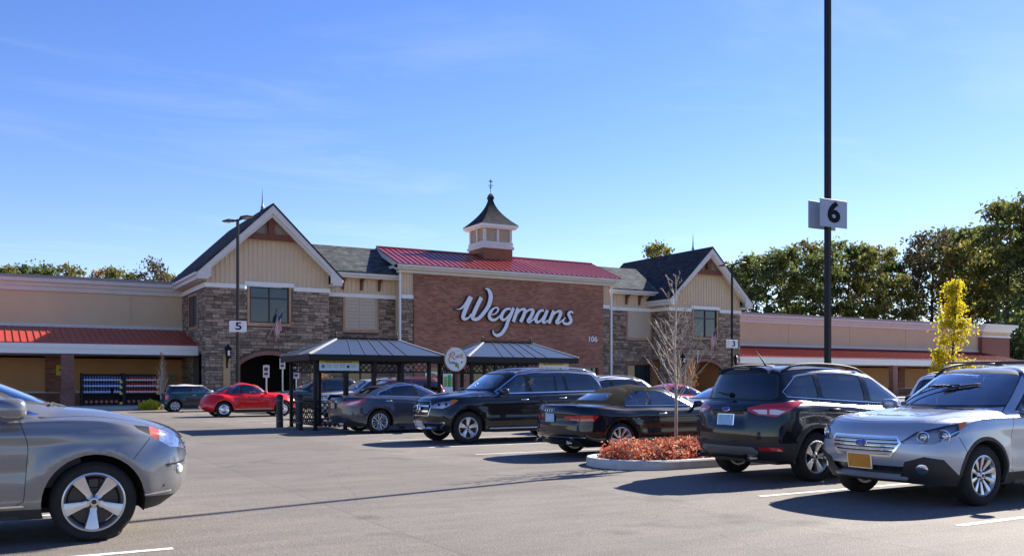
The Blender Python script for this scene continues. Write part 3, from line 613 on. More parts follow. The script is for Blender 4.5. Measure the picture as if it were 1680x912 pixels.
def inset(poly, d):
    """move every edge of a convex ccw polygon inward by d"""
    n = len(poly); L = []
    for i in range(n):
        a, b = poly[i], poly[(i+1) % n]; dx_, dy_ = b[0]-a[0], b[1]-a[1]; l = math.hypot(dx_, dy_) or 1e-6
        L.append((dy_/l, -dx_/l, (a[0]*dy_-a[1]*dx_)/l-d))
    cur = [(-99, -99), (99, -99), (99, 99), (-99, 99)]
    for (a, b, c) in L:
        o = []
        for i in range(len(cur)):
            p, q = cur[i], cur[(i+1) % len(cur)]; dp, dq = a*p[0]+b*p[1]-c, a*q[0]+b*q[1]-c
            if dp <= 0: o.append(p)
            if dp*dq < 0: t = dp/(dp-dq); o.append((p[0]+(q[0]-p[0])*t, p[1]+(q[1]-p[1])*t))
        cur = o
        if not cur: break
    return cur
class Car:
    def __init__(s, name, c, label, cat, group=None):
        s.c = c; s.name = name; s.root = empty(name); tag(s.root, label, cat, group)
        s.parts = {}; s.shape(); s.groups = {'body': s.polys}
        s.xa, s.xb = c['WB']/2, -c['WB']/2
    # ---- control net
    def shape(s):
        c = s.c; WB = c['WB']; xa, xb = WB/2, -WB/2; xF, xR = xa+c['fo'], xb-c['ro']; hw = c['hw']; s.xF, s.xR, s.hw = xF, xR, hw
        Y = c.get('ys', (.93, .985, 1.0, .985, .91))         # rows 0,1,2,3,5
        zs = c['zs']                                          # side z: row0, row1, row2, (shoulder f, m, r), (belt f, m, r)
        fs = c.get('fsw', (.36, .40, .42, .45)); rs = c.get('rsw', (.26, .30, .32, .32)); rows = []
        tf, tr = c.get('taper', (.965, .965))
        for r in range(4):
            fdx, fz = c['pf'][r]; rdx, rz = c['pr'][r]; y = hw*Y[r]; x0, x1 = xF-fdx, xR+rdx
            z = zs[r]; zf, zm, zr = z if isinstance(z, tuple) else (z, z, z)
            xm = (xa+xb)/2; kf = c.get('zk', .5)
            row = [(x0, 0, fz), (x0-.10*fs[r], .42*y, fz+.004), (x0-.40*fs[r], .76*y, fz+(zf-fz)*.25), (x0-fs[r], .945*y, fz+(zf-fz)*kf),
                   (xa, y*(tf+1)/2, zf), (xa-.30*WB, y, lerp((zf,), (zm,), .6)[0]), (xm-.04*WB, y, zm), (xb+.30*WB, y, lerp((zm,), (zr,), .5)[0]), (xb, y*(tr+1)/2, zr),
                   (x1+rs[r], .945*y*tr/.965, rz+(zr-rz)*kf), (x1+.38*rs[r], .76*y*tr/.965, rz+(zr-rz)*.25), (x1+.09*rs[r], .42*y, rz+.004), (x1, 0, rz)]
            rows.append(row)
        y5 = hw*Y[4]; cx_, cz_ = c['cowl']; bx, bz = c['bbase']; bf, bm_, br = c['belt']; aS = c.get('asw', .30); bS = c.get('bsw', .16)
        xA, xC = cx_-aS, bx+bS; yb = y5*c.get('btaper', .94)
        row5 = [(cx_, 0, cz_), (cx_-.10*aS, .42*y5, cz_+.002), (cx_-.40*aS, .74*y5, cz_+.002), (xA, .955*y5, bf)]
        for k, t in enumerate((.10, .34, .56, .78, .93)):
            row5.append((xA+(xC-xA)*t, y5*(1-(1-.985)*(1-t)) if t < .6 else y5+(yb-y5)*((t-.6)/.4), (bf+(bm_-bf)*t/.5) if t < .5 else bm_+(br-bm_)*(t-.5)/.5))
        row5 += [(xC, yb*.97, br+(bz-br)*.35), (bx+.40*bS, .76*yb, bz+(br-bz)*.1), (bx+.1*bS, .42*yb, bz), (bx, 0, bz)]
        wx, wz = c['wtop']; rx, rz = c['rtop']; wr = c['wr']; tS, uS = c.get('tsw', .16), c.get('usw', .10); dr = c.get('drop', .055); wrr = wr*c.get('rtaper', .95)
        zf_, zr_ = wz-dr, rz-dr; zc = c['roofz']
        row6 = [(wx, 0, wz), (wx-.1*tS, .42*wr, wz-.006), (wx-.42*tS, .76*wr, wz-.02), (wx-tS, .955*wr, zf_+.006)]
        for t in (.14, .36, .56, .76, .92):
            x = wx-tS+(rx+uS-wx+tS)*t; zz = zf_+(zr_-zf_)*t+4*t*(1-t)*(zc-.006-dr-(zf_+zr_)/2); row6.append((x, wr+(wrr-wr)*t+.012*4*t*(1-t), zz))
        row6 += [(rx+uS, .955*wrr, zr_+.006), (rx+.42*uS, .76*wrr, rz-.02), (rx+.1*uS, .42*wrr, rz-.006), (rx, 0, rz)]
        hm = c.get('hood', None); dm = c.get('deck', None); t4 = c.get('t4', .5); row4 = []
        for j in range(13):
            p = lerp(rows[3][j], row5[j], t4); wf = (1, 1, .93, .62, .25, 0, 0, 0, 0, 0, 0, 0, 0)[j]; wb = (0, 0, 0, 0, 0, 0, 0, 0, .25, .6, .93, 1, 1)[j]
            lf = (hm-lerp((rows[3][0][2],), (row5[0][2],), t4)[0]) if hm else .03; lr = (dm-lerp((rows[3][12][2],), (row5[12][2],), t4)[0]) if dm else .01
            yb_ = hw*c.get('sh', .012)*(1 if 3 <= j <= 9 else .6 if j in (2, 10) else 0)
            row4.append((p[0], p[1]+yb_, p[2]+wf*lf+wb*lr))
        rowm = []; bu = c.get('bulge', .03)
        for j in range(13):
            p = lerp(row5[j], row6[j], .52); k = (0, 0, .3, .8, 1, 1, 1, 1, 1, .8, .3, 0, 0)[j]; kx = (1, .95, .7, .2, 0, 0, 0, 0, 0, -.2, -.7, -.95, -1)[j]
            rowm.append((p[0]+kx*bu*c.get('bx', .9), p[1]+k*bu, p[2]+abs(kx)*bu*.5))
        row8 = []; xf_, xr_ = wx-.22*(wx-rx), rx+.18*(wx-rx)
        for j in range(13):
            t = (0, .02, .05, .1, .2, .35, .5, .65, .8, .9, .95, .98, 1)[j]; x = xf_+(xr_-xf_)*t
            zz = wz+(rz-wz)*t+4*t*(1-t)*(zc-(wz+rz)/2); row8.append((x, 0, zz+.008))
        row7 = []
        for j in range(13):
            p = lerp(row6[j], row8[j], .45); row7.append((p[0], p[1], p[2]+.014 if 0 < j < 12 else p[2]))
        net = rows+[row4, row5, rowm, row6, row7, row8]
        if 'tweak' in c: c['tweak'](net)
        N, M_ = c.get('res', (7, 6)); cr = c.get('creases', (5,))
        fine = [spline(r, N, True, True) for r in net]; cols = len(fine[0]); grid = []
        for j in range(cols): grid.append(spline([fine[r][j] for r in range(len(net))], M_, False, False, cr))
        dfm = c.get('deform')
        for col in grid:
            for i, p in enumerate(col):
                if dfm: p = dfm(p.copy())
                if p.y < 0: p.y = 0
                col[i] = (p.x, p.y, p.z)
        for j in (0, cols-1):
            for i, p in enumerate(grid[j]): grid[j][i] = (p[0], 0.0, p[2])
        nr = len(grid[0]); P_ = []
        for j in range(cols-1):
            for i in range(nr-1):
                q = [grid[j][i], grid[j+1][i], grid[j+1][i+1], grid[j][i+1]]
                if i == nr-2: q[2] = (q[2][0], 0.0, q[2][2]); q[3] = (q[3][0], 0.0, q[3][2])
                P_.append(q); P_.append([(p[0], -p[1], p[2]) for p in (q[3], q[2], q[1], q[0])])
        s.polys = P_
        vs = []; fs_ = []
        for q in P_: fs_.append(tuple(range(len(vs), len(vs)+4))); vs += q
        s.bvh = BVHTree.FromPolygons(vs, fs_)
    # ---- cutting
    def cut(s, poly, phi, dst, src=('body',), side=0, z0=-9, z1=9, x0=-9, x1=9, nmin=.12, ymin=None):
        """poly: 3D points (or 2D: side (x,z), front/rear (y,z), top (x,y)); everything of src seen along phi inside poly moves to dst"""
        d2 = len(poly[0]) == 2
        top = phi == 'top'
        sides = (1, -1) if side == 0 else (side,)
        for sd_ in sides:
            if top: D = Vector((0, 0, 1)); E_ = Vector((1, 0, 0)); F_ = Vector((0, 1, 0))
            else: D = Vector((math.cos(R(phi)), math.sin(R(phi)), 0)); E_ = Vector((math.sin(R(phi)), -math.cos(R(phi)), 0)); F_ = Vector((0, 0, 1))
            def prj(p): return (E_.x*p[0]+E_.y*p[1]*sd_, p[2]) if not top else (p[0], p[1]*sd_)
            if d2:
                if top: pl = list(poly)
                elif phi in (0, 180): pl = [((-p[0] if phi == 0 else p[0]), p[1]) for p in poly]
                else: pl = [(p[0]*math.sin(R(phi)), p[1]) for p in poly]
            else: pl = [(E_.x*p[0]+E_.y*p[1], p[2]) if not top else (p[0], p[1]) for p in poly]
            pl = hull2(pl); n = len(pl); L = []
            for i in range(n):
                a, b = pl[i], pl[(i+1) % n]; dx_, dy_ = b[0]-a[0], b[1]-a[1]; l = math.hypot(dx_, dy_) or 1e-9
                L.append((dy_/l, -dx_/l, (a[0]*dy_-a[1]*dx_)/l))
            u0, u1 = min(p[0] for p in pl), max(p[0] for p in pl); v0, v1 = min(p[1] for p in pl), max(p[1] for p in pl)
            for g in src:
                keep = []
                for q in s.groups.get(g, ()):
                    cyy = sum(p[1] for p in q)
                    if side != 0 or (phi not in (0, 180) and not top):
                        if cyy*sd_ < 0: keep.append(q); continue
                    pr = [prj(p) for p in q]
                    if max(p[0] for p in pr) <= u0 or min(p[0] for p in pr) >= u1 or max(p[1] for p in pr) <= v0 or min(p[1] for p in pr) >= v1: keep.append(q); continue
                    a, b, c_ = Vector(q[0]), Vector(q[1]), Vector(q[2]); nn = (b-a).cross(c_-a)
                    if len(q) > 3: nn += (c_-a).cross(Vector(q[3])-a)
                    if nn.length < 1e-12: keep.append(q); continue
                    nn.normalize(); cz = sum(p[2] for p in q)/len(q); cxm = sum(p[0] for p in q)/len(q)
                    if (nn.x*D.x+nn.y*D.y*sd_+nn.z*D.z) < nmin or not z0 < cz < z1 or not x0 < cxm < x1 or (ymin is not None and abs(cyy)/len(q) < ymin): keep.append(q); continue
                    cur = q; curp = pr
                    for (A, B, C) in L:
                        ds = [A*p[0]+B*p[1]-C for p in curp]
                        if max(ds) <= 1e-7: continue
                        if min(ds) >= -1e-7: keep.append(cur); cur = None; break
                        inn, innp, out = [], [], []
                        m = len(cur)
                        for i in range(m):
                            j = (i+1) % m; a_, b_ = ds[i], ds[j]
                            if a_ <= 0: inn.append(cur[i]); innp.append(curp[i])
                            if a_ >= 0: out.append(cur[i])
                            if a_*b_ < 0:
                                t = a_/(a_-b_); ip = lerp(cur[i], cur[j], t); inn.append(ip); innp.append(lerp(curp[i], curp[j], t)); out.append(ip)
                        if len(out) > 2: keep.append(out)
                        if len(inn) < 3: cur = None; break
                        cur, curp = inn, innp
                    if cur is not None and dst is not None: s.groups.setdefault(dst if not callable(dst) else dst(sd_), []).append(cur)
                s.groups[g] = keep
            if (phi in (0, 180) or top) and side == 0: break
    def ray(s, o, d):
        h = s.bvh.ray_cast(Vector(o), Vector(d).normalized()); return h if h[0] is not None else (None, None, None, None)
    def on(s, view, a, z, side=1):
        """surface point and normal: side -> (x=a, z), front/rear -> (y=a, z), top -> (x=a, y=z)"""
        if view == 'side': h = s.ray((a, side*5, z), (0, -side, 0))
        elif view == 'front': h = s.ray((8, a, z), (-1, 0, 0))
        elif view == 'rear': h = s.ray((-8, a, z), (1, 0, 0))
        else: h = s.ray((a, z, 6), (0, 0, -1))
        if h[0] is None: return None, None
        n = h[1]; 
        if view == 'side' and n.y*side < 0: n = -n
        if view == 'front' and n.x < 0: n = -n
        if view == 'rear' and n.x > 0: n = -n
        if view == 'top' and n.z < 0: n = -n
        return h[0], n
    def strip(s, view, path, w, proud=.008, back=.02, side=1, mb=None, round_=False):
        """a moulding of width w laid along a path on the surface"""
        mb = mb or MB(); P_ = []
        for (a, z) in path:
            p, n = s.on(view, a, z, side)
            if p is not None: P_.append((p, n))
        if len(P_) < 2: return mb
        vs, fs = [], []; m = len(P_)
        for i, (p, n) in enumerate(P_):
            d = (P_[min(i+1, m-1)][0]-P_[max(i-1, 0)][0]).normalized(); sd_ = d.cross(n).normalized(); ww = w[i] if isinstance(w, (list, tuple)) else w
            vs += [p-sd_*ww/2-n*back, p-sd_*ww*.42+n*proud, p+sd_*ww*.42+n*proud, p+sd_*ww/2-n*back]
        for i in range(m-1):
            a, b = i*4, i*4+4
            for k in range(4): fs.append((a+k, a+(k+1) % 4, b+(k+1) % 4, b+k))
        fs += [(0, 1, 2, 3), (m*4-1, m*4-2, m*4-3, m*4-4)]
        mb.add(vs, fs); return mb
    def grp(s, g, name, m, parent=None, off=0, label=None, smooth=True, sub=None):
        gs = g if isinstance(g, (list, tuple)) else [g]; ms = m if isinstance(m, (list, tuple)) else [m]
        q = [(p_, i) for i, n_ in enumerate(gs) for p_ in s.groups.pop(n_, ())]
        if not q: return None
        vs, fs, idx, mi = [], [], {}, []
        for poly, mi_ in q:
            f = []
            for p in poly:
                k = (round(p[0], 4), round(p[1], 4), round(p[2], 4))
                if k not in idx: idx[k] = len(vs); vs.append(k)
                if not f or f[-1] != idx[k]: f.append(idx[k])
            if len(f) > 2 and f[0] == f[-1]: f.pop()
            if len(set(f)) > 2 and len(set(f)) == len(f): fs.append(tuple(f)); mi.append(mi_)
        if len(fs) > 4:                                        # drop slivers that a cut left loose
            par = list(range(len(vs)))
            def find(a):
                while par[a] != a: par[a] = par[par[a]]; a = par[a]
                return a
            for f in fs:
                for k in f[1:]: par[find(k)] = find(f[0])
            cnt = {}
            for f in fs: cnt[find(f[0])] = cnt.get(find(f[0]), 0)+1
            kp = [i for i, f in enumerate(fs) if cnt[find(f[0])] >= .2*len(fs)]
            if kp:
                fs = [fs[i] for i in kp]; mi = [mi[i] for i in kp]; us = sorted({k for f in fs for k in f}); mpv = {k: i for i, k in enumerate(us)}; vs = [vs[k] for k in us]; fs = [tuple(mpv[k] for k in f) for f in fs]
        mb = MB(); mb.v = vs; mb.f = fs; mb.mi = mi
        o = mb.build(name, ms, parent or s.root, fix=False, auto=38)
        if off:
            me = o.data; ns = [v.normal.copy() for v in me.vertices]
            for v, n in zip(me.vertices, ns): v.co += n*off
        if label: o['label'] = label
        return o
    def shell_copy(s, g, off):
        """copy of a group moved along its normals (lamp housings behind lenses)"""
        q = s.groups.get(g, []); out = []
        for poly in q:
            a, b, c_ = (Vector(p) for p in poly[:3]); n = (b-a).cross(c_-a)
            if n.length < 1e-12: continue
            n.normalize(); out.append([tuple(Vector(p)+n*off) for p in poly])
        return out
    # ---- standard pieces
    def wells(s, r, zc, m):
        for x in (s.xa, s.xb):
            for sd_ in (1, -1):
                mb = MB(); n = 18; y0, y1 = sd_*(s.hw-.035), sd_*(s.hw-.42)
                for i in range(n):
                    a0, a1 = math.pi*(-.08+1.16*i/n), math.pi*(-.08+1.16*(i+1)/n)
                    p = lambda a, y: (x+r*math.cos(a), y, zc+r*math.sin(a))
                    mb.add([p(a0, y0), p(a1, y0), p(a1, y1), p(a0, y1)], [(0, 1, 2, 3)])
                mb.add([(x+r*math.cos(math.pi*(-.08+1.16*i/n)), y1, zc+r*math.sin(math.pi*(-.08+1.16*i/n))) for i in range(n+1)], [tuple(range(n+1))])
                mb.build('wheel_well', m, s.root, fix=False)
    def floor(s, m, z=.24):
        pts = []; W = s.hw*.86
        MB().box(s.xR+.42, s.xF-.62, -W*.8, W*.8, z, z+.05).build('underbody', m, s.root)
        MB().box(s.xb+s.c['WB']*.22, s.xa-s.c['WB']*.22, -s.hw*.94, s.hw*.94, z-.02, z+.1).build('sill_pan', m, s.root)
def lerp1(a, b, t): return a+(b-a)*t
M_TYRE = mat('tyre_rubber', (.022, .021, .02), .88, var=.25, vscale=9, bump=.3, bscale=60, spec=.3)
M_BLKP = mat('black_plastic', (.022, .022, .023), .62, var=.12, vscale=8)
M_GREYP = mat('grey_plastic', (.16, .16, .165), .5, var=.08)
M_CHROME = mat('chrome', (.78, .78, .79), .12, metal=1)
M_ALLOY = mat('alloy', (.60, .60, .62), .28, metal=.85, var=.04)
M_ALLOYD = mat('dark_alloy', (.06, .06, .065), .4, metal=.6)
M_DISC = mat('brake_disc', (.07, .067, .065), .5, metal=.7)
M_INT = mat('car_interior_dark', (.085, .085, .09), .8); M_INTG = mat('car_interior_grey', (.16, .155, .15), .85); M_INTT = mat('car_interior_tan', (.30, .25, .19), .8)
M_GLS = glass_mat('clear_car_glass', (.88, .97, .96), 1.7); M_TINT = glass_mat('tinted_car_glass', (.07, .075, .08)); M_GLS2 = glass_mat('light_tint_glass', (.66, .77, .76), 1.3)
M_LENS = glass_mat('lamp_lens', (.93, .94, .95), .8)
M_REDL = mat('red_lens', (.52, .016, .018), .08, spec=.6, coat=.8); M_REDD = mat('dark_red_lens', (.10, .006, .008), .08, coat=.8); M_WHTL = mat('white_lens', (.70, .68, .68), .12, coat=.8); M_AMB = mat('amber_lens', (.62, .16, .02), .15, coat=.6)
M_BACK = mat('lamp_reflector', (.55, .55, .57), .16, metal=.9); M_BEZ = mat('lamp_bezel', (.03, .03, .033), .25, metal=.3)
def paint(name, col, metal=.0, rough=.32, dark=(.02, .02, .022)): return mat('paint_'+name, col, rough, metal, .12, 1.0, inside=dark)
def wheel_protos(r, w, rr, style, rimmat=None, seed=0):
    """tyre and rim meshes, outer face towards +y, centre at origin"""
    rimmat = rimmat or M_ALLOY
    h = w/2; ty = MB()
    prof = [(rr-.004, h*.80), (rr+.006, h*.95), (rr+(r-rr)*.30, h*1.0), (rr+(r-rr)*.62, h*1.0), (r-.026, h*.90), (r-.008, h*.74), (r, h*.55)]
    tr = []
    for k in (.42, .40, .14, .12, -.12, -.14, -.40, -.42): tr += [(r if abs(k) not in (.40, .14) else r, h*k)]
    grooves = []
    for a in (.40, .14, -.14, -.40): grooves += [(r, h*(a+.03)), (r-.009, h*(a+.025)), (r-.009, h*(a-.025)), (r, h*(a-.03))]
    full = prof+grooves+[(p, -q) for p, q in prof[::-1]]
    ty.lathe(full, 48, axis='y'); tm = ty.build('tyre', M_TYRE, None, auto=35)
    rm = MB(); d = h*.86
    rm.lathe([(rr+.002, d+.004), (rr-.012, d+.008), (rr-.022, d-.004), (rr-.032, d-.03), (rr-.045, 0), (rr-.03, -h*.9), (rr, -h*.9)], 48, axis='y', mi=0)
    def spoke(ang, st, depth=.035, mi=0, lean=0):
        vs = []; n = len(st)
        for (ra, hwid, y, dt) in st:
            for (t, yy) in ((-hwid+dt, y-depth), (-hwid*.92+dt, y), (0+dt, y+.006), (hwid*.92+dt, y), (hwid+dt, y-depth)):
                c_, s_ = math.cos(ang), math.sin(ang); vs.append((ra*c_-t*s_, yy, ra*s_+t*c_))
        fs = []
        for i in range(n-1):
            for k in range(4): fs.append((i*5+k, i*5+k+1, i*5+5+k+1, i*5+5+k))
        rm.add(vs, fs, mi)
    R0, R1 = .05, rr-.018
    if style == 'five':                                       # five broad flared spokes
        for k in range(5): spoke(math.pi*2*k/5+seed, [(R0*.6, .034, d-.035, 0), (R0+.04, .030, d-.026, .004), (rr*.62, .046, d-.012, .010), (R1, .066, d-.002, .016)], .05)
    elif style == 'five_split':                                # five spokes, each split
        for k in range(5):
            for e in (-1, 1): spoke(math.pi*2*k/5+seed, [(R0*.7, .014, d-.03, e*.016), (rr*.5, .016, d-.02, e*.028), (R1, .021, d-.004, e*.05)], .035)
    elif style == 'six':
        for k in range(5): spoke(math.pi*2*k/5+seed, [(R0*.6, .034, d-.05, 0), (R0+.05, .036, d-.03, 0), (rr*.65, .046, d-.012, 0), (R1, .075, d-.004, 0)], .05)
    elif style == 'ten':
        for k in range(10):
            spoke(math.pi*2*k/10+seed, [(R0*.8, .012, d-.035, 0), (rr*.5, .019, d-.02, .004), (R1, .030, d-.003, .010)], .03)
    elif style == 'multi':
        for k in range(5):
            for e in (-1, 1): spoke(math.pi*2*k/5+seed, [(R0*.8, .012, d-.03, e*.012), (rr*.55, .013, d-.02, e*.034), (R1, .015, d-.004, e*.062)], .03)
            spoke(math.pi*2*(k+.5)/5+seed, [(rr*.55, .009, d-.025, 0), (R1, .012, d-.006, 0)], .03)
    elif style == 'disc':                                     # chrome cap wheel
        rm.lathe([(rr-.02, d-.01), (rr-.06, d-.02), (rr*.62, d-.035), (rr*.60, d-.015), (rr*.40, d+.012), (rr*.2, d+.022), (.001, d+.024)], 40, axis='y', mi=0)
        for k in range(10):
            a = math.pi*2*k/10; rm.lathe([(.001, d-.02), (.016, d-.022)], 8, (math.cos(a)*rr*.72, 0, math.sin(a)*rr*.72), 'y', mi=1)
    elif style == 'eight':
        for k in range(8): spoke(math.pi*2*k/8+seed, [(R0*.8, .014, d-.035, 0), (rr*.45, .018, d-.02, 0), (R1, .036, d-.004, 0)], .035)
    rm.lathe([(.068, d-.06), (.066, d-.028), (.040, d-.018), (.034, d-.006), (.001, d-.002)], 20, axis='y', mi=0)
    if style != 'disc':
        for k in range(5):
            a = math.pi*2*(k+.5)/5+seed; rm.lathe([(.013, d-.035), (.012, d-.014), (.001, d-.013)], 8, (math.cos(a)*.056, 0, math.sin(a)*.056), 'y', mi=1)
    rm.lathe([(.001, d-.0015), (.022, d-.002), (.024, d-.006)], 14, axis='y', mi=1)
    rim = rm.build('rim', [rimmat, M_BEZ], None, auto=40); rim.parent = tm
    dk = MB().lathe([(rr*.80, -.01), (rr*.80, .01), (.06, .012)], 32, axis='y'); dko = dk.build('brake_disc', M_DISC, tm, auto=40)
    bk = MB().lathe([(rr-.045, -.05), (.001, -.052)], 32, axis='y').build('wheel_back', M_DARK, tm, auto=40)
    cal = MB().bbox(-.05, .05, .0, .05, rr*.46, rr*.80, .012).build('brake_caliper', M_DISC, tm)
    tm.name = 'wheel'; return tm
def put_wheels(car, r, w, rr, style, rimmat=None, steer=0, inset_=.025, seed=0):
    pr = wheel_protos(r, w, rr, style, rimmat, seed); first = True
    for x in (car.xa, car.xb):
        for sd_ in (1, -1):
            o = pr if first else copy_tree(pr); first = False; o.parent = car.root
            o.location = (x, sd_*(car.hw-inset_-w/2), r-.006); rz = 0 if sd_ > 0 else math.pi
            o.rotation_euler = (0, 0, rz+(steer if x > 0 else 0))
def blob(c, r, n=14, m=10, p=2.6):
    """superellipsoid mesh centred at c with radii r"""
    mb = MB(); vs = []; fs = []
    e = 2/p; f = lambda v: math.copysign(abs(v)**e, v)
    for i in range(m+1):
        a = -math.pi/2+math.pi*i/m
        for k in range(n):
            t = 2*math.pi*k/n; vs.append((c[0]+r[0]*f(math.cos(a))*f(math.cos(t)), c[1]+r[1]*f(math.cos(a))*f(math.sin(t)), c[2]+r[2]*f(math.sin(a))))
    for i in range(m):
        for k in range(n): fs.append((i*n+k, i*n+(k+1) % n, (i+1)*n+(k+1) % n, (i+1)*n+k))
    return mb.add(vs, fs)
def interior(car, x0, x1, zseat, m, dashx, zcowl, rear=True, mh=None, w=None):
    w = w or car.hw*.42; hs = min(1, (car.c['roofz']-zseat-.16)/.86)
    def seat(x, y, wd=.25):
        s1 = blob((x, y, zseat), (.26, wd, .10)); b = blob((0, 0, .28*hs), (.09, wd*.96, .32*hs)); h = blob((0, 0, .66*hs), (.05, .13, .09*hs))
        A = Matrix.Translation((x-.24, y, zseat+.02)) @ Matrix.Rotation(R(-17), 4, 'Y')
        for q in (b, h): s1.add([A @ Vector(v) for v in q.v], q.f)
        s1.build('seat', m, car.root, smooth=True)
    for y in (w, -w): seat(x0, y)
    if rear:
        for y in (w*.95, -w*.95): seat(x1, y, .28)
    MB().prism([(dashx+.12, zcowl-.04), (dashx-.38, zcowl-.015), (dashx-.50, zcowl-.10), (dashx-.42, .5), (dashx+.2, .5)], -car.hw*.80, car.hw*.80, 'xz').build('dashboard', M_INT, car.root)
    sw_ = MB(); A = Matrix.Translation((dashx-.60, w, zcowl-.09)) @ Matrix.Rotation(R(-66), 4, 'Y')
    ring = [A @ Vector((.185*math.cos(t*math.pi/10), .185*math.sin(t*math.pi/10), 0)) for t in range(21)]
    sw_.tube(ring, .015, 6); sw_.tube([ring[0], ring[10]], .018, 6); sw_.tube([ring[15], A @ Vector((0, 0, -.2))], .02, 6); sw_.build('steering_wheel', M_INT, car.root, smooth=True)
    MB().bbox(dashx-.66, dashx-.635, -.125, .125, zcowl+.27, zcowl+.335, .01).build('rear_view_mirror', M_INT, car.root)
def mirror(car, x, z, y, m, size=(.09, .12, .075), sides=(1, -1), mlow=None):
    for sd_ in sides:
        a = blob((x, sd_*(y+size[1]+.03), z), size, 16, 10, 3.0)
        a.tube([(x+.02, sd_*(y-.05), z-.055), (x, sd_*(y+size[1]*.7), z-.045)], [.035, .028], 8)
        o = a.build('door_mirror', m, car.root, smooth=True)
        MB().lathe([(.001, -size[0]*.93), (size[2]*.86, -size[0]*.90)], 14, (x, sd_*(y+size[1]+.03), z), 'x').build('mirror_glass', M_CHROME, o)
def handle(car, x, z, m, ln=.2, sides=(1, -1), parents=None):
    for sd_ in sides:
        p, n = car.on('side', x, z, sd_)
        if p is None: continue
        mb = MB(); pts = [(p.x+ln/2, 0), (p.x+ln/2-.03, .035), (p.x-ln/2+.03, .035), (p.x-ln/2, 0)]
        mb.tube([(a, p.y+sd_*b, z) for a, b in pts], [.012, .014, .014, .012], 8)
        mb.build('door_handle', m, (parents or {}).get(sd_, car.root), smooth=True)
def plate(car, view, y, z, col, name='license_plate', w=.305, h=.155, frame=None, tilt=None, dark=(.03, .03, .03), txt=None):
    p, n = car.on(view, y, z)
    if p is None: return
    n = Vector((n.x, n.y*.3, n.z*.6)).normalized(); up = (Vector((0, 0, 1))-n*n.z).normalized(); rt = up.cross(n)
    A = Matrix((( rt.x, up.x, n.x, p.x), (rt.y, up.y, n.y, p.y), (rt.z, up.z, n.z, p.z), (0, 0, 0, 1)))
    fr = MB().bbox(-w/2-.016, w/2+.016, -h/2-.016, h/2+.016, -.02, .016, .005); fr.v = [tuple(A @ Vector(v)) for v in fr.v]; f = fr.build(name, frame or M_BLKP, car.root)
    pp = MB().bbox(-w/2, w/2, -h/2, h/2, .014, .020, .002); pp.v = [tuple(A @ Vector(v)) for v in pp.v]; pp.build('plate_face', mat('plate_%d%d%d' % tuple(int(c*99) for c in col), col, .5, var=.15, vscale=12), f)
    if txt:
        for (x, yy, sz, s_) in txt: text_mesh(s_, sz, .001, 'plate_print', mat('plate_ink_%d' % int(dark[2]*99), dark, .5), f, A @ Matrix.Translation((x, yy, .0215)))
def rails(car, x0, x1, y, z, m, h=.05, r=.016, sides=(1, -1), feet=True):
    for sd_ in sides:
        path = [(x0, z-.012), (x0-.10, z+h*.7)]; n = 10
        P_ = []
        for i in range(n+1):
            t = i/n; x = x0+(x1-x0)*t; pz, _ = car.on('top', x, sd_*y); zz = (pz.z if pz else z)
            k = min(1, min(t, 1-t)/.12); P_.append((x, sd_*(y+.01), zz+h*k-.006))
        car_r = MB().tube(P_, [r*1.25 if i in (0, n) else r for i in range(n+1)], 8)
        car_r.build('roof_rail', m, car.root, smooth=True)
def windows(car, sets, trim=M_BLKP, glass=None, chrome=None, tw=.022, cw=.02, src=('body',), region=None):
    """sets: list of (polygon, glass material, name). The whole window band is framed once (chrome or rubber), the pillars in it are gloss black, each pane is its own"""
    if region is None: region = [p for q in sets for p in q[0]]
    reg = chaikin(hull2(region), 1, .07); k = 0
    for sd_ in (1, -1):
        b = 'wr%s' % ('L' if sd_ > 0 else 'R')
        if chrome: car.cut(inset(reg, -cw), 90, b+'c', list(src), sd_, nmin=.03); car.cut(reg, 90, b+'p', [b+'c'], sd_, nmin=.03)
        else: car.cut(inset(reg, -.004), 90, b+'p', list(src), sd_, nmin=.03)
    for (poly, gm, nm) in sets:
        k += 1; pl = chaikin(inset(hull2(poly), tw*.7), 1, .06)
        for sd_ in (1, -1):
            b = 'wr%s' % ('L' if sd_ > 0 else 'R'); car.cut(pl, 90, b+'g', [b+'p'], sd_, nmin=.03); car.grp(b+'g', nm, gm, off=-.006)
    for sd_ in (1, -1):
        b = 'wr%s' % ('L' if sd_ > 0 else 'R'); car.grp([b+'p', b+'c'], 'window_frame', [M_BEZ, chrome or M_BEZ])
def screen(car, phi, poly, name, gm, tw=.035, z0=.5, trim=M_BLKP, src=('body',), off=-.006):
    pl = hull2(poly); pl = chaikin(pl, 2, .12)
    car.cut(pl, phi, name+'t', src, 0, z0=z0, nmin=.04); car.cut(inset(pl, tw), phi, name+'g', [name+'t'], 0, z0=z0, nmin=.04)
    return car.grp([name+'g', name+'t'], name, [gm, trim])
def doors(car, polys, m, gap=.007, src='body', names=None):
    """cut each door outline out of the body with a dark gap round it; returns {(k, side): group}"""
    out = []
    for k, poly in enumerate(polys):
        pl = chaikin(hull2(poly), 1, .08)
        for sd_ in (1, -1):
            g = 'door%d%s' % (k, 'L' if sd_ > 0 else 'R'); car.cut(pl, 90, g+'gap', [src], sd_, nmin=.05); car.cut(inset(pl, gap), 90, g, [g+'gap'], sd_, nmin=.05); out.append((g, sd_))
    return out
def lamp(car, g, name, lens, back, depth=.05, parent=None):
    h = car.shell_copy(g, -depth); o = car.grp(g, name, lens, parent)
    if o is None: return None
    car.groups['_b'] = h; car.grp('_b', 'reflector', back, o); return o
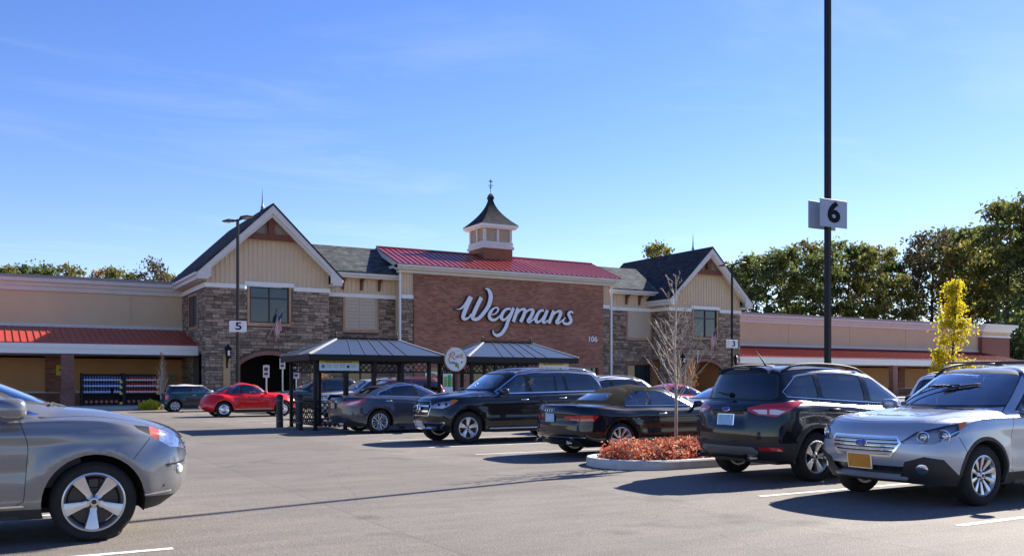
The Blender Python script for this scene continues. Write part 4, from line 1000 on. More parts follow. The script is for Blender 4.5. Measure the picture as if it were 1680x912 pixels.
def arches(car, r, zc, both=True, lip=None, lw=.05, proud=.012):
    for x in (car.xa, car.xb):
        car.cut([(x+r*math.cos(2*math.pi*i/36), zc+r*math.sin(2*math.pi*i/36)) for i in range(36)], 90, None, [g for g in car.groups], 0, nmin=-.5, ymin=car.hw*.55)
        if lip:
            for sd_ in (1, -1):
                vs, fs, n = [], [], 30
                for i in range(n+1):
                    a = math.pi*(-.06+1.12*i/n)
                    for (q, pr_) in ((r-.012, .0), (r-.004, proud), (r+lw*.8, proud), (r+lw, .002)):
                        px_, pz_ = x+q*math.cos(a), zc+q*math.sin(a); p, nn = car.on('side', x+max(q, r+.01)*math.cos(a), max(zc+max(q, r+.01)*math.sin(a), .27), sd_)
                        yy = (abs(p.y) if p else car.hw*.95); vs.append((px_, sd_*(yy+pr_-(.03 if pr_ == 0.0 else 0)), max(pz_, .2)))
                for i in range(n):
                    for k in range(3): fs.append((i*4+k, i*4+k+1, i*4+5+k, i*4+4+k))
                MB().add(vs, fs).build('wheel_arch_trim', lip, car.root, auto=40)
# ================================================================== the cars
def clip_half(poly, a, b, c):
    o = []
    for i in range(len(poly)):
        p, q = poly[i], poly[(i+1) % len(poly)]; dp, dq = a*p[0]+b*p[1]-c, a*q[0]+b*q[1]-c
        if dp <= 0: o.append(p)
        if dp*dq < 0: t = dp/(dp-dq); o.append((p[0]+(q[0]-p[0])*t, p[1]+(q[1]-p[1])*t))
    return o
def split_region(region, cuts, zref):
    """cuts: (x, lean, half width) pillars from front to rear; returns the window polygons in order"""
    out = []; rest = hull2(region)
    for (x, lean, h) in cuts:
        out.append(clip_half(rest, -1, lean, -(x+h)+lean*zref)); rest = clip_half(rest, 1, -lean, (x-h)-lean*zref)
    out.append(rest); return [o for o in out if len(o) > 2]
def disc_at(car, view, y, z, r, m, name, proud=.004, parent=None, sq=(1, 1)):
    p, n = car.on(view, y, z)
    if p is None: return
    q = n.to_track_quat('Z', 'Y').to_matrix().to_4x4(); A = Matrix.Translation(p+n*proud) @ q
    # keep the long axis horizontal
    up = (Vector((0, 0, 1))-n*n.z).normalized(); rt = up.cross(n); A = Matrix(((rt.x, up.x, n.x, p.x+n.x*proud), (rt.y, up.y, n.y, p.y+n.y*proud), (rt.z, up.z, n.z, p.z+n.z*proud), (0, 0, 0, 1)))
    mb = MB().lathe([(r, -.012), (r, 0), (r*.86, .006), (.001, .007)], 20); mb.v = [tuple(A @ Vector((v[0]*sq[0], v[1]*sq[1], v[2]))) for v in mb.v]
    return mb.build(name, m, parent or car.root, auto=40)
def gapline(car, view, path, w=.008, side=1, sides=None):
    for sd_ in (sides or (side,)): car.strip(view, path if view == 'side' or sd_ > 0 else [(a, -b) for a, b in path] if view == 'top' else [(-a, b) for a, b in path], w, .0012, .004, sd_).build('panel_gap', M_BEZ, car.root)
def finish(car, m, dgroups, gapmat=M_BEZ):
    """doors, then the rest of the body"""
    par = {}
    for g, sd_ in dgroups:
        o = car.grp([g, g+'gap'], 'door', [m, gapmat])
        if o: par[(g, sd_)] = o
    car.grp('body', 'body', m); return par
def place(car, x, y, heading, s=1.0): car.root.location = (x, y, 0); car.root.rotation_euler = (0, 0, heading); car.root.scale = (s, s, s)
def lin(a, b, n): return [lerp(a, b, i/n) for i in range(n+1)]

def outback():
    c = dict(WB=2.745, fo=.93, ro=1.14, hw=.92, pf=[(.17, .25), (.05, .40), (0, .60), (.085, .90)], pr=[(.16, .30), (.02, .46), (0, .72), (.06, .98)],
             zs=(.23, .40, .66, (.93, .93, .97)), belt=(1.01, 1.03, 1.09), cowl=(.98, 1.05), hood=1.005, wtop=(.08, 1.545), roofz=1.605, rtop=(-1.98, 1.52), bbase=(-2.36, 1.09),
             wr=.63, fsw=(.34, .40, .46, .56), ys=(.93, .985, 1.0, .975, .90), asw=.36, res=(8, 7))
    def dfm(p):
        # crisp shoulder line and flared arches
        if p.y > .6:
            t = (p.z-(.86+.035*(1.3-p.x)*.3))/.05; p.y += .010*math.exp(-t*t)-.010*math.exp(-((p.z-.62)/.09)**2)*(1 if abs(p.x) < .9 else 0)
            for xa in (1.3725, -1.3725):
                d = math.hypot(p.x-xa, p.z-.345)
                if d < .56: p.y += .016*max(0, 1-abs(d-.42)/.14)
        if p.z > .9 and p.x > 1.0 and p.z < 1.09: p.z += .012*math.exp(-((abs(p.y)-.52)/.10)**2)*min(1, (2.3-p.x)/.5)     # hood creases
        return p
    c['deform'] = dfm
    car = Car('station_wagon', c, 'silver crossover wagon with hexagonal grille and orange front plate at right edge', 'car'); m = paint('silver', (.40, .43, .48), .5, .33)
    # black lower cladding and openings
    car.cut([(1.15, .36), (-1.1, .36), (-1.1, .10), (1.15, .10)], 90, lambda q: 'sill%d' % q, nmin=-.3); 
    car.cut([(2.13, .19, .21), (2.6, .6, .21), (2.5, .6, .30), (2.2, .92, .33), (1.7, .95, .33), (1.7, .95, .2)], 60, lambda q: 'clad%d' % q, nmin=-.3)
    car.cut([(y, z) for y, z in ((-.66, .30), (.66, .30), (.66, .205), (-.66, .205))], 0, 'skid', x0=1.9, nmin=-.2)
    # corner cladding with fog lamps
    car.cut([(2.30, .50, .31), (2.28, .545, .50), (2.16, .70, .565), (2.0, .83, .535), (1.80, .90, .34), (1.80, .90, .30)], 35, lambda q: 'fogclad%d' % q)
    car.cut([(y, z) for y, z in ((-.50, .445), (.50, .445), (.47, .31), (-.47, .31))], 0, 'low', x0=1.9)
    gr = [(-.42, .78), (.42, .78), (.47, .70), (.36, .545), (-.36, .545), (-.47, .70)]
    car.cut(gr, 0, 'grframe', x0=1.9); car.cut(inset(hull2([(p[0], p[1]) for p in gr]), .024), 0, 'grille', ['grframe'], x0=1.9)
    # headlamps
    hl = [(2.26, .545, .70), (2.27, .50, .715), (2.16, .62, .83), (1.92, .83, .905), (1.66, .90, .945), (1.70, .91, .90), (1.85, .895, .795), (2.08, .76, .70)]
    car.cut(hl, 50, lambda q: 'hl%d' % q, z0=.6)
    car.cut([(1.80, .9, 1.0), (1.55, .92, 1.0), (1.55, .92, .7), (1.80, .9, .7)], 50, lambda q: 'amb%d' % q, ['hl1', 'hl-1'])
    dg = doors(car, [[(.88, .34), (-.16, .34), (-.16, 1.50), (.10, 1.48), (.80, 1.0), (.90, .8)], [(-.165, .34), (-.90, .34), (-1.05, .60), (-1.22, .80), (-1.30, 1.05), (-1.10, 1.47), (-.165, 1.51)]], m)
    S = ['body']+[g for g, _ in dg]+[g+'gap' for g, _ in dg]
    reg = [(.60, 1.045), (.05, 1.43), (-.3, 1.478), (-1.1, 1.465), (-1.70, 1.40), (-2.0, 1.17), (-1.95, 1.12)]
    w = split_region(reg, [(.40, 0, .012), (-.14, -.03, .045), (-1.20, .42, .03)], 1.1)
    windows(car, [(p, gm, 'side_window') for p, gm in zip(w, (M_GLS2, M_GLS2, M_TINT, M_TINT))], src=S, chrome=None, tw=.02)
    screen(car, 0, [(-.775, 1.085), (.775, 1.085), (.585, 1.505), (-.585, 1.505), (0, 1.53), (0, 1.07)], 'windshield', M_GLS, tw=.03, z0=1.0)
    screen(car, 180, [(-.64, 1.14), (.64, 1.14), (.52, 1.47), (-.52, 1.47)], 'rear_window', M_TINT, z0=1.0)
    arches(car, .395, .345, lip=M_BLKP, lw=.035, proud=.008)
    for q in (1, -1):
        o = lamp(car, 'hl%d' % q, 'headlight', M_LENS, mat('grey_reflector', (.42, .42, .44), .3, metal=.6), .04); car.grp('amb%d' % q, 'turn_signal', M_AMB, o)
        for (x, y, z, r) in ((2.10, .64, .775, .052), (1.93, .76, .785, .060)):
            mb = blob((x-.02, q*y, z), (r*.9, r*.95, r*.9), 14, 8, 2); mb.build('lamp_projector', M_BACK, o, smooth=True)
            car_ring = MB().lathe([(r*1.05, 0), (r*1.2, .01), (r*1.3, 0)], 18); A = Matrix.Translation((x+.012, q*y*1.02, z)) @ Vector((1, q*.55, 0)).to_track_quat('Z', 'Y').to_matrix().to_4x4(); car_ring.v = [tuple(A @ Vector(v)) for v in car_ring.v]; car_ring.build('projector_ring', M_CHROME, o, auto=40)
        car.strip('side', [(1.98-.33*t, .735+.15*t**.7) for t in [i/6 for i in range(7)]], .012, .004, .01, q).build('lamp_strip', M_CHROME, o)
    car.grp('grframe', 'grille_frame', M_CHROME, off=.006); gp = car.grp('grille', 'grille', M_BEZ, off=-.025)
    for i, z in enumerate((.590, .632, .674, .716, .752)):
        hwid = .36+(.70-z if z > .70 else -(.70-z))*.0+ (.10*(1-abs(z-.70)/.155) if z < .70 else .08*(1-(z-.70)/.08)); hwid = min(.44, .345+.1*max(0, 1-abs(z-.70)/.16))
        car.strip('front', [(-hwid+2*hwid*t/14, z) for t in range(15)], .026, .006, .03).build('grille_bar', m, gp, auto=40)
        car.strip('front', [(-hwid+2*hwid*t/14, z-.012) for t in range(15)], .006, .012, .01).build('grille_bar_trim', M_CHROME, gp)
    disc_at(car, 'front', 0, .690, .062, mat('badge_blue', (.08, .09, .30), .2, metal=.4), 'badge', .014, gp, (1.15, .58)); disc_at(car, 'front', 0, .690, .068, M_CHROME, 'badge_ring', .010, gp, (1.15, .60))
    car.grp('low', 'lower_intake', M_BEZ, off=-.03); [car.grp('sill%d' % q, 'sill', M_BLKP) for q in (1, -1)]; [car.grp('clad%d' % q, 'lower_cladding', M_BLKP) for q in (1, -1)]; car.grp('skid', 'skid_plate', mat('satin_silver', (.45, .46, .48), .4, metal=.5), off=.008); [car.grp('fogclad%d' % q, 'fog_lamp_surround', M_BLKP, off=.002) for q in (1, -1)]
    for q in (1, -1):
        o = disc_at(car, 'front', q*.655, .425, .062, M_CHROME, 'fog_lamp', .006); disc_at(car, 'front', q*.655, .425, .050, M_LENS, 'fog_lens', .010, o); disc_at(car, 'front', q*.655, .425, .048, M_BACK, 'fog_reflector', .004, o)
    car.strip('front', [(-.48+.96*t/16, .318) for t in range(17)], .034, .03, .03).build('bumper_bar', mat('satin_silver'), car.root, auto=40)
    par = finish(car, m, dg)
    gapline(car, 'top', [(2.10-.0*t, -.56+1.12*t/18) if 0 else (2.17-.9*((-.60+1.2*t/18)/1.0)**2*.55, -.60+1.2*t/18) for t in range(19)])
    gapline(car, 'top', [(2.0-1.1*t/14, .66+.13*(t/14)) for t in range(15)], sides=(1, -1))
    gapline(car, 'side', lin((1.78, .775), (1.70, .60), 5), sides=(1, -1)); gapline(car, 'side', lin((1.66, .94), (.98, .985), 8), .006, sides=(1, -1))
    car.floor(M_BLKP); car.wells(.40, .345, M_DARK); put_wheels(car, .345, .225, .228, 'ten', seed=.3)
    mirror(car, .50, 1.09, .86, m, (.08, .105, .07)); handle(car, .0, .90, m, .2); handle(car, -1.02, .93, m, .2)
    rails(car, .10, -1.75, .585, 1.56, M_BLKP, h=.075, r=.020)
    for x in (-.15, -1.2): MB().tube([(x, -.59, 1.635), (x, .59, 1.635)], .014, 6).build('roof_crossbar', M_BLKP, car.root)
    arm = [car.on('top', x, y)[0]+Vector((.012, 0, .03)) for x, y in ((1.0, -.50), (.88, -.52), (.72, -.44), (.62, -.25), (.56, -.02), (.55, .06))]
    MB().tube(spline(arm, 4), .009, 6).build('wiper_arm', M_BLKP, car.root, smooth=True)
    MB().tube([car.on('top', .64-.16*t/6, -.12+.40*t/6)[0]+Vector((.01, 0, .018)) for t in range(7)], [.006, .012, .014, .016, .014, .012, .006], 6).build('wiper_blade', M_BLKP, car.root, smooth=True)
    MB().tube([car.on('top', .985-.03*t/6, -.30+.80*t/6)[0]+Vector((.01, 0, .014)) for t in range(7)], .009, 6).build('wiper', M_BLKP, car.root)
    plate(car, 'front', -.03, .487, (.62, .25, .02), frame=M_CHROME)
    interior(car, -.05, -.95, .62, mat('car_interior_light', (.34, .34, .34), .85), .95, 1.05); MB().bbox(.70, .72, -.52, -.30, 1.105, 1.16, .005).build('parking_permit', mat('paper_pale', (.45, .55, .6), .8), car.root)
    place(car, 10.46+1.3725*1.09, 7.64, math.pi, 1.09); return car

def flare(axles, zc, r0, amp, w=.14, ymin=.5):
    def f(p):
        if p.y > ymin:
            for xa in axles:
                d = math.hypot(p.x-xa, p.z-zc)
                if abs(d-r0) < w: p.y += amp*(1-abs(d-r0)/w)
        return p
    return f
def escape():
    c = dict(WB=2.69, fo=.86, ro=.95, hw=.92, pf=[(.2, .27), (.04, .42), (0, .62), (.10, .95)], pr=[(.17, .33), (.03, .46), (0, .66), (.07, 1.05)],
             zs=(.25, .42, .68, (.96, .97, 1.04)), belt=(1.05, 1.09, 1.18), cowl=(.98, 1.12), hood=1.06, wtop=(.15, 1.585), roofz=1.665, rtop=(-1.90, 1.625), bbase=(-2.13, 1.14),
             wr=.62, rsw=(.30, .34, .36, .34), bsw=.24, usw=.12, ys=(.93, .985, 1.0, .97, .89), res=(8, 7), rtaper=.93)
    fl = flare((1.345, -1.345), .355, .45, .02)
    def dfm(p):
        p = fl(p)
        if p.y > .6:
            t = (p.z-(.93-.06*p.x))/.045; p.y += .014*math.exp(-t*t)-.014*math.exp(-((p.z-.60)/.08)**2)*(1 if abs(p.x) < .85 else 0)
        if p.x < -2.1 and .80 < p.z < 1.0 and p.y < .40: p.x += .028*min(1, (.40-p.y)/.06)*min(1, (p.z-.80)/.04, (1.0-p.z)/.03)
        return p
    c['deform'] = dfm
    car = Car('compact_suv', c, 'black compact SUV seen from behind with red tail lights and pale blue plate', 'car'); m = paint('black', (.006, .007, .009), 0, .35)
    car.cut([(1.3, .40), (-1.3, .40), (-1.3, .1), (1.3, .1)], 90, lambda q: 'sill%d' % q, nmin=-.3)
    car.cut([(-2.5, -.95, .56), (-2.5, .95, .56), (-2.5, .95, .2), (-2.5, -.95, .2)], 180, 'clad', x1=-1.75, nmin=-.3)
    car.cut([(-1.6, .97, .52), (-2.1, .97, .56), (-2.1, .97, .2), (-1.6, .97, .2)], 90, 'clad', nmin=-.3)
    car.cut([(-.50, .50), (.50, .50), (.58, .44), (.50, .37), (-.50, .37), (-.58, .44)], 180, 'skid', ['clad'], x1=-1.75)
    tl = [(-2.30, .48, 1.045), (-2.28, .48, 1.0), (-2.24, .62, .95), (-2.10, .84, .925), (-1.92, .93, 1.03), (-1.66, .93, 1.125), (-1.80, .93, 1.145), (-2.20, .66, 1.095)]
    car.cut(tl, 135, lambda q: 'tl%d' % q, z0=.8, nmin=.0)
    car.cut([(-2.26, .54, 1.02), (-2.22, .64, .965), (-2.08, .86, .955), (-2.00, .90, 1.005), (-2.1, .82, 1.03)], 135, lambda q: 'tw%d' % q, ['tl1', 'tl-1'])
    car.cut([(-2.16, .72, 1.05), (-2.135, .745, 1.05), (-2.135, .745, .93), (-2.16, .72, .93)], 135, lambda q: 'tl%d' % q, ['tw1', 'tw-1'])
    dg = doors(car, [[(.85, .36), (-.17, .36), (-.17, 1.56), (.12, 1.52), (.80, 1.05), (.88, .8)], [(-.175, .36), (-.88, .36), (-1.02, .62), (-1.20, .82), (-1.24, 1.15), (-1.10, 1.53), (-.175, 1.57)]], m)
    S = ['body']+[g for g, _ in dg]+[g+'gap' for g, _ in dg]
    reg = [(.66, 1.08), (.02, 1.50), (-.4, 1.545), (-1.1, 1.545), (-1.55, 1.50), (-1.85, 1.28), (-1.80, 1.21)]
    w = split_region(reg, [(-.16, -.04, .05), (-1.16, .0, .035)], 1.1)
    windows(car, [(p, gm, 'side_window') for p, gm in zip(w, (M_GLS2, M_TINT, M_TINT))], src=S, chrome=M_CHROME, tw=.02, cw=.009)
    screen(car, 0, [(-.70, 1.15), (.70, 1.15), (.56, 1.53), (-.56, 1.53)], 'windshield', M_GLS, z0=1.0)
    screen(car, 180, [(-.655, 1.16), (.655, 1.16), (.70, 1.22), (.60, 1.545), (-.60, 1.545), (-.70, 1.22)], 'rear_window', M_TINT, z0=1.0, tw=.02)
    arches(car, .415, .355, lip=M_BLKP, lw=.05, proud=.006)
    for q in (1, -1):
        o = car.grp('tl%d' % q, 'tail_light', M_REDL, off=.006); car.grp('tw%d' % q, 'reverse_lens', M_WHTL, o, off=.009)
    car.grp('clad', 'lower_cladding', M_BLKP); [car.grp('sill%d' % q, 'sill', M_BLKP) for q in (1, -1)]; car.grp('skid', 'skid_plate', M_GREYP, off=.006)
    par = finish(car, m, dg)
    for q in (1, -1):
        car.strip('rear', [(q*(.60+.24*t/6), .475) for t in range(7)], .058, .006, .01).build('reflector', M_REDL, car.root)
        MB().lathe([(.050, -.12), (.055, .02), (.045, .025), (.042, -.1)], 18, (-2.20, q*.50, .345), 'x').build('exhaust_tip', M_CHROME, car.root, auto=40)
    car.strip('rear', [(-.36+.72*t/12, 1.02) for t in range(13)], .05, .012, .01).build('tailgate_trim', m, car.root, auto=30); disc_at(car, 'rear', .0, 1.02, .058, mat('badge_blue'), 'badge', .016, None, (1.25, .55))
    disc_at(car, 'rear', .0, 1.02, .064, M_CHROME, 'badge_ring', .012, None, (1.25, .57))
    gapline(car, 'rear', [(-.62, 1.10), (-.60, .95), (-.56, .80), (-.50, .69), (-.3, .665), (0, .66), (.3, .665), (.50, .69), (.56, .80), (.60, .95), (.62, 1.10)])
    sp = MB(); n = 12; P0 = []
    for i in range(n+1):
        y = -.50+1.0*i/n; p = car.on('top', -1.82, y)[0]; P0.append(p)
    vs = []; fs = []
    for p in P0: vs += [(p.x+.05, p.y, p.z+.004), (p.x-.10, p.y*.985, p.z-.004), (p.x-.108, p.y*.98, p.z-.026), (p.x-.05, p.y, p.z-.08)]
    for i in range(n):
        for k in range(4): fs.append((i*4+k, i*4+(k+1) % 4, i*4+4+(k+1) % 4, i*4+4+k))
    fs += [(0, 1, 2, 3), (n*4+3, n*4+2, n*4+1, n*4)]; MB().add(vs, fs).build('roof_spoiler', m, car.root, auto=40)
    MB().bbox(-1.94, -1.922, -.16, .16, 1.595, 1.612, .004).build('brake_light', M_REDD, car.root)
    a, n_ = car.on('rear', .02, 1.22); MB().tube([a+n_*.03, a+n_*.035+Vector((.03, .30, .03))], [.016, .009], 6).lathe([(.035, -.02), (.035, .02), (.001, .03)], 12, tuple(a+n_*.01), 'x').build('rear_wiper', M_BLKP, car.root)
    b = car.on('top', -1.45, 0)[0]; MB().tube([b, b+Vector((-.02, 0, .04)), b+Vector((-.22, 0, .25))], [.028, .012, .004], 8).build('antenna', M_BLKP, car.root, smooth=True)
    car.floor(M_BLKP); car.wells(.42, .355, M_DARK); put_wheels(car, .355, .235, .235, 'five', seed=.5)
    mirror(car, .58, 1.14, .87, m); handle(car, .0, .985, m); handle(car, -1.0, 1.02, m)
    rails(car, .0, -1.72, .575, 1.62, M_BLKP, h=.06, r=.018)
    plate(car, 'rear', .0, .865, (.32, .52, .68), frame=M_CHROME)
    interior(car, -.05, -.95, .68, M_INT, .95, 1.1)
    place(car, 10.88+1.345*1.065, 10.54, 0, 1.065); return car
def audi():
    c = dict(WB=2.765, fo=.87, ro=1.03, hw=.925, pf=[(.2, .2), (.04, .34), (0, .52), (.12, .78)], pr=[(.16, .24), (.02, .40), (0, .60), (.045, .955)],
             zs=(.20, .36, .62, (.85, .85, .90)), belt=(.925, .935, .955), cowl=(.82, .965), hood=.925, wtop=(-.02, 1.315), roofz=1.365, rtop=(-1.05, 1.295), bbase=(-1.68, 1.0),
             wr=.57, rsw=(.34, .38, .42, .44), fsw=(.4, .44, .5, .6), bsw=.24, ys=(.93, .985, 1.0, .965, .86), deck=.995, res=(8, 7), rtaper=.88, bulge=.035, btaper=.90)
    fl = flare((1.3825, -1.3825), .335, .43, .018)
    def dfm(p):
        p = fl(p)
        if p.y > .6: t = (p.z-.80)/.035; p.y += .012*math.exp(-t*t)-.012*math.exp(-((p.z-.55)/.08)**2)*(1 if abs(p.x) < .9 else 0)
        if p.x < -2.2 and .66 < p.z < .80 and p.y < .72: p.x += .02*min(1, (.72-p.y)/.05)
        return p
    c['deform'] = dfm
    car = Car('convertible', c, 'black convertible with brown folded-up fabric roof and thin red tail lights', 'car'); m = paint('deep_black', (.005, .006, .009), 0, .35)
    tl = [(-2.36, .42, .785), (-2.34, .40, .73), (-2.28, .62, .70), (-2.05, .90, .70), (-1.97, .93, .78), (-2.02, .93, .80), (-2.2, .78, .80)]
    car.cut(tl, 150, lambda q: 'tl%d' % q, z0=.6, nmin=.0)
    car.cut([(-2.5, -.7, .34), (-2.5, .7, .34), (-2.5, .7, .15), (-2.5, -.7, .15)], 180, 'diff', x1=-1.9, nmin=-.3)
    dg = doors(car, [[(.74, .30), (-.68, .30), (-.74, .55), (-.70, .955), (.62, .955), (.76, .75)]], m)
    S = ['body']+[g for g, _ in dg]+[g+'gap' for g, _ in dg]
    # fabric roof
    car.cut([(-.10, 1.26), (-.16, 1.5), (-1.8, 1.5), (-1.8, 1.005), (-1.66, .985), (-1.0, .965), (-.2, .965)], 90, 'top', S, nmin=-.6)
    car.cut([(-.30, -.75), (-.30, .75), (-1.72, .75), (-1.72, -.75)], 'top', 'top', S, nmin=.0, z0=1.0)
    reg = [(.40, .975), (-.22, 1.25), (-.55, 1.275), (-.85, 1.25), (-1.12, 1.12), (-1.20, .985)]
    w = split_region(reg, [(-.60, .1, .010)], 1.0)
    windows(car, [(p, M_GLS, 'side_window') for p in w], src=S+['top'], chrome=None, tw=.012)
    screen(car, 0, [(-.66, 1.0), (.66, 1.0), (.52, 1.27), (-.52, 1.27)], 'windshield', M_GLS, z0=.95)
    screen(car, 180, [(-.46, 1.055), (.46, 1.055), (.50, 1.09), (.40, 1.215), (-.40, 1.215), (-.50, 1.09)], 'rear_window', M_GLS2, z0=1.0, src=('top', 'body'), tw=.02)
    arches(car, .385, .335)
    for q in (1, -1):
        o = car.grp('tl%d' % q, 'tail_light', M_REDL, off=.004)
        car.strip('rear', [(q*(.44+.34*t/8), .745) for t in range(9)], .018, .012, .01).build('lamp_bar', M_REDD, o)
    car.grp('top', 'fabric_roof', mat('brown_fabric', (.011, .009, .007), .95, var=.15, vscale=30, bump=.4, bscale=200, inside=(.05, .045, .04), spec=.1)); car.grp('diff', 'rear_diffuser', M_BLKP)
    finish(car, m, dg)
    car.strip('rear', [(-.80+1.6*t/20, .395) for t in range(21)], .014, .010, .01).build('bumper_trim', M_CHROME, car.root)
    for q in (1, -1):
        car.strip('side', [(.42-1.6*t/14, .962+.01*t/14) for t in range(15)], .016, .008, .01, q).build('belt_trim', M_CHROME, car.root)
        MB().lathe([(.042, -.1), (.046, .02), (.038, .025), (.036, -.08)], 16, (-2.30, q*.52, .29), 'x').build('exhaust_tip', M_CHROME, car.root, auto=40)
        car.strip('side', lin((-1.86, .44), (-2.10, .43), 6), .05, .004, .01, q).build('side_vent', M_BEZ, car.root)
    car.strip('rear', [(-.62+1.24*t/16, .965) for t in range(17)], .022, .018, .02).build('lip_spoiler', m, car.root, auto=30)
    gapline(car, 'rear', lin((-.66, .67), (.66, .67), 16)); gapline(car, 'rear', lin((.66, .67), (.70, .93), 6)); gapline(car, 'rear', lin((-.66, .67), (-.70, .93), 6))
    for k in range(4):                                        # four linked rings
        y0 = .12-.08*k; pts = []
        for i in range(17):
            a = i*math.pi/8; p, n_ = car.on('rear', y0+.05*math.cos(a), .875+.042*math.sin(a)); pts.append(p+n_*.006)
        MB().tube(pts, .006, 5, cap=False).build('badge_ring', M_CHROME, car.root)
    car.floor(M_BLKP, .2); car.wells(.39, .335, M_DARK); put_wheels(car, .335, .245, .25, 'ten', seed=.1)
    mirror(car, .42, 1.0, .86, m, (.08, .10, .065)); handle(car, -.42, .82, M_CHROME)
    plate(car, 'rear', .0, .745, (.40, .58, .72), frame=M_BLKP)
    interior(car, -.30, -.95, .46, M_INTT, .75, .96, w=.38)
    place(car, 10.9+1.3825*1.06, 15.47, 0, 1.06); return car
def gls():
    c = dict(WB=3.075, fo=.86, ro=1.19, hw=.965, pf=[(.24, .27), (.06, .42), (0, .66), (.10, 1.03)], pr=[(.17, .32), (.02, .5), (0, .75), (.06, 1.12)],
             zs=(.27, .45, .75, (1.06, 1.06, 1.09)), belt=(1.15, 1.17, 1.20), cowl=(1.02, 1.225), hood=1.165, wtop=(.28, 1.715), roofz=1.80, rtop=(-2.35, 1.74), bbase=(-2.56, 1.2),
             wr=.68, fsw=(.40, .44, .48, .54), ys=(.93, .985, 1.0, .975, .905), asw=.36, res=(8, 7))
    fl = flare((1.5375, -1.5375), .385, .49, .022)
    def dfm(p):
        p = fl(p)
        if p.y > .6: t = (p.z-(.98-.02*p.x))/.04; p.y += .014*math.exp(-t*t)-.015*math.exp(-((p.z-.70)/.09)**2)*(1 if abs(p.x) < 1.0 else 0)
        if 1.0 < p.z < 1.24 and p.x > 1.1: p.z += .014*math.exp(-((abs(p.y)-.42)/.08)**2)*min(1, max(0, (2.3-p.x)/.4))
        return p
    c['deform'] = dfm
    car = Car('large_suv', c, 'large black SUV with two-bar chrome grille and chrome window line in middle of row', 'car'); m = paint('obsidian', (.007, .007, .009), 0, .35)
    car.cut([(-.90, .50), (.90, .50), (.80, .30), (-.80, .30)], 0, 'low', x0=1.95)
    gr = [(-.40, 1.00), (.40, 1.00), (.50, .88), (.42, .66), (-.42, .66), (-.50, .88)]; car.cut(gr, 0, 'grille', x0=1.9)
    hl = [(2.33, .52, .84), (2.34, .50, .90), (2.22, .70, 1.00), (1.90, .91, 1.045), (1.82, .93, 1.02), (1.95, .91, .93), (2.16, .80, .835)]
    car.cut(hl, 50, lambda q: 'hl%d' % q, z0=.7); car.cut([(2.02, .9, 1.1), (1.75, .95, 1.1), (1.75, .95, .8), (2.02, .9, .8)], 50, lambda q: 'amb%d' % q, ['hl1', 'hl-1'])
    dg = doors(car, [[(.92, .42), (-.12, .42), (-.12, 1.69), (.25, 1.64), (.86, 1.15), (.95, .9)], [(-.125, .42), (-.96, .42), (-1.06, .68), (-1.25, .92), (-1.30, 1.2), (-1.22, 1.69), (-.125, 1.70)]], m)
    S = ['body']+[g for g, _ in dg]+[g+'gap' for g, _ in dg]
    reg = [(.76, 1.19), (.10, 1.625), (-.4, 1.685), (-1.4, 1.69), (-2.1, 1.64), (-2.40, 1.30), (-2.36, 1.245)]
    w = split_region(reg, [(-.12, -.03, .035), (-.95, .0, .014), (-1.28, .12, .03)], 1.2)
    windows(car, [(p, gm, 'side_window') for p, gm in zip(w, (M_GLS2, M_TINT, M_TINT, M_TINT))], src=S, chrome=M_CHROME, tw=.016, cw=.026)
    screen(car, 0, [(-.74, 1.25), (.74, 1.25), (.62, 1.665), (-.62, 1.665)], 'windshield', M_GLS, z0=1.1)
    screen(car, 180, [(-.66, 1.24), (.66, 1.24), (.56, 1.65), (-.56, 1.65)], 'rear_window', M_TINT, z0=1.1)
    arches(car, .445, .385)
    for q in (1, -1):
        o = lamp(car, 'hl%d' % q, 'headlight', M_LENS, mat('frosted_reflector', (.62, .63, .66), .35, metal=.5), .03); car.grp('amb%d' % q, 'turn_signal', M_AMB, o)
        for (x, y, z, r) in ((2.18, .66, .92, .045), (2.05, .78, .93, .045)): blob((x-.0, q*y, z), (r*.8, r*.9, r*.9), 12, 8, 2).build('lamp_projector', M_BEZ, o, smooth=True)
    g = car.grp('grille', 'grille', M_BEZ, off=-.03); car.grp('low', 'lower_intake', M_BEZ, off=-.015)
    for z in (.765, .885): car.strip('front', [(-.42+.84*t/14, z) for t in range(15)], .042, .014, .03).build('grille_bar', M_CHROME, g, auto=40)
    pts = gr+[gr[0]]; 
    for a, b in zip(pts, pts[1:]): car.strip('front', lin(a, b, 8), .018, .006, .01).build('grille_frame', M_CHROME, g)
    disc_at(car, 'front', 0, .825, .105, M_CHROME, 'badge', .02, g); disc_at(car, 'front', 0, .825, .088, M_BEZ, 'badge_field', .0225, g)
    for k in range(3):
        a = math.pi/2+k*2*math.pi/3; p, n_ = car.on('front', 0, .825); MB().tube([p+Vector((.034, 0, 0)), p+Vector((.034, .095*math.cos(a), .095*math.sin(a)))], [.014, .004], 6).build('badge_star', M_CHROME, g)
    car.strip('front', [(-.56+1.12*t/14, .36) for t in range(15)], .07, .03, .02).build('bumper_guard', M_CHROME, car.root, auto=40)
    for q in (1, -1):
        car.strip('front', [(q*(.30+.52*t/8), .505+.0*t) for t in range(9)], .05, .02, .02).build('intake_trim', M_CHROME, car.root, auto=40); car.strip('front', [(q*(.82-.12*t/5), .495-.12*t/5) for t in range(6)], .05, .02, .02).build('intake_trim', M_CHROME, car.root, auto=40)
        MB().bbox(-1.05, 1.0, *sorted((q*.80, q*1.0)), .335, .375, .01).build('running_board', M_ALLOY, car.root)
        car.strip('side', lin((.90, .60), (-1.0, .62), 12), .02, .006, .01, q).build('side_moulding', M_BEZ, car.root)
    finish(car, m, dg); plate(car, 'front', -.0, .44, (.55, .56, .60), frame=M_CHROME)
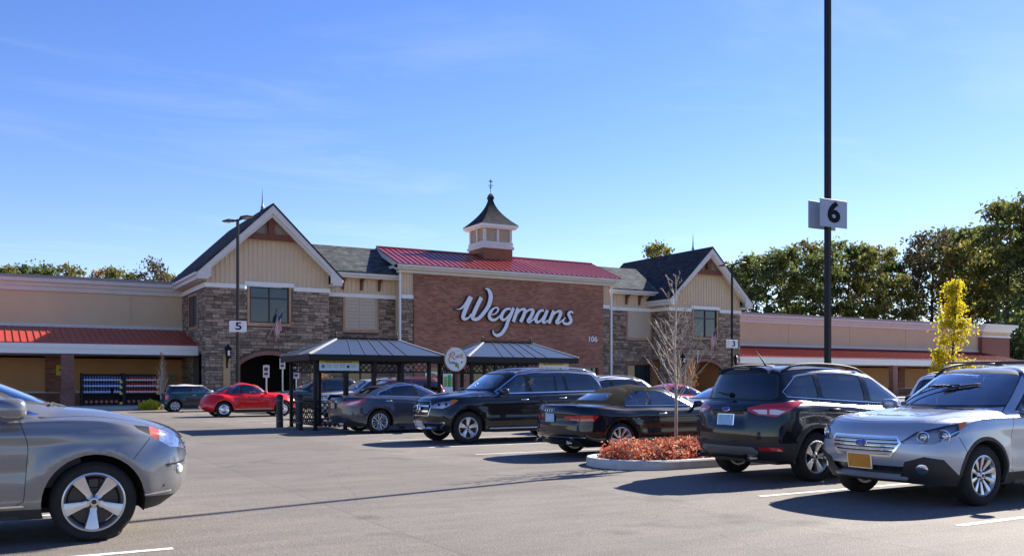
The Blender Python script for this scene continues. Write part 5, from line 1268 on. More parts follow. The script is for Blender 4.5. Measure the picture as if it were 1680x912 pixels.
    gapline(car, 'top', [(2.30-.42*((-.66+1.32*t/18))**2, -.66+1.32*t/18) for t in range(19)]); gapline(car, 'side', lin((1.90, 1.05), (1.10, 1.13), 10), .007, sides=(1, -1)); gapline(car, 'side', lin((2.02, .87), (1.96, .70), 5), sides=(1, -1))
    car.floor(M_BLKP, .28); car.wells(.45, .385, M_DARK); put_wheels(car, .385, .27, .25, 'six', seed=.32)
    mirror(car, .66, 1.22, .93, m, (.10, .125, .085)); handle(car, .02, 1.03, M_CHROME, .22); handle(car, -1.08, 1.06, M_CHROME, .22)
    rails(car, .12, -2.1, .62, 1.77, M_CHROME, h=.055, r=.018)
    interior(car, .0, -.98, .82, M_INTG, 1.0, 1.2)
    place(car, 10.14+1.5375*1.04, 20.64, math.pi, 1.04); return car
def maxima():
    c = dict(WB=2.776, fo=.96, ro=1.10, hw=.93, pf=[(.22, .2), (.05, .34), (0, .52), (.16, .80)], pr=[(.18, .25), (.03, .40), (0, .62), (.06, 1.015)],
             zs=(.2, .36, .64, (.88, .89, .97)), belt=(.965, .995, 1.05), cowl=(.86, 1.01), hood=.96, wtop=(-.02, 1.405), roofz=1.465, rtop=(-1.02, 1.385), bbase=(-1.78, 1.06),
             wr=.58, rsw=(.34, .38, .42, .42), fsw=(.42, .46, .52, .62), bsw=.24, ys=(.93, .985, 1.0, .965, .88), deck=1.065, res=(8, 6), rtaper=.9)
    fl = flare((1.388, -1.388), .335, .44, .030)
    def dfm(p):
        p = fl(p)
        if p.x < -2.3 and .66 < p.z < .84 and p.y < .30: p.x += .035*min(1, (.30-p.y)/.05)
        return p
    c['deform'] = dfm
    car = Car('sedan', c, 'slate grey sedan with rear lip spoiler and boomerang tail lights beside cart shelter', 'car'); m = paint('slate', (.055, .062, .082), .5, .3)
    tl = [(-2.43, .52, .80), (-2.40, .50, .86), (-2.20, .78, .93), (-1.82, .93, 1.00), (-1.84, .94, .965), (-2.0, .93, .86), (-2.12, .88, .785), (-2.3, .72, .775)]
    car.cut(tl, 140, lambda q: 'tl%d' % q, z0=.7, nmin=0); car.cut([(-2.30, .68, .825), (-2.2, .78, .885), (-1.98, .92, .94), (-2.08, .90, .86), (-2.2, .82, .815)], 140, lambda q: 'tw%d' % q, ['tl1', 'tl-1'])
    dg = doors(car, [[(.84, .30), (-.24, .30), (-.24, 1.38), (.0, 1.35), (.74, .96), (.86, .7)], [(-.245, .30), (-.96, .30), (-1.08, .58), (-1.26, .76), (-1.34, 1.02), (-1.0, 1.31), (-.245, 1.39)]], m)
    S = ['body']+[g for g, _ in dg]+[g+'gap' for g, _ in dg]
    reg = [(.62, 1.005), (-.06, 1.335), (-.4, 1.365), (-.85, 1.32), (-1.30, 1.16), (-1.40, 1.09), (-1.36, 1.075)]
    w = split_region(reg, [(-.20, -.05, .03), (-1.0, .1, .012)], 1.05)
    windows(car, [(p, gm, 'side_window') for p, gm in zip(w, (M_GLS, M_TINT, M_TINT))], src=S, chrome=M_CHROME, tw=.014, cw=.024)
    screen(car, 0, [(-.68, 1.04), (.68, 1.04), (.54, 1.36), (-.54, 1.36)], 'windshield', M_GLS, z0=.98); screen(car, 180, [(-.62, 1.09), (.62, 1.09), (.52, 1.34), (-.52, 1.34)], 'rear_window', M_TINT, z0=1.0)
    arches(car, .395, .335)
    for q in (1, -1):
        o = car.grp('tl%d' % q, 'tail_light', M_REDL, off=.004); car.grp('tw%d' % q, 'reverse_lens', M_WHTL, o, off=.007)
    finish(car, m, dg)
    car.strip('rear', [(-.36+.72*t/10, .90) for t in range(11)], .04, .02, .02).build('trunk_trim', M_CHROME, car.root, auto=40)
    n = 14; vs = []; fs = []
    for i in range(n+1):
        y = -.68+1.36*i/n; p = car.on('top', -2.32, y)[0]; vs += [(p.x+.14, y, p.z+.006), (p.x-.06, y*.98, p.z+.04), (p.x-.07, y*.98, p.z+.022), (p.x+.10, y, p.z-.01)]
    for i in range(n):
        for k in range(4): fs.append((i*4+k, i*4+(k+1) % 4, i*4+4+(k+1) % 4, i*4+4+k))
    fs += [(0, 1, 2, 3), (n*4+3, n*4+2, n*4+1, n*4)]; MB().add(vs, fs).build('trunk_spoiler', M_BEZ, car.root, auto=40)
    gapline(car, 'rear', lin((-.5, .70), (.5, .70), 12)); gapline(car, 'side', lin((-1.72, .58), (-1.92, .50), 5), .05, sides=(1, -1))
    car.floor(M_BLKP, .2); car.wells(.40, .335, M_DARK); put_wheels(car, .335, .235, .235, 'multi', seed=.4)
    mirror(car, .50, 1.02, .86, m); handle(car, -.12, .90, M_CHROME); handle(car, -1.12, .92, M_CHROME); plate(car, 'rear', 0, .78, (.50, .45, .30), frame=M_BEZ)
    for q in (1, -1): MB().lathe([(.042, -.1), (.046, .02), (.038, .025), (.036, -.08)], 16, (-2.38, q*.55, .28), 'x').build('exhaust_tip', M_CHROME, car.root, auto=40)
    interior(car, -.15, -.85, .50, M_INTT, .82, 1.0)
    place(car, 9.97+1.388*1.04, 25.95, 0, 1.04); return car
def beetle():
    c = dict(WB=2.54, fo=.84, ro=.87, hw=.86, pf=[(.22, .22), (.04, .36), (0, .52), (.20, .85)], pr=[(.20, .26), (.03, .38), (0, .55), (.20, .88)],
             zs=(.2, .36, .60, (.80, .84, .84)), belt=(.965, .985, .98), cowl=(.70, 1.05), hood=1.03, wtop=(.24, 1.395), roofz=1.49, rtop=(-.98, 1.335), bbase=(-1.66, .98),
             wr=.56, rsw=(.40, .44, .5, .6), fsw=(.44, .48, .56, .72), bsw=.34, usw=.22, ys=(.93, .985, 1.0, .98, .90), deck=.99, res=(8, 6), rtaper=.82, btaper=.84, bulge=.04, taper=(.93, .93))
    fl = flare((1.27, -1.27), .335, .44, .075, .20, .42)
    c['deform'] = fl
    car = Car('bug_shaped_coupe', c, 'bright red rounded two-door coupe with chrome hub wheels near the entrance', 'car'); m = paint('red', (.66, .012, .014), 0, .3, (.06, .01, .01))
    car.cut([(1.0, .32), (-1.0, .32), (-1.0, .1), (1.0, .1)], 90, lambda q: 'sill%d' % q, nmin=-.3)
    dg = doors(car, [[(.80, .33), (-.52, .33), (-.62, .6), (-.60, 1.0), (-.60, 1.38), (.10, 1.36), (.70, .98), (.83, .7)]], m)
    S = ['body']+[g for g, _ in dg]+[g+'gap' for g, _ in dg]
    reg = [(.56, 1.02), (.12, 1.34), (-.25, 1.40), (-.65, 1.375), (-1.04, 1.19), (-1.16, 1.05), (-1.1, 1.02)]
    windows(car, [(p, M_GLS2, 'side_window') for p in split_region(reg, [(-.50, .06, .03)], 1.05)], src=S, tw=.018)
    screen(car, 0, [(-.62, 1.08), (.62, 1.08), (.50, 1.36), (-.50, 1.36)], 'windshield', M_GLS, z0=1.0); screen(car, 180, [(-.50, 1.09), (.50, 1.09), (.44, 1.34), (-.44, 1.34)], 'rear_window', M_TINT, z0=1.0)
    car.cut([(-1.92, .60, .78), (-1.90, .60, .70), (-1.82, .70, .70), (-1.84, .70, .78)], 145, lambda q: 'tl%d' % q, z0=.5)
    arches(car, .385, .335); [car.grp('tl%d' % q, 'tail_light', M_REDL, off=.006) for q in (1, -1)]; [car.grp('sill%d' % q, 'sill', M_BLKP) for q in (1, -1)]; finish(car, m, dg)
    for q in (1, -1):
        o = disc_at(car, 'front', q*.60, .74, .13, M_CHROME, 'headlight', .01); disc_at(car, 'front', q*.60, .74, .11, M_WHTL, 'headlight_lens', .018, o)
        car.strip('side', lin((.80, .345), (-.80, .345), 12), .02, .006, .01, q).build('sill_trim', M_CHROME, car.root)
    car.floor(M_BLKP, .2); car.wells(.39, .335, M_DARK); put_wheels(car, .335, .215, .215, 'disc', M_CHROME, inset_=-.03)
    mirror(car, .48, 1.04, .82, m); handle(car, -.40, .86, m); interior(car, -.1, -.62, .52, M_INTG, .68, 1.02, rear=False); disc_at(car, 'rear', 0, .92, .06, M_CHROME, 'badge', .01)
    place(car, 8.80+1.27, 40.85, 0); return car
def mini():
    c = dict(WB=2.467, fo=.70, ro=.56, hw=.84, pf=[(.16, .22), (.03, .36), (0, .55), (.10, .82)], pr=[(.14, .26), (.0, .40), (.02, .6), (.06, .93)],
             zs=(.2, .36, .60, (.86, .86, .90)), belt=(.96, .97, .99), cowl=(.74, 1.02), hood=.965, wtop=(.24, 1.345), roofz=1.405, rtop=(-1.42, 1.345), bbase=(-1.64, .99),
             wr=.60, rsw=(.24, .26, .28, .28), bsw=.2, usw=.12, ys=(.93, .985, 1.0, .975, .90), res=(7, 6), rtaper=.93)
    c['deform'] = flare((1.2335, -1.2335), .31, .41, .03)
    car = Car('small_hatchback', c, 'dark green small hatchback with white roof parked near the jug racks', 'car'); m = paint('green', (.012, .042, .045), .2, .3); mw = paint('cream', (.80, .79, .75), 0, .35)
    car.cut([(1.6, .36), (-1.6, .36), (-1.6, .1), (1.6, .1)], 90, lambda q: 'sill%d' % q, nmin=-.3)
    dg = doors(car, [[(.72, .32), (-.42, .32), (-.50, .6), (-.46, .97), (-.46, 1.31), (.22, 1.30), (.66, .96), (.74, .7)]], m)
    S = ['body']+[g for g, _ in dg]+[g+'gap' for g, _ in dg]
    car.cut([(1.0, 1.315), (-1.9, 1.315), (-1.9, 1.6), (1.0, 1.6)], 90, 'roof', S, nmin=-1.1)
    reg = [(.60, 1.0), (.18, 1.30), (-1.40, 1.31), (-1.56, 1.03), (-1.5, 1.005)]
    windows(car, [(p, gm, 'side_window') for p, gm in zip(split_region(reg, [(-.46, .03, .02)], 1.0), (M_GLS2, M_TINT))], src=S, tw=.03)
    screen(car, 0, [(-.62, 1.05), (.62, 1.05), (.54, 1.30), (-.54, 1.30)], 'windshield', M_GLS, z0=1.0); screen(car, 180, [(-.60, 1.02), (.60, 1.02), (.54, 1.29), (-.54, 1.29)], 'rear_window', M_TINT, z0=.98)
    car.cut([(-1.75, .62, .90), (-1.75, .62, .64), (-1.60, .80, .64), (-1.60, .80, .90)], 150, lambda q: 'tl%d' % q, z0=.5)
    arches(car, .36, .31, lip=M_BLKP, lw=.045)
    for q in (1, -1):
        o = car.grp('tl%d' % q, 'tail_light', M_REDL, off=.006)
        car.strip('side', [(.60-2.1*t/16, .985+.005*t/16) for t in range(17)], .016, .008, .01, q).build('belt_trim', M_CHROME, car.root)
    [car.grp('sill%d' % q, 'sill', M_BLKP) for q in (1, -1)]; car.grp('roof', 'roof', mw); finish(car, m, dg); car.floor(M_BLKP, .2); car.wells(.36, .31, M_DARK); put_wheels(car, .31, .2, .21, 'eight')
    mirror(car, .50, 1.02, .80, mw); handle(car, -.32, .84, M_CHROME); interior(car, -.1, -.8, .55, M_INT, .7, 1.0); plate(car, 'rear', 0, .72, (.5, .5, .5))
    place(car, 8.17+1.2335, 48.85, 0); return car
def lexus():
    c = dict(WB=2.74, fo=.955, ro=1.07, hw=.94, pf=[(.22, .27), (.04, .42), (0, .66), (.08, .94)], pr=[(.17, .30), (.02, .46), (0, .7), (.05, 1.05)],
             zs=(.24, .44, .74, (1.07, 1.05, 1.08)), belt=(1.13, 1.15, 1.20), cowl=(1.20, 1.19), hood=1.125, wtop=(.14, 1.62), roofz=1.69, rtop=(-1.85, 1.61), bbase=(-2.2, 1.15),
             wr=.63, fsw=(.42, .45, .48, .55), ys=(.93, .985, 1.0, .965, .895), asw=.28, res=(10, 8), zk=.72)
    fl = flare((1.37, -1.37), .365, .48, .022)
    def dfm(p):
        p = fl(p)
        if p.y > .6: t = (p.z-(1.00-.02*p.x))/.032; p.y += .018*math.exp(-t*t)-.014*math.exp(-((p.z-.68)/.09)**2)*(1 if abs(p.x) < .85 else 0)
        if 1.0 < p.z < 1.24 and p.x > 1.05: p.z += .016*math.exp(-((abs(p.y)-.52)/.09)**2)*min(1, max(0, (2.2-p.x)/.5))
        return p
    c['deform'] = dfm
    car = Car('luxury_crossover', c, 'grey crossover entering from the left edge, front wheel closest to the viewer', 'car'); m = paint('grey', (.21, .213, .228), .5, .26)
    car.cut([(1.25, .33), (-1.3, .33), (-1.3, .1), (1.25, .1)], 90, lambda q: 'sill%d' % q, nmin=-.3)
    car.cut([(2.2, .2, .36), (2.0, .8, .36), (1.5, .95, .40), (1.5, .95, .15), (2.4, .2, .15)], 75, 'chin', nmin=-.4, x0=1.55)
    car.cut([(y, z) for y, z in ((-.6, .36), (.6, .36), (.6, .2), (-.6, .2))], 0, 'chin', x0=1.9, nmin=-.3)
    gr = [(-.44, .90), (.44, .90), (.40, .78), (.34, .72), (-.34, .72), (-.40, .78)]; car.cut(gr, 0, 'grille', x0=1.9); car.cut([(-.46, .62), (.46, .62), (.34, .40), (-.34, .40)], 0, 'low', x0=1.9)
    hl = [(2.25, .50, .80), (2.27, .48, .86), (2.16, .68, .95), (1.96, .85, 1.035), (1.80, .92, 1.055), (1.83, .93, 1.02), (1.96, .92, .945), (2.12, .82, .84)]
    car.cut(hl, 45, lambda q: 'hl%d' % q, z0=.7); car.cut([(1.95, .9, 1.08), (1.86, .9, 1.08), (1.86, .94, .9), (1.95, .92, .9)], 90, lambda q: 'amb%d' % q, ['hl1', 'hl-1']); car.cut([(1.86, 1.1), (1.7, 1.1), (1.7, .9), (1.86, .9)], 90, lambda q: 'bez%d' % q, ['hl1', 'hl-1'])
    dg = doors(car, [[(.80, .36), (-.20, .36), (-.20, 1.60), (.06, 1.57), (.76, 1.16), (.84, .9)], [(-.205, .36), (-.92, .36), (-1.02, .62), (-1.2, .86), (-1.28, 1.18), (-1.10, 1.56), (-.205, 1.61)]], m)
    S = ['body']+[g for g, _ in dg]+[g+'gap' for g, _ in dg]
    reg = [(.90, 1.165), (.10, 1.53), (-.4, 1.58), (-1.1, 1.56), (-1.60, 1.45), (-1.84, 1.27), (-1.8, 1.22)]
    w = split_region(reg, [(.60, -.1, .016), (-.18, -.04, .045), (-1.2, .2, .04)], 1.17)
    windows(car, [(p, gm, 'side_window') for p, gm in zip(w, (M_GLS2, M_GLS2, M_TINT, M_TINT))], src=S, chrome=M_CHROME, tw=.018, cw=.014)
    screen(car, 0, [(-.72, 1.23), (.72, 1.23), (.58, 1.57), (-.58, 1.57)], 'windshield', M_GLS, z0=1.1); screen(car, 180, [(-.64, 1.2), (.64, 1.2), (.52, 1.54), (-.52, 1.54)], 'rear_window', M_TINT, z0=1.1)
    arches(car, .435, .365)
    for q in (1, -1):
        o = car.grp('hl%d' % q, 'headlight', mat('faceted_lamp', (.60, .61, .64), .14, metal=.35, coat=1, var=.55, vscale=16)); car.grp('amb%d' % q, 'turn_signal', mat('pale_red_lens', (.50, .10, .07), .15, coat=.6), o); car.grp('bez%d' % q, 'lamp_corner', M_BEZ, o)
        f = disc_at(car, 'front', q*.70, .62, .05, M_CHROME, 'fog_lamp', .004); disc_at(car, 'front', q*.70, .62, .042, M_WHTL, 'fog_lens', .008, f, )
        car.strip('front', [(q*(.60+.22*t/6), .69-.02*t/6) for t in range(7)], .018, .008, .01).build('fog_trim', M_BEZ, car.root)
        car.strip('side', lin((1.80, .405), (2.06, .415), 8), .014, .008, .01, q).build('chin_trim', M_CHROME, car.root)
        car.strip('side', lin((.80, .365), (-.95, .365), 10), .022, .012, .01, q).build('sill_trim', M_CHROME, car.root)
        for (a, z) in ((2.02, .66), (1.98, .475)):
            p, n_ = car.on('side', a, z, q)
            if p: MB().lathe([(.013, 0), (.011, .004), (.001, .004)], 10, (0, 0, 0), 'y').build('parking_sensor', m, car.root).location = p+n_*.002
    g = car.grp('grille', 'grille', M_BEZ, off=-.02); car.grp('low', 'lower_intake', M_BEZ, off=-.02)
    for z in (.76, .80, .84): car.strip('front', [(-.38+.76*t/10, z) for t in range(11)], .018, .004, .02).build('grille_bar', M_ALLOY, g)
    [car.grp('sill%d' % q, 'sill', M_BLKP) for q in (1, -1)]; car.grp('chin', 'chin_spoiler', M_BLKP); finish(car, m, dg)
    gapline(car, 'side', lin((1.86, .93), (1.70, .74), 6), .007, sides=(1, -1)); gapline(car, 'top', [(2.02-1.1*t/14, .72+.07*(t/14)) for t in range(15)], sides=(1, -1)); gapline(car, 'top', [(2.16-.38*((-.7+1.4*t/18))**2, -.7+1.4*t/18) for t in range(19)])
    car.floor(M_BLKP, .26); car.wells(.44, .365, M_DARK); put_wheels(car, .368, .235, .268, 'five', seed=.95)
    mirror(car, .70, 1.22, .89, m, (.125, .13, .10)); handle(car, -.06, 1.02, m); handle(car, -1.05, 1.04, m); interior(car, -.1, -.95, .72, M_INTG, 1.1, 1.17)
    pts = [car.on('top', 1.18-.16*t/6, -.1-.5*t/6)[0]+Vector((0, 0, .02)) for t in range(7)]; MB().tube(pts, .010, 6).build('wiper', M_BLKP, car.root)
    place(car, .87-1.37*1.03, 10.32, 0, 1.03); return car

outback()
escape()
audi()
gls()
maxima()
beetle()
mini()
lexus()
# ================================================================== cars further off (plain types)
def far_car(name, kind, col, metal, label, x, y, heading, glassy=M_TINT, ws=M_GLS):
    if kind == 'suv':
        c = dict(WB=2.70, fo=.88, ro=.95, hw=.92, pf=[(.2, .25), (.04, .42), (0, .64), (.10, .98)], pr=[(.17, .30), (.02, .5), (0, .72), (.06, 1.08)], zs=(.24, .42, .70, (1.0, 1.0, 1.05)), belt=(1.08, 1.10, 1.16), cowl=(.98, 1.14), hood=1.09, wtop=(.2, 1.62), roofz=1.71, rtop=(-1.85, 1.65), bbase=(-2.1, 1.15), wr=.64, res=(5, 4))
        reg = [(.66, 1.11), (.08, 1.54), (-.4, 1.59), (-1.3, 1.585), (-1.75, 1.5), (-1.9, 1.22)]; cuts = [(-.16, -.03, .045), (-1.18, .1, .04)]; wsz = (1.17, 1.58, .70, .57); rwz = (1.2, 1.57)
        tl = [(-2.26, .62, 1.05), (-2.26, .62, .86), (-2.0, .93, .86), (-1.9, .93, 1.05)]; hl = [(2.1, .52, .96), (2.1, .52, .82), (1.8, .92, .88), (1.65, .92, 1.0)]; wr_, zc = .355, .355
    else:
        c = dict(WB=2.74, fo=.92, ro=1.05, hw=.91, pf=[(.22, .2), (.05, .34), (0, .52), (.14, .80)], pr=[(.18, .25), (.03, .40), (0, .62), (.06, 1.0)], zs=(.2, .36, .64, (.86, .88, .94)), belt=(.95, .98, 1.03), cowl=(.86, 1.0), hood=.95, wtop=(-.02, 1.40), roofz=1.46, rtop=(-1.05, 1.38), bbase=(-1.72, 1.04), wr=.58, deck=1.04, res=(5, 4), rtaper=.9)
        reg = [(.60, .995), (-.06, 1.33), (-.4, 1.36), (-.9, 1.32), (-1.35, 1.09)]; cuts = [(-.20, -.05, .03)]; wsz = (1.03, 1.36, .68, .53); rwz = (1.08, 1.33)
        tl = [(-2.38, .56, .92), (-2.38, .56, .78), (-2.1, .92, .78), (-1.95, .92, .92)]; hl = [(2.1, .52, .82), (2.1, .52, .68), (1.8, .90, .70), (1.6, .92, .86)]; wr_, zc = .33, .33
    car = Car(name, c, label, 'car', None); m = paint(label[:14], col, metal, .3)
    car.cut(tl, 140, lambda q: 'tl%d' % q, z0=.6, nmin=0); car.cut(hl, 45, lambda q: 'hl%d' % q, z0=.5)
    gz = .80 if kind == 'suv' else .62
    car.cut([(-.45, gz+.09), (.45, gz+.09), (.36, gz-.09), (-.36, gz-.09)], 0, 'grille', x0=1.7)
    dg = doors(car, [[(.84, .34), (-.2, .34), (-.2, c['roofz']-.09), (.05, c['roofz']-.13), (.74, c['belt'][0]), (.86, .7)], [(-.205, .34), (-.92, .34), (-1.05, .62), (-1.26, .86), (-1.28, c['belt'][2]), (-1.0, c['roofz']-.15), (-.205, c['roofz']-.085)]], m)
    S = ['body']+[g for g, _ in dg]+[g+'gap' for g, _ in dg]
    ww = split_region(reg, cuts, 1.05); windows(car, [(p, (M_GLS2 if i == 0 else glassy), 'side_window') for i, p in enumerate(ww)], src=S, tw=.02)
    screen(car, 0, [(-wsz[2], wsz[0]), (wsz[2], wsz[0]), (wsz[3], wsz[1]), (-wsz[3], wsz[1])], 'windshield', ws, z0=.98); screen(car, 180, [(-.62, rwz[0]), (.62, rwz[0]), (.52, rwz[1]), (-.52, rwz[1])], 'rear_window', glassy, z0=.98)
    arches(car, zc+.06, zc)
    for q in (1, -1): car.grp('tl%d' % q, 'tail_light', M_REDL, off=.004); car.grp('hl%d' % q, 'headlight', M_WHTL, off=.003)
    car.grp('grille', 'grille', M_BEZ); finish(car, m, dg); car.floor(M_BLKP, .24); car.wells(zc+.065, zc, M_DARK); put_wheels(car, wr_, .22, wr_*.66, 'five_split', seed=x)
    mirror(car, .52, c['belt'][0]+.06, .87, m); handle(car, -.05, c['belt'][0]-.12, m); handle(car, -1.02, c['belt'][0]-.10, m); interior(car, -.12, -.9, c['roofz']-1.02, M_INTG, c['cowl'][0]-.05, c['cowl'][1]-.01)
    if kind == 'suv': rails(car, .0, -1.65, .60, 1.66, M_BLKP, h=.05)
    plate(car, 'front', 0, gz-.2, (.6, .6, .55)); place(car, x, y, heading); return car
PI = math.pi
far_car('suv', 'suv', (.16, .012, .018), .2, 'dark red SUV parked just beyond the first cart shelter', 13.4, 32.6, PI)
far_car('suv', 'suv', (.52, .54, .56), .4, 'silver SUV between the dark red and the dark teal SUVs', 13.9, 36.4, PI)
far_car('suv', 'suv', (.025, .042, .055), .4, 'dark teal SUV whose hood shows behind the red coupe', 14.2, 44.2, PI)
far_car('sedan', 'sedan', (.62, .66, .68), .3, 'pale silver sedan seen under the second cart shelter', 19.0, 32.6, PI)
far_car('suv', 'suv', (.75, .76, .77), 0, 'white SUV showing its roof between the big black SUV and the convertible', 17.4, 22.9, 0)
far_car('sedan', 'sedan', (.42, .03, .04), .1, 'red sedan in the far row beyond the convertible roof', 23.6, 27.6, 0)
far_car('sedan', 'sedan', (.50, .52, .54), .5, 'silver sedan facing us just behind the thin bare tree', 18.3, 19.6, PI)
far_car('sedan', 'sedan', (.70, .71, .72), .1, 'white sedan behind the silver one left of the black compact SUV', 24.6, 25.0, PI)
far_car('suv', 'suv', (.78, .78, .78), 0, 'white SUV half hidden behind the black compact SUV and light pole', 18.4, 11.4, 0)
# ================================================================== planted island
def rrect(x0, x1, y0, y1, r, n=10):
    pts = []
    for (cx_, cy_, a0) in ((x1-r, y1-r, 0), (x0+r, y1-r, 90), (x0+r, y0+r, 180), (x1-r, y0+r, 270)):
        for i in range(n+1): a = R(a0+90*i/n); pts.append((cx_+r*math.cos(a), cy_+r*math.sin(a)))
    return pts
IX0, IX1, IY0, IY1 = 9.3, 19.6, 12.12, 14.12
out_ = rrect(IX0, IX1, IY0, IY1, .98, 12); inn_ = rrect(IX0+.16, IX1-.16, IY0+.16, IY1-.16, .82, 12); n = len(out_)
vs = [(x, y, -.02) for x, y in out_]+[(x, y, .13) for x, y in out_]+[(x+(16-x)*.002, y+(13.12-y)*.02, .155) for x, y in out_]+[(x, y, .155) for x, y in inn_]+[(x, y, .05) for x, y in inn_]
fs = []
for r in range(4):
    for i in range(n): fs.append((r*n+i, r*n+(i+1) % n, r*n+n+(i+1) % n, r*n+n+i))
kb = MB().add(vs, fs).build('kerb', M_KERB, None, auto=30); tag(kb, 'low rounded concrete kerb ring around the planted island', 'kerb')
soil = MB().add([(x, y, .10) for x, y in inn_], [tuple(range(n))]).build('planting_bed', mat('mulch', (.05, .033, .022), .95, var=.4, vscale=20, bump=1, bscale=40)); tag(soil, kind='structure')
# ================================================================== light poles with row numbers
M_SGN = mat('shaded_sign_panel', (.31, .36, .45), .5); M_SGNB = mat('sign_digit', (.008, .009, .012), .7, spec=.1)  # blue-grey of the number 6 panels is shade painted onto white panels
def light_pole(x, y, num, zs, size, label, H=10.2, w=.17, rot=0, base=True):
    t = empty('light_pole', (x, y, 0), rot); tag(t, label, 'light pole', 'car park light poles')
    MB().bbox(-w/2, w/2, -w/2, w/2, .5, H, .02).build('pole', M_BLKMET, t)
    MB().lathe([(.32, -.05), (.32, .62), (.28, .66), (.001, .66)], 20).build('pole_base', M_CONC, t, auto=40)
    for sg in (-1, 1):
        mb = MB(); mb.bar((0, sg*.05, H-.05), (0, sg*.45, H-.02), .07, .07); mb.build('arm', M_BLKMET, t)
        hd = MB().prism([(sg*.40, H-.05), (sg*.55, H+.07), (sg*1.15, H+.05), (sg*1.2, H+.0), (sg*1.15, H-.02)], -.19, .19, 'yz'); h = hd.build('lamp_head', M_BLKMET, t)
        MB().box(-.15, .15, *sorted((sg*.62, sg*1.1)), H-.045, H-.022).build('lamp_panel', mat('led_panel', (.5, .5, .48), .4), h)
    s = size/2; hh = size*.35
    for k in range(2):
        A = Matrix.Rotation(k*PI-rot, 4, 'Z')
        bx = MB().bbox(-s, s, -.165, -.15, zs-hh, zs+hh, .006); br = MB().box(-.04, .04, -.15, -w/2+.01, zs+hh*.5, zs+hh*.6).box(-.04, .04, -.15, -w/2+.01, zs-hh*.6, zs-hh*.5)
        bx.v = [tuple(A @ Vector(v)) for v in bx.v]; br.v = [tuple(A @ Vector(v)) for v in br.v]
        o = bx.build('number_sign', M_SGN if num == '6' else mat('bright_sign_panel', (.78, .79, .80), .5), t); br.build('sign_bracket', M_BLKMET, o)
        text_mesh(num, size*.72, .004, 'digit', M_SGNB, o, A @ Matrix.Translation((0, -.169, zs)) @ FRONT @ Matrix.Diagonal((1.28, .95, 1, 1)), bold=size*(.026 if num == '6' else .012))
    return t
light_pole(15.9, 13.74, '6', 5.16, .86, 'tall black light pole carrying the number 6 panels, nearest on the right', H=10.4, w=.125)
def at_depth(px, Y):      # world position at a depth along a view column
    X = (px-840)/1490*Y; return (.8660254*X+.5*Y, -.5*X+.8660254*Y)
p5 = at_depth(390, 46); light_pole(p5[0], p5[1], '5', 4.32, .78, 'thin light pole with number 5 panel before the left gable', H=9.75, w=.13, rot=R(18))
p3 = at_depth(1201, 64); light_pole(p3[0], p3[1], '3', 4.2, .80, 'thin light pole with number 3 panel before the right gable', H=9.8, w=.13)
# ================================================================== cart shelters
M_PANEL = mat('smoked_roof_panel', (.05, .06, .075), .25, spec=.6)
M_CRAIL = mat('galvanised_steel', (.42, .43, .44), .4, metal=.7)
def lattice(mb, p0, p1, z0, z1, step=.2, w=.022):
    L = math.hypot(p1[0]-p0[0], p1[1]-p0[1]); d = ((p1[0]-p0[0])/L, (p1[1]-p0[1])/L); h = z1-z0; n = max(1, round(L/h*1.0/ max(step/h, .2)*step/ .2)); n = max(2, int(L/step))
    for i in range(-int(h/step)-1, n+1):
        for sg in (1, -1):
            a0, a1 = i*step, i*step+h
            za, zb = (z0, z1) if sg > 0 else (z1, z0)
            t0 = max(0, (0-a0)/h); t1 = min(1, (L-a0)/h)
            if t1-t0 < .05: continue
            q0 = (p0[0]+d[0]*(a0+h*t0), p0[1]+d[1]*(a0+h*t0)+(.006 if sg > 0 else -.006), za+(zb-za)*t0); q1 = (p0[0]+d[0]*(a0+h*t1), p0[1]+d[1]*(a0+h*t1)+(.006 if sg > 0 else -.006), za+(zb-za)*t1)
            mb.bar(q0, q1, .012, w)
    mb.bar((*p0, z0), (*p1, z0), .035, .04); mb.bar((*p0, z1), (*p1, z1), .035, .04)
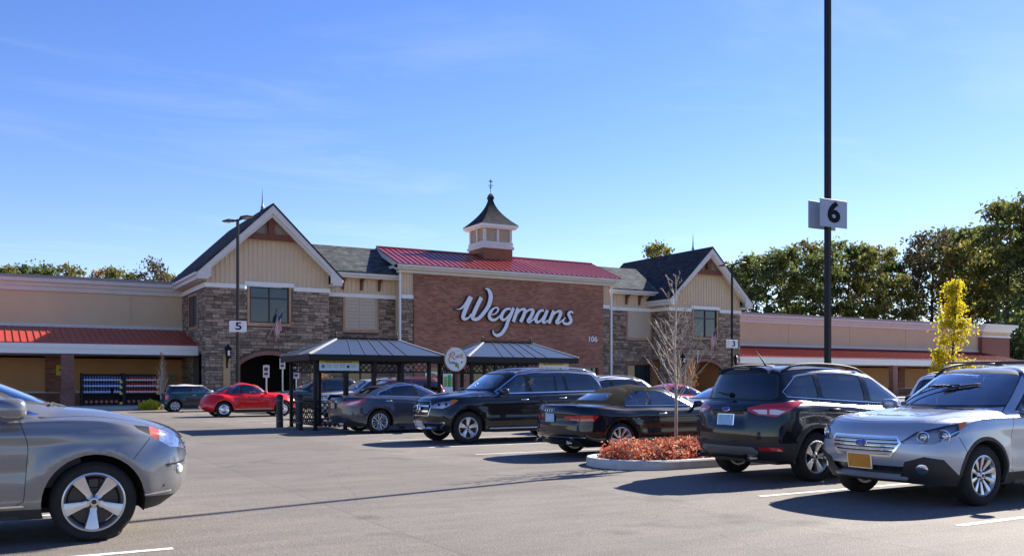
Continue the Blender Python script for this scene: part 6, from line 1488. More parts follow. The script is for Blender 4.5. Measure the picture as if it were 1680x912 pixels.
def shelter(x0, x1, y0, y1, label):
    t = empty('cart_shelter', ((x0+x1)/2, (y0+y1)/2, 0)); tag(t, label, 'shelter', 'cart shelters'); inv = Matrix.Translation((-(x0+x1)/2, -(y0+y1)/2, 0))
    def Q(mb, name, m, par=None, **k):
        o = mb.build(name, m, par or t, **k)
        if par is None: o.matrix_parent_inverse = inv
        return o
    xs = [x0+(x1-x0)*i/4 for i in range(5)]
    for x in xs:
        for y in (y0, y1): Q(MB().bbox(x-.055, x+.055, y-.055, y+.055, 0, 2.2, .008).box(x-.09, x+.09, y-.09, y+.09, 0, .03), 'post', M_BLKMET)
    ex0, ex1, ey0, ey1 = x0-.32, x1+.42, y0-.36, y1+.2
    Q(MB().box(ex0, ex1, ey0, ey0+.06, 2.18, 2.37).box(ex0, ex1, ey1-.06, ey1, 2.18, 2.37).box(ex0, ex0+.06, ey0+.06, ey1-.06, 2.18, 2.37).box(ex1-.06, ex1, ey0+.06, ey1-.06, 2.18, 2.37), 'eave_beam', M_BLKMET)
    yc = (y0+y1)/2; rx0, rx1, zr_, ze = ex0+1.45, ex1-1.05, 2.94, 2.375
    npan = 6
    rf = Q(MB().bar((rx0-.05, yc, zr_+.02), (rx1+.05, yc, zr_+.02), .2, .07).bar((rx0, yc, zr_+.1), (rx1, yc, zr_+.1), .02, .015), 'ridge_beam', M_BLKMET)
    for x in (rx0-.02, rx1+.02): Q(MB().lathe([(.03, 0), (.02, .1), (.03, .13), (.002, .2)], 8, (x, yc, zr_+.05)), 'ridge_finial', M_BLKMET)
    for ysg, ye in ((-1, ey0), (1, ey1)):
        for i in range(npan):
            a0 = (ex0 if i == 0 else lerp1(rx0, rx1, (i-.0)/npan) if 0 else lerp1(ex0+.9, ex1-.9, i/npan)); a1 = (ex1 if i == npan-1 else lerp1(ex0+.9, ex1-.9, (i+1)/npan)); b0, b1 = lerp1(rx0, rx1, i/npan), lerp1(rx0, rx1, (i+1)/npan)
            Q(MB().add([(a0, ye, ze), (a1, ye, ze), (b1, yc+ysg*.08, zr_), (b0, yc+ysg*.08, zr_), (a0, ye, ze-.012), (a1, ye, ze-.012), (b1, yc+ysg*.08, zr_-.012), (b0, yc+ysg*.08, zr_-.012)], [(0, 1, 2, 3), (7, 6, 5, 4), (0, 4, 5, 1), (1, 5, 6, 2), (3, 2, 6, 7), (0, 3, 7, 4)]), 'roof_panel', M_PANEL)
            if i: Q(MB().bar((a0, ye, ze+.012), (b0, yc+ysg*.08, zr_+.012), .018, .014), 'glazing_bar', mat('bar_grey', (.12, .12, .13), .4))
        for (xe, xr) in ((ex0, rx0), (ex1, rx1)): Q(MB().bar((xe, ye, ze+.016), (xr, yc+ysg*.05, zr_+.016), .06, .03), 'hip_bar', mat('pale_flashing', (.34, .35, .36), .5))
    for (xe, xr) in ((ex0, rx0), (ex1, rx1)):
        for k in range(3):
            ya, yb_ = lerp1(ey0, ey1, k/3), lerp1(ey0, ey1, (k+1)/3); ra, rb = lerp1(yc-.08, yc+.08, k/3), lerp1(yc-.08, yc+.08, (k+1)/3)
            Q(MB().add([(xe, ya, ze), (xe, yb_, ze), (xr, rb, zr_), (xr, ra, zr_)], [(0, 1, 2, 3)]), 'roof_panel', M_PANEL, fix=False)
            if k: Q(MB().bar((xe, ya, ze+.012), (xr, ra, zr_+.012), .018, .014), 'glazing_bar', mat('pale_flashing'))
    for y in (y0, y1):
        for a, b in zip(xs, xs[1:]):
            mb = MB(); lattice(mb, (a+.055, y), (b-.055, y), 1.84, 2.16); Q(mb, 'lattice_panel', M_BLKMET)
            if y == y1: mb = MB(); lattice(mb, (a+.055, y), (b-.055, y), .16, .86); Q(mb, 'lattice_panel', M_BLKMET)
    for x in (x0,):
        ym = (y0+y1)/2
        for a, b in ((y0+.055, y1-.055),):
            mb = MB(); lattice(mb, (x, a), (x, b), 1.84, 2.16); Q(mb, 'lattice_panel', M_BLKMET); mb = MB(); lattice(mb, (x, a), (x, b), .16, .86); Q(mb, 'lattice_panel', M_BLKMET)
    mb = MB(); lattice(mb, (x0+.055, y0), (xs[1]-.055, y0), .16, .86); Q(mb, 'lattice_panel', M_BLKMET)
    return t
shelter(8.86, 12.75, 27.62, 30.2, 'black lattice cart shelter with glazed hip roof behind the slate sedan')
shelter(14.35, 18.1, 27.62, 30.2, 'second black lattice cart shelter above the big black SUV')
M_YEL = mat('yellow_print', (.75, .58, .06), .6); M_PAP = mat('pale_print', (.66, .76, .82), .6); M_INK = mat('dark_print', (.05, .05, .06), .7); M_BLU = mat('blue_print', (.10, .2, .45), .6); M_GRYP = mat('grey_print', (.42, .47, .5), .7)
def banner(x0, x1, y, z0, z1, label):
    t = empty('banner', ((x0+x1)/2, y, z0)); tag(t, label, 'banner', 'instruction banners on shelters'); inv = Matrix.Translation((-(x0+x1)/2, -y, -z0)); h = z1-z0
    def Q(mb, nm, m): o = mb.build(nm, m, t); o.matrix_parent_inverse = inv; return o
    Q(MB().bbox(x0, x1, y, y+.02, z0, z1, .004), 'panel', M_PAP); Q(MB().box(x0+.01, x1-.01, y-.004, y, z1-h*.26, z1-.01), 'heading_band', M_YEL)
    xx = x0+.14*(x1-x0)
    for w in (.10, .06, .12, .05, .08, .10, .06, .07): Q(MB().box(xx, xx+w*(x1-x0)*.85, y-.006, y-.004, z1-h*.19, z1-h*.09), 'heading_print', M_INK); xx += (w+.02)*(x1-x0)*.86
    Q(MB().lathe([(.06, 0), (.001, .002)], 14, (x0+.12, y-.003, z0+h*.40), 'y'), 'print_mark', M_BLU); Q(MB().lathe([(.05, 0), (.001, .002)], 10, (x0+.72*(x1-x0), y-.003, z0+h*.40), 'y'), 'print_mark', M_INK)
    for k in (.18, .35, .52, .80):
        for r_ in (.30, .42, .54): Q(MB().box(x0+k*(x1-x0), x0+(k+.12)*(x1-x0), y-.004, y, z0+h*r_, z0+h*(r_+.05)), 'fine_print', M_GRYP)
banner(8.95, 10.25, 27.50, 1.87, 2.19, 'white and yellow instruction banner on the near cart shelter')
banner(17.0, 18.25, 27.50, 1.87, 2.19, 'yellow topped banner on the second cart shelter above black SUV roof')
# round sign between the shelters
rs_ = empty('round_sign', (13.52, 27.2, 0)); tag(rs_, 'round white sign with orange script Rock hanging between the two shelters', 'sign')
MB().lathe([(.001, -.02), (.40, -.02), (.405, 0), (.40, .02), (.001, .02)], 40, (0, 0, 2.27), 'y').build('disc', mat('sign_disc', (.76, .78, .78), .5), rs_, auto=40)
MB().lathe([(.412, -.03), (.412, .03), (.39, .03), (.39, -.03)], 40, (0, 0, 2.27), 'y', close=True).build('rim', mat('orange_rim', (.5, .27, .1), .5), rs_, auto=40)
M_ORG = mat('orange_print', (.68, .20, .03), .6)
for st in ([(-.26, 2.22, .03), (-.22, 2.34, .035), (-.17, 2.44, .04)], [(-.27, 2.42, .02), (-.18, 2.46, .03), (-.08, 2.49, .03), (-.03, 2.46, .03), (-.07, 2.40, .03), (-.16, 2.36, .025), (-.08, 2.30, .035), (-.02, 2.27, .03)], [(.06, 2.40, .025), (.01, 2.37, .025), (.02, 2.32, .025), (.07, 2.34, .025), (.06, 2.40, .025)], [(.16, 2.42, .025), (.11, 2.39, .025), (.11, 2.34, .025), (.16, 2.34, .025)], [(.24, 2.48, .028), (.21, 2.40, .028), (.19, 2.32, .028)], [(.28, 2.43, .024), (.22, 2.385, .024), (.28, 2.32, .028)]):
    c_ = catmull(st, 5); mb = MB()
    for (a, b) in zip(c_, c_[1:]): mb.bar((a[0], -.026, a[1]), (b[0], -.026, b[1]), .006, a[2], up=Vector((b[1]-a[1], 0, -(b[0]-a[0]))) if 0 else (0, 1, 0)) if 0 else mb.tube([(a[0], -.024, a[1]), (b[0], -.024, b[1])], a[2]*.5, 5)
    mb.build('script_stroke', M_ORG, rs_)
for (x, z, w, h) in ((-.24, 2.13, .02, .09), (-.20, 2.12, .05, .02), (-.20, 2.16, .05, .02), (-.13, 2.12, .05, .06), (-.06, 2.10, .02, .10)): MB().box(x, x+w, -.027, -.02, z, z+h).build('small_letter', M_INK, rs_)
for (x, z, r, m_) in ((.02, 2.12, .05, (.12, .3, .06)), (.07, 2.09, .045, (.35, .35, .05)), (.02, 2.05, .04, (.12, .25, .06)), (.09, 2.03, .035, (.5, .18, .06)), (.23, 2.17, .03, (.05, .05, .05)), (.10, 1.98, .025, (.2, .03, .03))): MB().lathe([(r, 0), (.001, .004)], 10, (x, -.026, z), 'y').build('print_mark', mat('print_%d%d' % (m_[0]*99, m_[1]*99), m_, .6), rs_)
for s_ in ((-.20, 2.53), (0, 2.57)): MB().box(s_[0], s_[0]+.16, -.027, -.02, s_[1]-.02, s_[1]).build('fine_print', M_GRYP, rs_)
MB().bbox(-.045, .045, .03, .11, 0, 2.5, .008).build('post', M_BLKMET, rs_)
# bollards at the shelter end
for (x, y, lb) in ((8.42, 30.05, 'black bollard standing alone left of the shelter post'), (8.55, 28.3, 'black bollard right in front of the shelter corner post')):
    t = empty('bollard', (x, y, 0)); tag(t, lb, 'bollard', 'black bollards'); MB().lathe([(.115, 0), (.115, 1.02), (.10, 1.07), (.06, 1.10), (.001, 1.11)], 20).build('sleeve', M_BLKP, t, auto=40)
    for z in (.88, .20): MB().lathe([(.118, z), (.121, z+.01), (.121, z+.035), (.118, z+.045)], 20).build('band', mat('dull_band', (.10, .10, .10), .5), t, auto=40)
# nested carts in the shelters
def cart(x, y, label):
    t = empty('shopping_cart', (x, y, 0)); tag(t, label, 'cart', 'carts in the shelters'); mb = MB()
    zt, zb = .98, .58
    for (z, x0, x1, w0, w1) in ((zt, -.48, .45, .30, .24), (zb, -.34, .36, .26, .20)):
        q = [(x0, -w0, z), (x1, -w1, z), (x1, w1, z), (x0, w0, z), (x0, -w0, z)]; mb.tube(q, .011, 5)
    k = MB()
    for i in range(8):
        a = i/7
        for sg in (-1, 1): k.tube([(lerp1(-.48, .45, a), sg*lerp1(.30, .24, a), zt), (lerp1(-.34, .36, a), sg*lerp1(.26, .20, a), zb)], .005, 4)
    for i in range(4):
        for sg in (-1, 1): k.tube([(lerp1(-.34, -.48, i/4), sg*lerp1(.26, .30, i/4), lerp1(zb, zt, i/4)), (lerp1(.36, .45, i/4), sg*lerp1(.20, .24, i/4), lerp1(zb, zt, i/4))], .005, 4)
    mb.build('basket_rim', M_CRAIL, t); k.build('basket_wire', M_CRAIL, t)
    f = MB()
    for sg in (-1, 1): f.tube([(-.5, sg*.27, 1.02), (-.40, sg*.26, .16), (.40, sg*.2, .16)], .014, 6)
    f.build('chassis', M_CRAIL, t); MB().tube([(-.52, -.28, 1.03), (-.52, .28, 1.03)], .018, 8).build('handle', mat('cart_handle', (.25, .02, .02), .5), t)
    for sx in (-.4, .38):
        for sg in (-1, 1): MB().lathe([(.001, -.014), (.055, -.014), (.055, .014), (.001, .014)], 12, (sx, sg*.22, .058), 'y').build('caster', M_TYRE, t)
for i in range(4): cart(10.3+.33*i, 29.55, ('rearmost', 'second', 'third', 'front')[i]+' of four nested wire carts in the near shelter')
for i in range(4): cart(15.4+.33*i, 29.55, ('rearmost', 'second', 'third', 'front')[i]+' of four nested wire carts in the second shelter')
# accessible bay sign posts
for k, (x, y, h, lb) in enumerate(((*at_depth(437, 44), 2.35, 'white parking sign on a post, left of three by the archway'), (*at_depth(463.5, 50), 2.85, 'tallest white parking sign on a post by the archway'), (*at_depth(486, 46), 2.3, 'white parking sign on a post nearest the shelter'))):
    t = empty('parking_sign', (x, y, 0), R(-25)); tag(t, lb, 'sign', 'parking signs by the archway'); MB().tube([(0, 0, 0), (0, 0, h)], .035, 8).build('post', M_CRAIL, t)
    p = MB().bbox(-.15, .15, -.06, -.045, h-.62, h-.02, .006).build('sign_plate', mat('sign_grey', (.55, .56, .56), .5), t); MB().box(-.09, .09, -.064, -.06, h-.5, h-.38).box(-.09, .09, -.064, -.06, h-.3, h-.12).build('sign_print', M_INK, p)
# ================================================================== jug racks under the arcade
def rack(x0, x1, label):
    t = empty('display_rack', ((x0+x1)/2, 58.2, .15)); tag(t, label, 'rack', 'jug racks'); inv = Matrix.Translation((-(x0+x1)/2, -58.2, -.15))
    def Q(mb, nm): o = mb.build(nm, M_BLKMET, t); o.matrix_parent_inverse = inv
    for x in (x0, x1): Q(MB().box(x-.05, x+.05, 57.9, 58.6, .15, 2.05), 'upright')
    for z in (.22, .80, 1.15, 1.50): Q(MB().box(x0+.05, x1-.05, 57.92, 58.55, z, z+.05), 'shelf')
    Q(MB().box(x0, x1, 58.56, 58.6, .2, 2.0), 'back_panel')
rack(4.72, 6.92, 'black display rack filled with blue jugs under the arcade'); rack(7.02, 9.0, 'black display rack filled with red jugs beside the dry shrub')
def jug(m, mc):
    mb = MB().lathe([(.001, 0), (.062, 0), (.068, .02), (.068, .16), (.05, .21), (.024, .235), (.024, .26)], 10); o = mb.build('jug', m, None, smooth=True)
    MB().lathe([(.028, .25), (.028, .285), (.001, .29)], 8).build('cap', mc, o); MB().lathe([(.0695, .05), (.0695, .14)], 10).build('label', mat('jug_label', (.62, .64, .66), .6), o); return o
jb = jug(mat('blue_jug', (.03, .10, .34), .35), mat('pale_cap', (.5, .55, .62), .5)); jr = jug(mat('red_jug', (.42, .03, .025), .35), mat('orange_cap', (.6, .28, .2), .5)); fb = fr_ = True
for z, rw in ((1.55, 'top'), (1.20, 'middle'), (.85, 'lower')):
    for i in range(14):
        if not (rw == 'lower' and i == 10):
            o = jb if fb else copy_tree(jb); fb = False; o.location = (4.86+i*.148, 58.02, z); tag(o, 'blue jug in the front line of the %s shelf of the left rack' % rw, 'jug', 'blue jugs on the %s shelf' % rw)
        if i < 13: o = jr if fr_ else copy_tree(jr); fr_ = False; o.location = (7.15+i*.144, 58.02, z); tag(o, 'red jug in the front line of the %s shelf of the right rack' % rw, 'jug', 'red jugs on the %s shelf' % rw)
M_LOG = mat('wrapped_bundle', (.36, .13, .08), .6, var=.4, vscale=14)
for (x0, nn, nm) in ((4.95, 7, 'left'), (7.25, 6, 'right')):
    for i in range(nn):
        o = MB().lathe([(.001, -.1), (.085, -.1), (.095, -.08), (.095, .08), (.085, .1), (.001, .1)], 10, axis='y').build('wrapped_bundle', M_LOG, None, auto=40); o.location = (x0+i*.27, 58.02, .37); tag(o, 'wrapped reddish bundle on the bottom shelf of the %s rack' % nm, 'bundle', 'bundles on the bottom shelf, %s rack' % nm)
for x in (6.97, 9.02):
    for z in (.28, .84, 1.2, 1.52):
        o = MB().bbox(-.08, .08, -.008, .008, -.06, .06, .003).build('price_card', M_YEL); o.location = (x-.16, 57.89, z); tag(o, 'small yellow price card at %s m height on the %s rack' % ({.28: 'ankle', .84: 'knee', 1.2: 'waist', 1.52: 'chest'}[z].replace(' m', ''), 'blue jug' if x < 8 else 'red jug'), 'price card', 'yellow price cards')
for o in [q for q in bpy.data.objects if q.name.startswith('price_card')]: o['label'] = o['label'].replace(' m height', ' height')
ys_ = MB().bbox(-.35, .3, -.02, .02, -.32, .32, .005).build('wall_notice', M_YEL); ys_.location = (4.0, 62.43, 2.25); tag(ys_, 'yellow notice on the dark pilaster behind the brick column', 'sign')
MB().box(-.2, .2, -.026, -.02, -.05, .08).build('notice_print', M_INK, ys_)
ns_ = MB().bbox(-.5, .5, -.02, .02, -.22, .22, .005).build('wall_plaque', mat('khaki_plaque', (.34, .32, .2), .6)); ns_.location = (10.1, 62.45, 1.85); tag(ns_, 'khaki plaque on the arcade wall above the small hatchback', 'sign')
MB().box(-.4, .4, -.026, -.02, .02, .1).box(-.4, .3, -.026, -.02, -.1, -.04).build('plaque_print', mat('plaque_ink', (.2, .19, .12), .6), ns_)
# posters in the storefront
def poster(x0, x1, z0, z1, label, draw):
    t = empty('window_poster', ((x0+x1)/2, CY-.16, z0)); tag(t, label, 'poster'); inv = Matrix.Translation((-(x0+x1)/2, -CY+.16, -z0))
    o = MB().box(x0, x1, CY-.2, CY-.185, z0, z1).build('sheet', mat('poster_paper', (.74, .76, .76), .6), t); o.matrix_parent_inverse = inv
    for mb, nm, m in draw:
        q = mb.build(nm, m, t); q.matrix_parent_inverse = inv
dr = [(MB().lathe([(.58, 0), (.50, .006), (.001, .008)], 24, (26.05, CY-.212, 1.55), 'y'), 'pizza', mat('pizza_crust', (.45, .2, .1), .7, var=.35, vscale=5))]
rq = random.Random(3)
for i in range(9): a, r_ = rq.uniform(0, 6.3), rq.uniform(.1, .42); dr.append((MB().lathe([(.085, 0), (.001, .004)], 10, (26.05+r_*math.cos(a), CY-.218-.002*i, 1.55+r_*math.sin(a)), 'y'), 'topping', mat('topping_%d' % (i % 2), ((.45, .05, .04), (.6, .35, .25))[i % 2], .7)))
poster(25.55, 26.75, .7, 2.22, 'pizza poster in the storefront behind the cart shelter', dr)
poster(26.9, 27.9, .5, 2.2, 'poster of green and orange jars next to the pizza poster', [(MB().bbox(26.95+.3*i, 27.2+.3*i, CY-.215, CY-.2, 1.2, 2.0-.1*(i != 1), .01), 'jar_print', mat('jar_print_%d' % i, ((.30, .42, .08), (.04, .38, .08), (.55, .2, .05))[i], .6)) for i in range(3)])
# wall lanterns
for (x, z, lb) in ((12.28, 3.35, 'black coach lantern left of the near archway'), (47.0, 3.35, 'black coach lantern left of the far archway'), (52.6, 3.35, 'black coach lantern right of the far archway'), (17.6, 3.35, 'black coach lantern right of the near archway')):
    t = empty('wall_lantern', (x, GY-.08, z)); tag(t, lb, 'lantern', 'coach lanterns'); MB().bbox(-.2, .2, -.06, .06, -2.2, -.15, .01).build('back_board', mat('tan_board', (.50, .33, .16), .7), t)
    MB().tube([(0, -.06, -.75), (0, -.30, -.62), (0, -.38, -.45)], .03, 6).box(-.05, .05, -.1, -.05, -1.0, -.4).build('bracket', M_BLKMET, t)
    MB().lathe([(.02, -.48), (.10, -.40), (.15, -.36), (.19, .08), (.24, .12), (.16, .24), (.05, .34), (.02, .44), (.001, .46)], 6, (0, -.38, 0)).build('cage', M_BLKMET, t)
    MB().box(-.06, .06, -.57, -.545, -.28, .02).build('lamp_glass', mat('lantern_glass', (.7, .72, .7), .2), t)
# flags over the archways
def flag(x, lb):
    t = empty('flag', (x, GY-.1, 4.25)); tag(t, lb, 'flag', 'flags over the archways'); tip = Vector((.75, -.55, 1.75)); 
    MB().tube([(0, 0, 0), tip], .022, 6).build('flag_pole', M_CRAIL, t); MB().lathe([(.001, -.06), (.06, 0), (.001, .06)], 8, tuple(tip)).build('pole_ball', mat('gilt', (.6, .5, .3), .3, metal=.6), t); MB().lathe([(.05, -.02), (.07, .03), (.05, .08)], 8).build('pole_bracket', M_CRAIL, t)
    rows_, cols_ = 13, 8; L_ = 1.15
    for k in range(rows_):
        vs = []; fs = []
        for i in range(cols_+1):
            for j in (0, 1):
                h = (k+j)/rows_; base = tip*(.92-.42*h); s_ = i/cols_; vs.append((base.x-.05*s_+.05*math.sin(s_*7+h*9), base.y+.09*math.sin(s_*5+h*12)*s_, base.z-L_*s_-.12*h*s_))
        for i in range(cols_): fs.append((i*2, i*2+1, i*2+3, i*2+2))
        canton = k < 6
        if canton:
            MB().add(vs[:8], fs[:3]).build('canton', mat('flag_blue', (.03, .05, .16), .8), t, fix=False); MB().add(vs[6:], [tuple(q-6 for q in f) for f in fs[3:]]).build('stripe', mat('flag_red', (.45, .02, .03), .8) if k % 2 == 0 else mat('flag_white', (.75, .75, .75), .8), t, fix=False)
        else: MB().add(vs, fs).build('stripe', mat('flag_red') if k % 2 == 0 else mat('flag_white'), t, fix=False)
flag(14.75, 'striped flag on a slanted pole over the near archway'); flag(49.65, 'striped flag on a slanted pole over the far archway')
# ================================================================== vegetation
def leaf_mat(name, cols, trans=.35, rough=.55):
    """cols: ramp of leaf colours picked per leaf; every tree is shifted a little as a whole"""
    if name in MATS: return MATS[name]
    m = bpy.data.materials.new(name); m.use_nodes = True; MATS[name] = m; nb = NB(m); p = m.node_tree.nodes['Principled BSDF']
    g = nb.n('ShaderNodeNewGeometry'); oi = nb.n('ShaderNodeObjectInfo')
    tcn = nb.n('ShaderNodeTexCoord'); no = nb.n('ShaderNodeTexNoise', {'Vector': tcn.outputs['Object'], 'Scale': .22 if 'wood' in name else 2.0, 'Detail': 2})
    a = nb.n('ShaderNodeMath', {0: g.outputs['Random Per Island'], 1: .45}, operation='MULTIPLY'); b = nb.n('ShaderNodeMapRange', {'Value': no.outputs[0], 'From Min': .3, 'From Max': .7, 'To Min': 0, 'To Max': .40})
    c = nb.n('ShaderNodeMath', {0: a.outputs[0], 1: b.outputs[0]}, operation='ADD'); d = nb.n('ShaderNodeMath', {0: oi.outputs['Random'], 1: .15}, operation='MULTIPLY'); e = nb.n('ShaderNodeMath', {0: c.outputs[0], 1: d.outputs[0]}, operation='ADD', use_clamp=True)
    rp_ = nb.n('ShaderNodeValToRGB', {0: e.outputs[0]}); el = rp_.color_ramp.elements
    while len(el) < len(cols): el.new(.5)
    for i, q in enumerate(cols): el[i].position = i/(len(cols)-1); el[i].color = c4(q)
    nb.l(rp_.outputs[0], p.inputs['Base Color']); p.inputs['Roughness'].default_value = rough; p.inputs['Specular IOR Level'].default_value = .3
    tr = nb.n('ShaderNodeBsdfTranslucent', {'Color': rp_.outputs[0]}); mx = nb.n('ShaderNodeMixShader', {0: trans, 1: p.outputs[0], 2: tr.outputs[0]})
    o = m.node_tree.nodes['Material Output']; nb.l(mx.outputs[0], o.inputs[0]); return m
M_BARK = mat('bark', (.055, .042, .033), .95, var=.3, vscale=4, bump=.8, bscale=14, stretch=(1, 1, .2)); M_BARKP = mat('pale_bark', (.42, .35, .28), .9, var=.25, vscale=10, bump=.4)
def add_leaf(mb, c, s, rr, elong=1.5):
    d = Vector((rr.gauss(0, 1), rr.gauss(0, 1), rr.gauss(0, .8))).normalized(); u = d.orthogonal().normalized(); v = d.cross(u); a = rr.uniform(0, 6.28); uu = u*math.cos(a)+v*math.sin(a); vv = d.cross(uu)
    c = Vector(c); k = d*s*.12
    mb.add([c-uu*s*elong*.5, c+vv*s*.4+k, c+uu*s*elong*.5, c-vv*s*.4+k], [(0, 1, 2, 3)])
def make_tree(name, H, spread, clear, nclump, nleaf, leaf, lm, seed, bm=M_BARK, flat=1.0, trunk=.28, crown_shape='round', clump_r=1.25, link=True):
    rr = random.Random(seed); t = empty(name); tk = MB(); bend = (rr.uniform(-.6, .6), rr.uniform(-.6, .6))
    tp = [Vector((bend[0]*(z/H)**2*2, bend[1]*(z/H)**2*2, z)) for z in [H*.93*i/8 for i in range(9)]]; tk.tube(tp, [trunk*(1-.86*i/8)+.02 for i in range(9)], 7)
    lf = MB()
    for k in range(nclump):
        f = rr.random()**.8 if crown_shape == 'round' else rr.random()**1.25
        z = H*(clear+(1-clear)*f)
        if crown_shape == 'round': rad = spread*math.sqrt(max(.03, 1-((f-.42)/.62)**2))
        else: rad = spread*(1-f)**.95*(.55+.45*min(1, f/.12))+.08
        a = rr.uniform(0, 6.28); q = rad*math.sqrt(rr.uniform(.12, 1)); i_ = min(7, int(z/H*8*.8)); c = Vector((tp[i_].x+q*math.cos(a), tp[i_].y+q*math.sin(a), z))
        zb = max(H*clear*.7, z-q*rr.uniform(.5, .9)); b0 = Vector((tp[min(8, int(zb/H/.93*8))].x, tp[min(8, int(zb/H/.93*8))].y, zb)); mid = b0.lerp(c, .5)+Vector((0, 0, -.06*q))
        tk.tube([b0, mid, c], [trunk*.26*(1-f*.6)+.01, trunk*.15*(1-f*.6)+.008, .012], 5, cap=False)
        cr = clump_r*rr.uniform(.6, 1.25)
        for _ in range(int(nleaf/nclump*rr.uniform(.6, 1.4))):
            w = Vector((rr.gauss(0, .5), rr.gauss(0, .5), rr.gauss(0, .36*flat)))*cr; add_leaf(lf, c+w, leaf*rr.uniform(.6, 1.35), rr)
    tk.build('trunk', bm, t, fix=False, smooth=True); lf.build('crown', lm, t, fix=False); return t
W1 = leaf_mat('wood_leaf_green', [(.05, .075, .028), (.09, .125, .04), (.15, .17, .05), (.24, .19, .045)], .5); W2 = leaf_mat('wood_leaf_olive', [(.06, .08, .03), (.12, .14, .04), (.24, .20, .045), (.36, .19, .04)], .5)
W3 = leaf_mat('wood_leaf_rust', [(.08, .085, .03), (.18, .13, .04), (.36, .16, .04), (.42, .20, .04)], .5); W4 = leaf_mat('wood_leaf_thin', [(.05, .05, .025), (.09, .075, .04), (.13, .09, .045)], .4)
protos = [make_tree('oak_tree', 20, 4.7, .42, 44, 3400, .38, W1, 1, clump_r=1.15), make_tree('oak_tree', 20, 4.3, .46, 38, 2800, .38, W1, 2, flat=.8, clump_r=1.15), make_tree('oak_tree', 20, 4.5, .44, 42, 3100, .38, W2, 3, clump_r=1.15), make_tree('oak_tree', 20, 4.0, .42, 38, 2600, .36, W3, 4, clump_r=1.15), make_tree('thin_tree', 20, 4.0, .42, 60, 2600, .34, W4, 5, clump_r=1.5)]
used = [False]*5
def put_tree(k, px, top, Y, label, group='trees beyond the store', sx=1.0, rot=None, lift=0):
    o = protos[k] if not used[k] else copy_tree(protos[k]); used[k] = True; x, y = at_depth(px, Y); h = 1.5+(627-top)*Y/1490; s = h/20; o.location = (x, y, lift); o.scale = (s*sx, s*sx, s); o.rotation_euler = (0, 0, rnd.uniform(0, 6.28) if rot is None else rot)
    tag(o, label, 'tree', group); return o
woods = [(1196, 418, 146, 0, 'broad green tree just right of the far gable'), (1228, 408, 140, 1, 'dark round-headed tree between far gable and light pole'), (1262, 400, 150, 0, 'dark tree with open trunk left of the number 6 pole'), (1298, 396, 142, 1, 'green tree with forked trunk left of number 6 pole'),
         (1322, 388, 158, 2, 'rust topped tree just left of the number 6 pole'), (1352, 396, 140, 0, 'green tree right behind the number 6 pole'), (1386, 384, 148, 0, 'tall green tree right of the number 6 pole'), (1418, 392, 156, 3, 'orange tinged tree right of the number 6 pole'), (1452, 398, 140, 2, 'olive tree left of the sky gap in the woods'),
         (1484, 408, 152, 0, 'lower green tree under the bright sky gap'), (1528, 372, 146, 4, 'thin smoky crowned tree above the yellow maple'), (1556, 366, 158, 1, 'tall dark tree behind the yellow maple'), (1590, 392, 138, 2, 'olive tree right of the yellow maple'), (1622, 352, 142, 0, 'tall tree second from the right edge'), (1650, 322, 132, 2, 'tall rust and green tree near right edge'), (1690, 306, 128, 0, 'tallest dark tree at the right edge'), (1730, 330, 130, 1, 'dark tree cut by the right edge')]
for (px, top, Y, k, lb) in woods: put_tree(k, px, top+13, Y, lb, sx=1.0)
for i, px in enumerate(range(1590, 1760, 40)):
    put_tree((0, 1, 2, 0, 3)[i % 5], px+rnd.uniform(-8, 8), rnd.uniform(440, 470) if px < 1600 else rnd.uniform(410, 440), 168+rnd.uniform(-5, 8), 'lower tree deep in the woods on the right', 'trees deep in the woods')
for (px, top, Y, k, lb) in ((1082, 403, 120, 2, 'gold and green treetop above the far shingle roof'), (8, 440, 120, 2, 'treetop over the parapet at the far left'), (42, 436, 124, 1, 'small dark treetop second from the left over the parapet'), (74, 434, 118, 0, 'dark treetop third from the left over the parapet'), (110, 438, 122, 2, 'green treetop fourth from the left over the parapet'), (165, 446, 120, 3, 'low rust treetop over the middle of the left parapet'), (188, 443, 118, 2, 'olive treetop over the left parapet'), (212, 449, 121, 0, 'low green treetop over the left parapet'), (250, 432, 119, 4, 'sparse treetop just left of the near gable'), (272, 452, 122, 2, 'low treetop touching the near gable roof'), (300, 470, 122, 1, 'treetop hidden behind the near gable')):
    put_tree(k, px, top, Y, lb, 'treetops over the store roof', sx=.8)
# undergrowth at the end of the store
ug = MB(); ru = random.Random(21)
for i in range(26000):
    px = ru.uniform(1630, 1800); Y = ru.uniform(118, 138); x, y = at_depth(px, Y); z = abs(ru.gauss(0, 4.5)); add_leaf(ug, (x, y, z), ru.uniform(.3, .6), ru)
tag(ug.build('undergrowth', W1, None, fix=False), 'dark undergrowth below the trees beyond the end of the store', 'undergrowth', kind='stuff')
# yellow maple
YM = leaf_mat('maple_gold', [(.22, .30, .03), (.42, .42, .03), (.70, .50, .02), (.78, .46, .015)], .55)
x, y = at_depth(1561, 45); t = make_tree('young_maple', 6.5, 1.12, .15, 64, 6500, .095, YM, 9, trunk=.07, crown_shape='cone', clump_r=.40, bm=M_BARK); t.location = (x, y, 0); t.rotation_euler = (0, 0, 1.0); tag(t, 'slim bright yellow young maple above the silver wagon', 'tree')
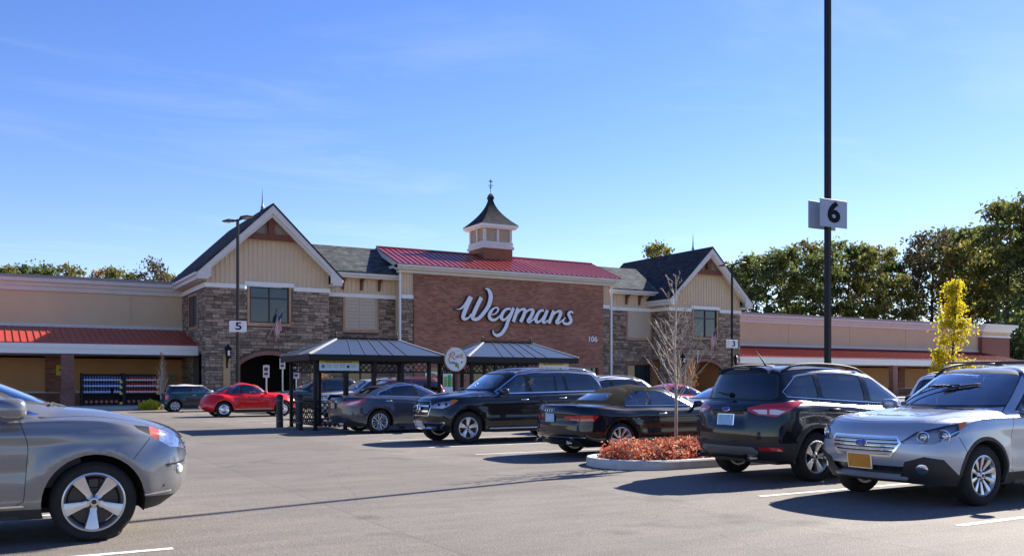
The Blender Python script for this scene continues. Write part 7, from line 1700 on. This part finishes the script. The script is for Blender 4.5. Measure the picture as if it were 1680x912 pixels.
# young tree in the island, nearly bare
def bare_tree(H, seed, nbr, leafm, nleaf, ang=38, blen=.36, r0=.034, z0=.36):
    rr = random.Random(seed); t = empty('young_tree'); mb = MB(); mb.tube([(0, 0, -.1), (.01, 0, H*.3), (-.015, .01, H*.6), (.01, 0, H*.85), (.0, 0, H)], [r0, r0*.85, r0*.6, r0*.3, .004], 8); lf = MB(); tips = []
    for k in range(nbr):
        f = z0+(1-z0)*(k/nbr)**1.05; z = H*f; a = k*2.4+rr.uniform(-.4, .4); L = H*blen*(1.12-f)*rr.uniform(.7, 1.15); e = R(ang+rr.uniform(-10, 14))
        d = Vector((math.cos(a)*math.cos(e), math.sin(a)*math.cos(e), math.sin(e))); p0 = Vector((0, 0, z)); p1 = p0+d*L*.5+Vector((0, 0, .01)); p2 = p0+d*L+Vector((0, 0, L*.16))
        mb.tube([p0, p1, p2], [r0*.40*(1.15-f), r0*.30*(1.15-f), .004], 5, cap=False); tips.append(p2)
        for j in range(rr.randint(2, 4)):
            s_ = rr.uniform(.3, .9); q = p0.lerp(p2, s_); w = (d+Vector((rr.uniform(-.8, .8), rr.uniform(-.8, .8), rr.uniform(.1, .7)))).normalized()*L*rr.uniform(.15, .4); mb.tube([q, q+w], [.006, .003], 4, cap=False); tips.append(q+w)
    for _ in range(nleaf): p = rr.choice(tips)+Vector((rr.gauss(0, .04), rr.gauss(0, .04), rr.gauss(0, .04))); add_leaf(lf, p, rr.uniform(.04, .075), rr)
    mb.build('trunk', M_BARKP, t, fix=False, smooth=True); lf.build('crown', leafm, t, fix=False); return t
RL = leaf_mat('dry_leaf', [(.25, .09, .02), (.38, .16, .03), (.30, .20, .05)], .4)
t = bare_tree(3.42, 5, 46, RL, 14, z0=.30); t.location = (11.12, 13.15, .08); tag(t, 'slender nearly bare young tree in the planted island', 'tree')
x, y = at_depth(266, 49.6); t = bare_tree(2.9, 8, 70, RL, 260, ang=55, blen=.32, r0=.075, z0=.16); t.location = (x, y, .1); tag(t, 'dry brown-twigged small tree beside the jug racks', 'tree')
x, y = at_depth(1134, 66); t = bare_tree(3.0, 12, 60, RL, 700, ang=55, blen=.30, r0=.03, z0=.18); t.location = (x, y, .1); tag(t, 'small autumn tree before the far archway', 'tree')
x, y = at_depth(528, 50); t = bare_tree(2.4, 15, 70, RL, 900, ang=45, blen=.40, r0=.03, z0=.08); t.location = (x, y, .1); tag(t, 'golden brown shrub right of the near archway', 'shrub')
# red barberry in the island
BB = leaf_mat('barberry_leaf', [(.10, .012, .014), (.36, .03, .025), (.18, .16, .05), (.50, .07, .045), (.58, .34, .22), (.46, .08, .05), (.60, .26, .12), (.14, .18, .05)], .4)
sb = MB(); rb = random.Random(4); tw = MB()
for i in range(250):
    x = 9.72+(rb.random()**1.35)*9.4; y = rb.uniform(12.42, 13.86); h = rb.uniform(.13, .30)*(1.0 if x < 14 else .8)
    if x < 10.15 and abs(y-13.12) > .45: continue
    tw.tube([(x, y, .08), (x+rb.uniform(-.1, .1), y+rb.uniform(-.1, .1), h)], [.006, .002], 4, cap=False)
    for _ in range(95 if x < 14 else 50):
        a = rb.uniform(0, 6.28); q = rb.random()**.6*.22; add_leaf(sb, (x+q*math.cos(a), y+q*math.sin(a), .10+h*rb.uniform(.15, 1.25)), rb.uniform(.03, .06), rb, 1.4)
o = tag(sb.build('shrub_bed', BB, None, fix=False), 'low red and orange barberry shrubs filling the planted island', 'shrubs', kind='stuff'); o2 = tw.build('twigs', M_BARKP, o, fix=False)
gp_ = MB(); 
for k in range(9):
    a = k*.7; b = Vector((12.05, 13.05, .12)); e_ = b+Vector((.13*math.cos(a), .13*math.sin(a), .55+.2*math.sin(k*2.1)))
    gp_.tube([b, e_], [.006, .002], 4, cap=False)
    for _ in range(26): add_leaf(gp_, b.lerp(e_, rb.uniform(.25, 1))+Vector((rb.gauss(0, .04), rb.gauss(0, .04), 0)), rb.uniform(.04, .07), rb)
tag(gp_.build('upright_green_plant', leaf_mat('fresh_green', [(.06, .12, .02), (.12, .2, .03), (.25, .28, .04)], .45), None, fix=False), 'fresh green upright plant among the red shrubs beside the black compact SUV', 'plant')
# flower bed by the racks
fx, fy_ = at_depth(247, 49.7); fl_ = MB(); st_ = MB()
bed = MB().add([(fx+.9*math.cos(i*.1745)*1.0, fy_+.55*math.sin(i*.1745), .03) for i in range(36)], [tuple(range(36))]).build('flower_bed', mat('mulch')); tag(bed, kind='structure')
FL = leaf_mat('yellow_flower', [(.26, .34, .03), (.45, .48, .04), (.75, .62, .05), (.8, .7, .25)], .4)
for i in range(3200):
    a, q = rb.uniform(0, 6.28), math.sqrt(rb.random()); add_leaf(fl_, (fx+.62*q*math.cos(a), fy_+.4*q*math.sin(a), .05+rb.random()*.5*(1.1-q*.5)), rb.uniform(.05, .11), rb)
tag(fl_.build('yellow_flowers', FL, None, fix=False), 'clump of yellow green flowers at the foot of the dry small tree', 'flowers', kind='stuff')
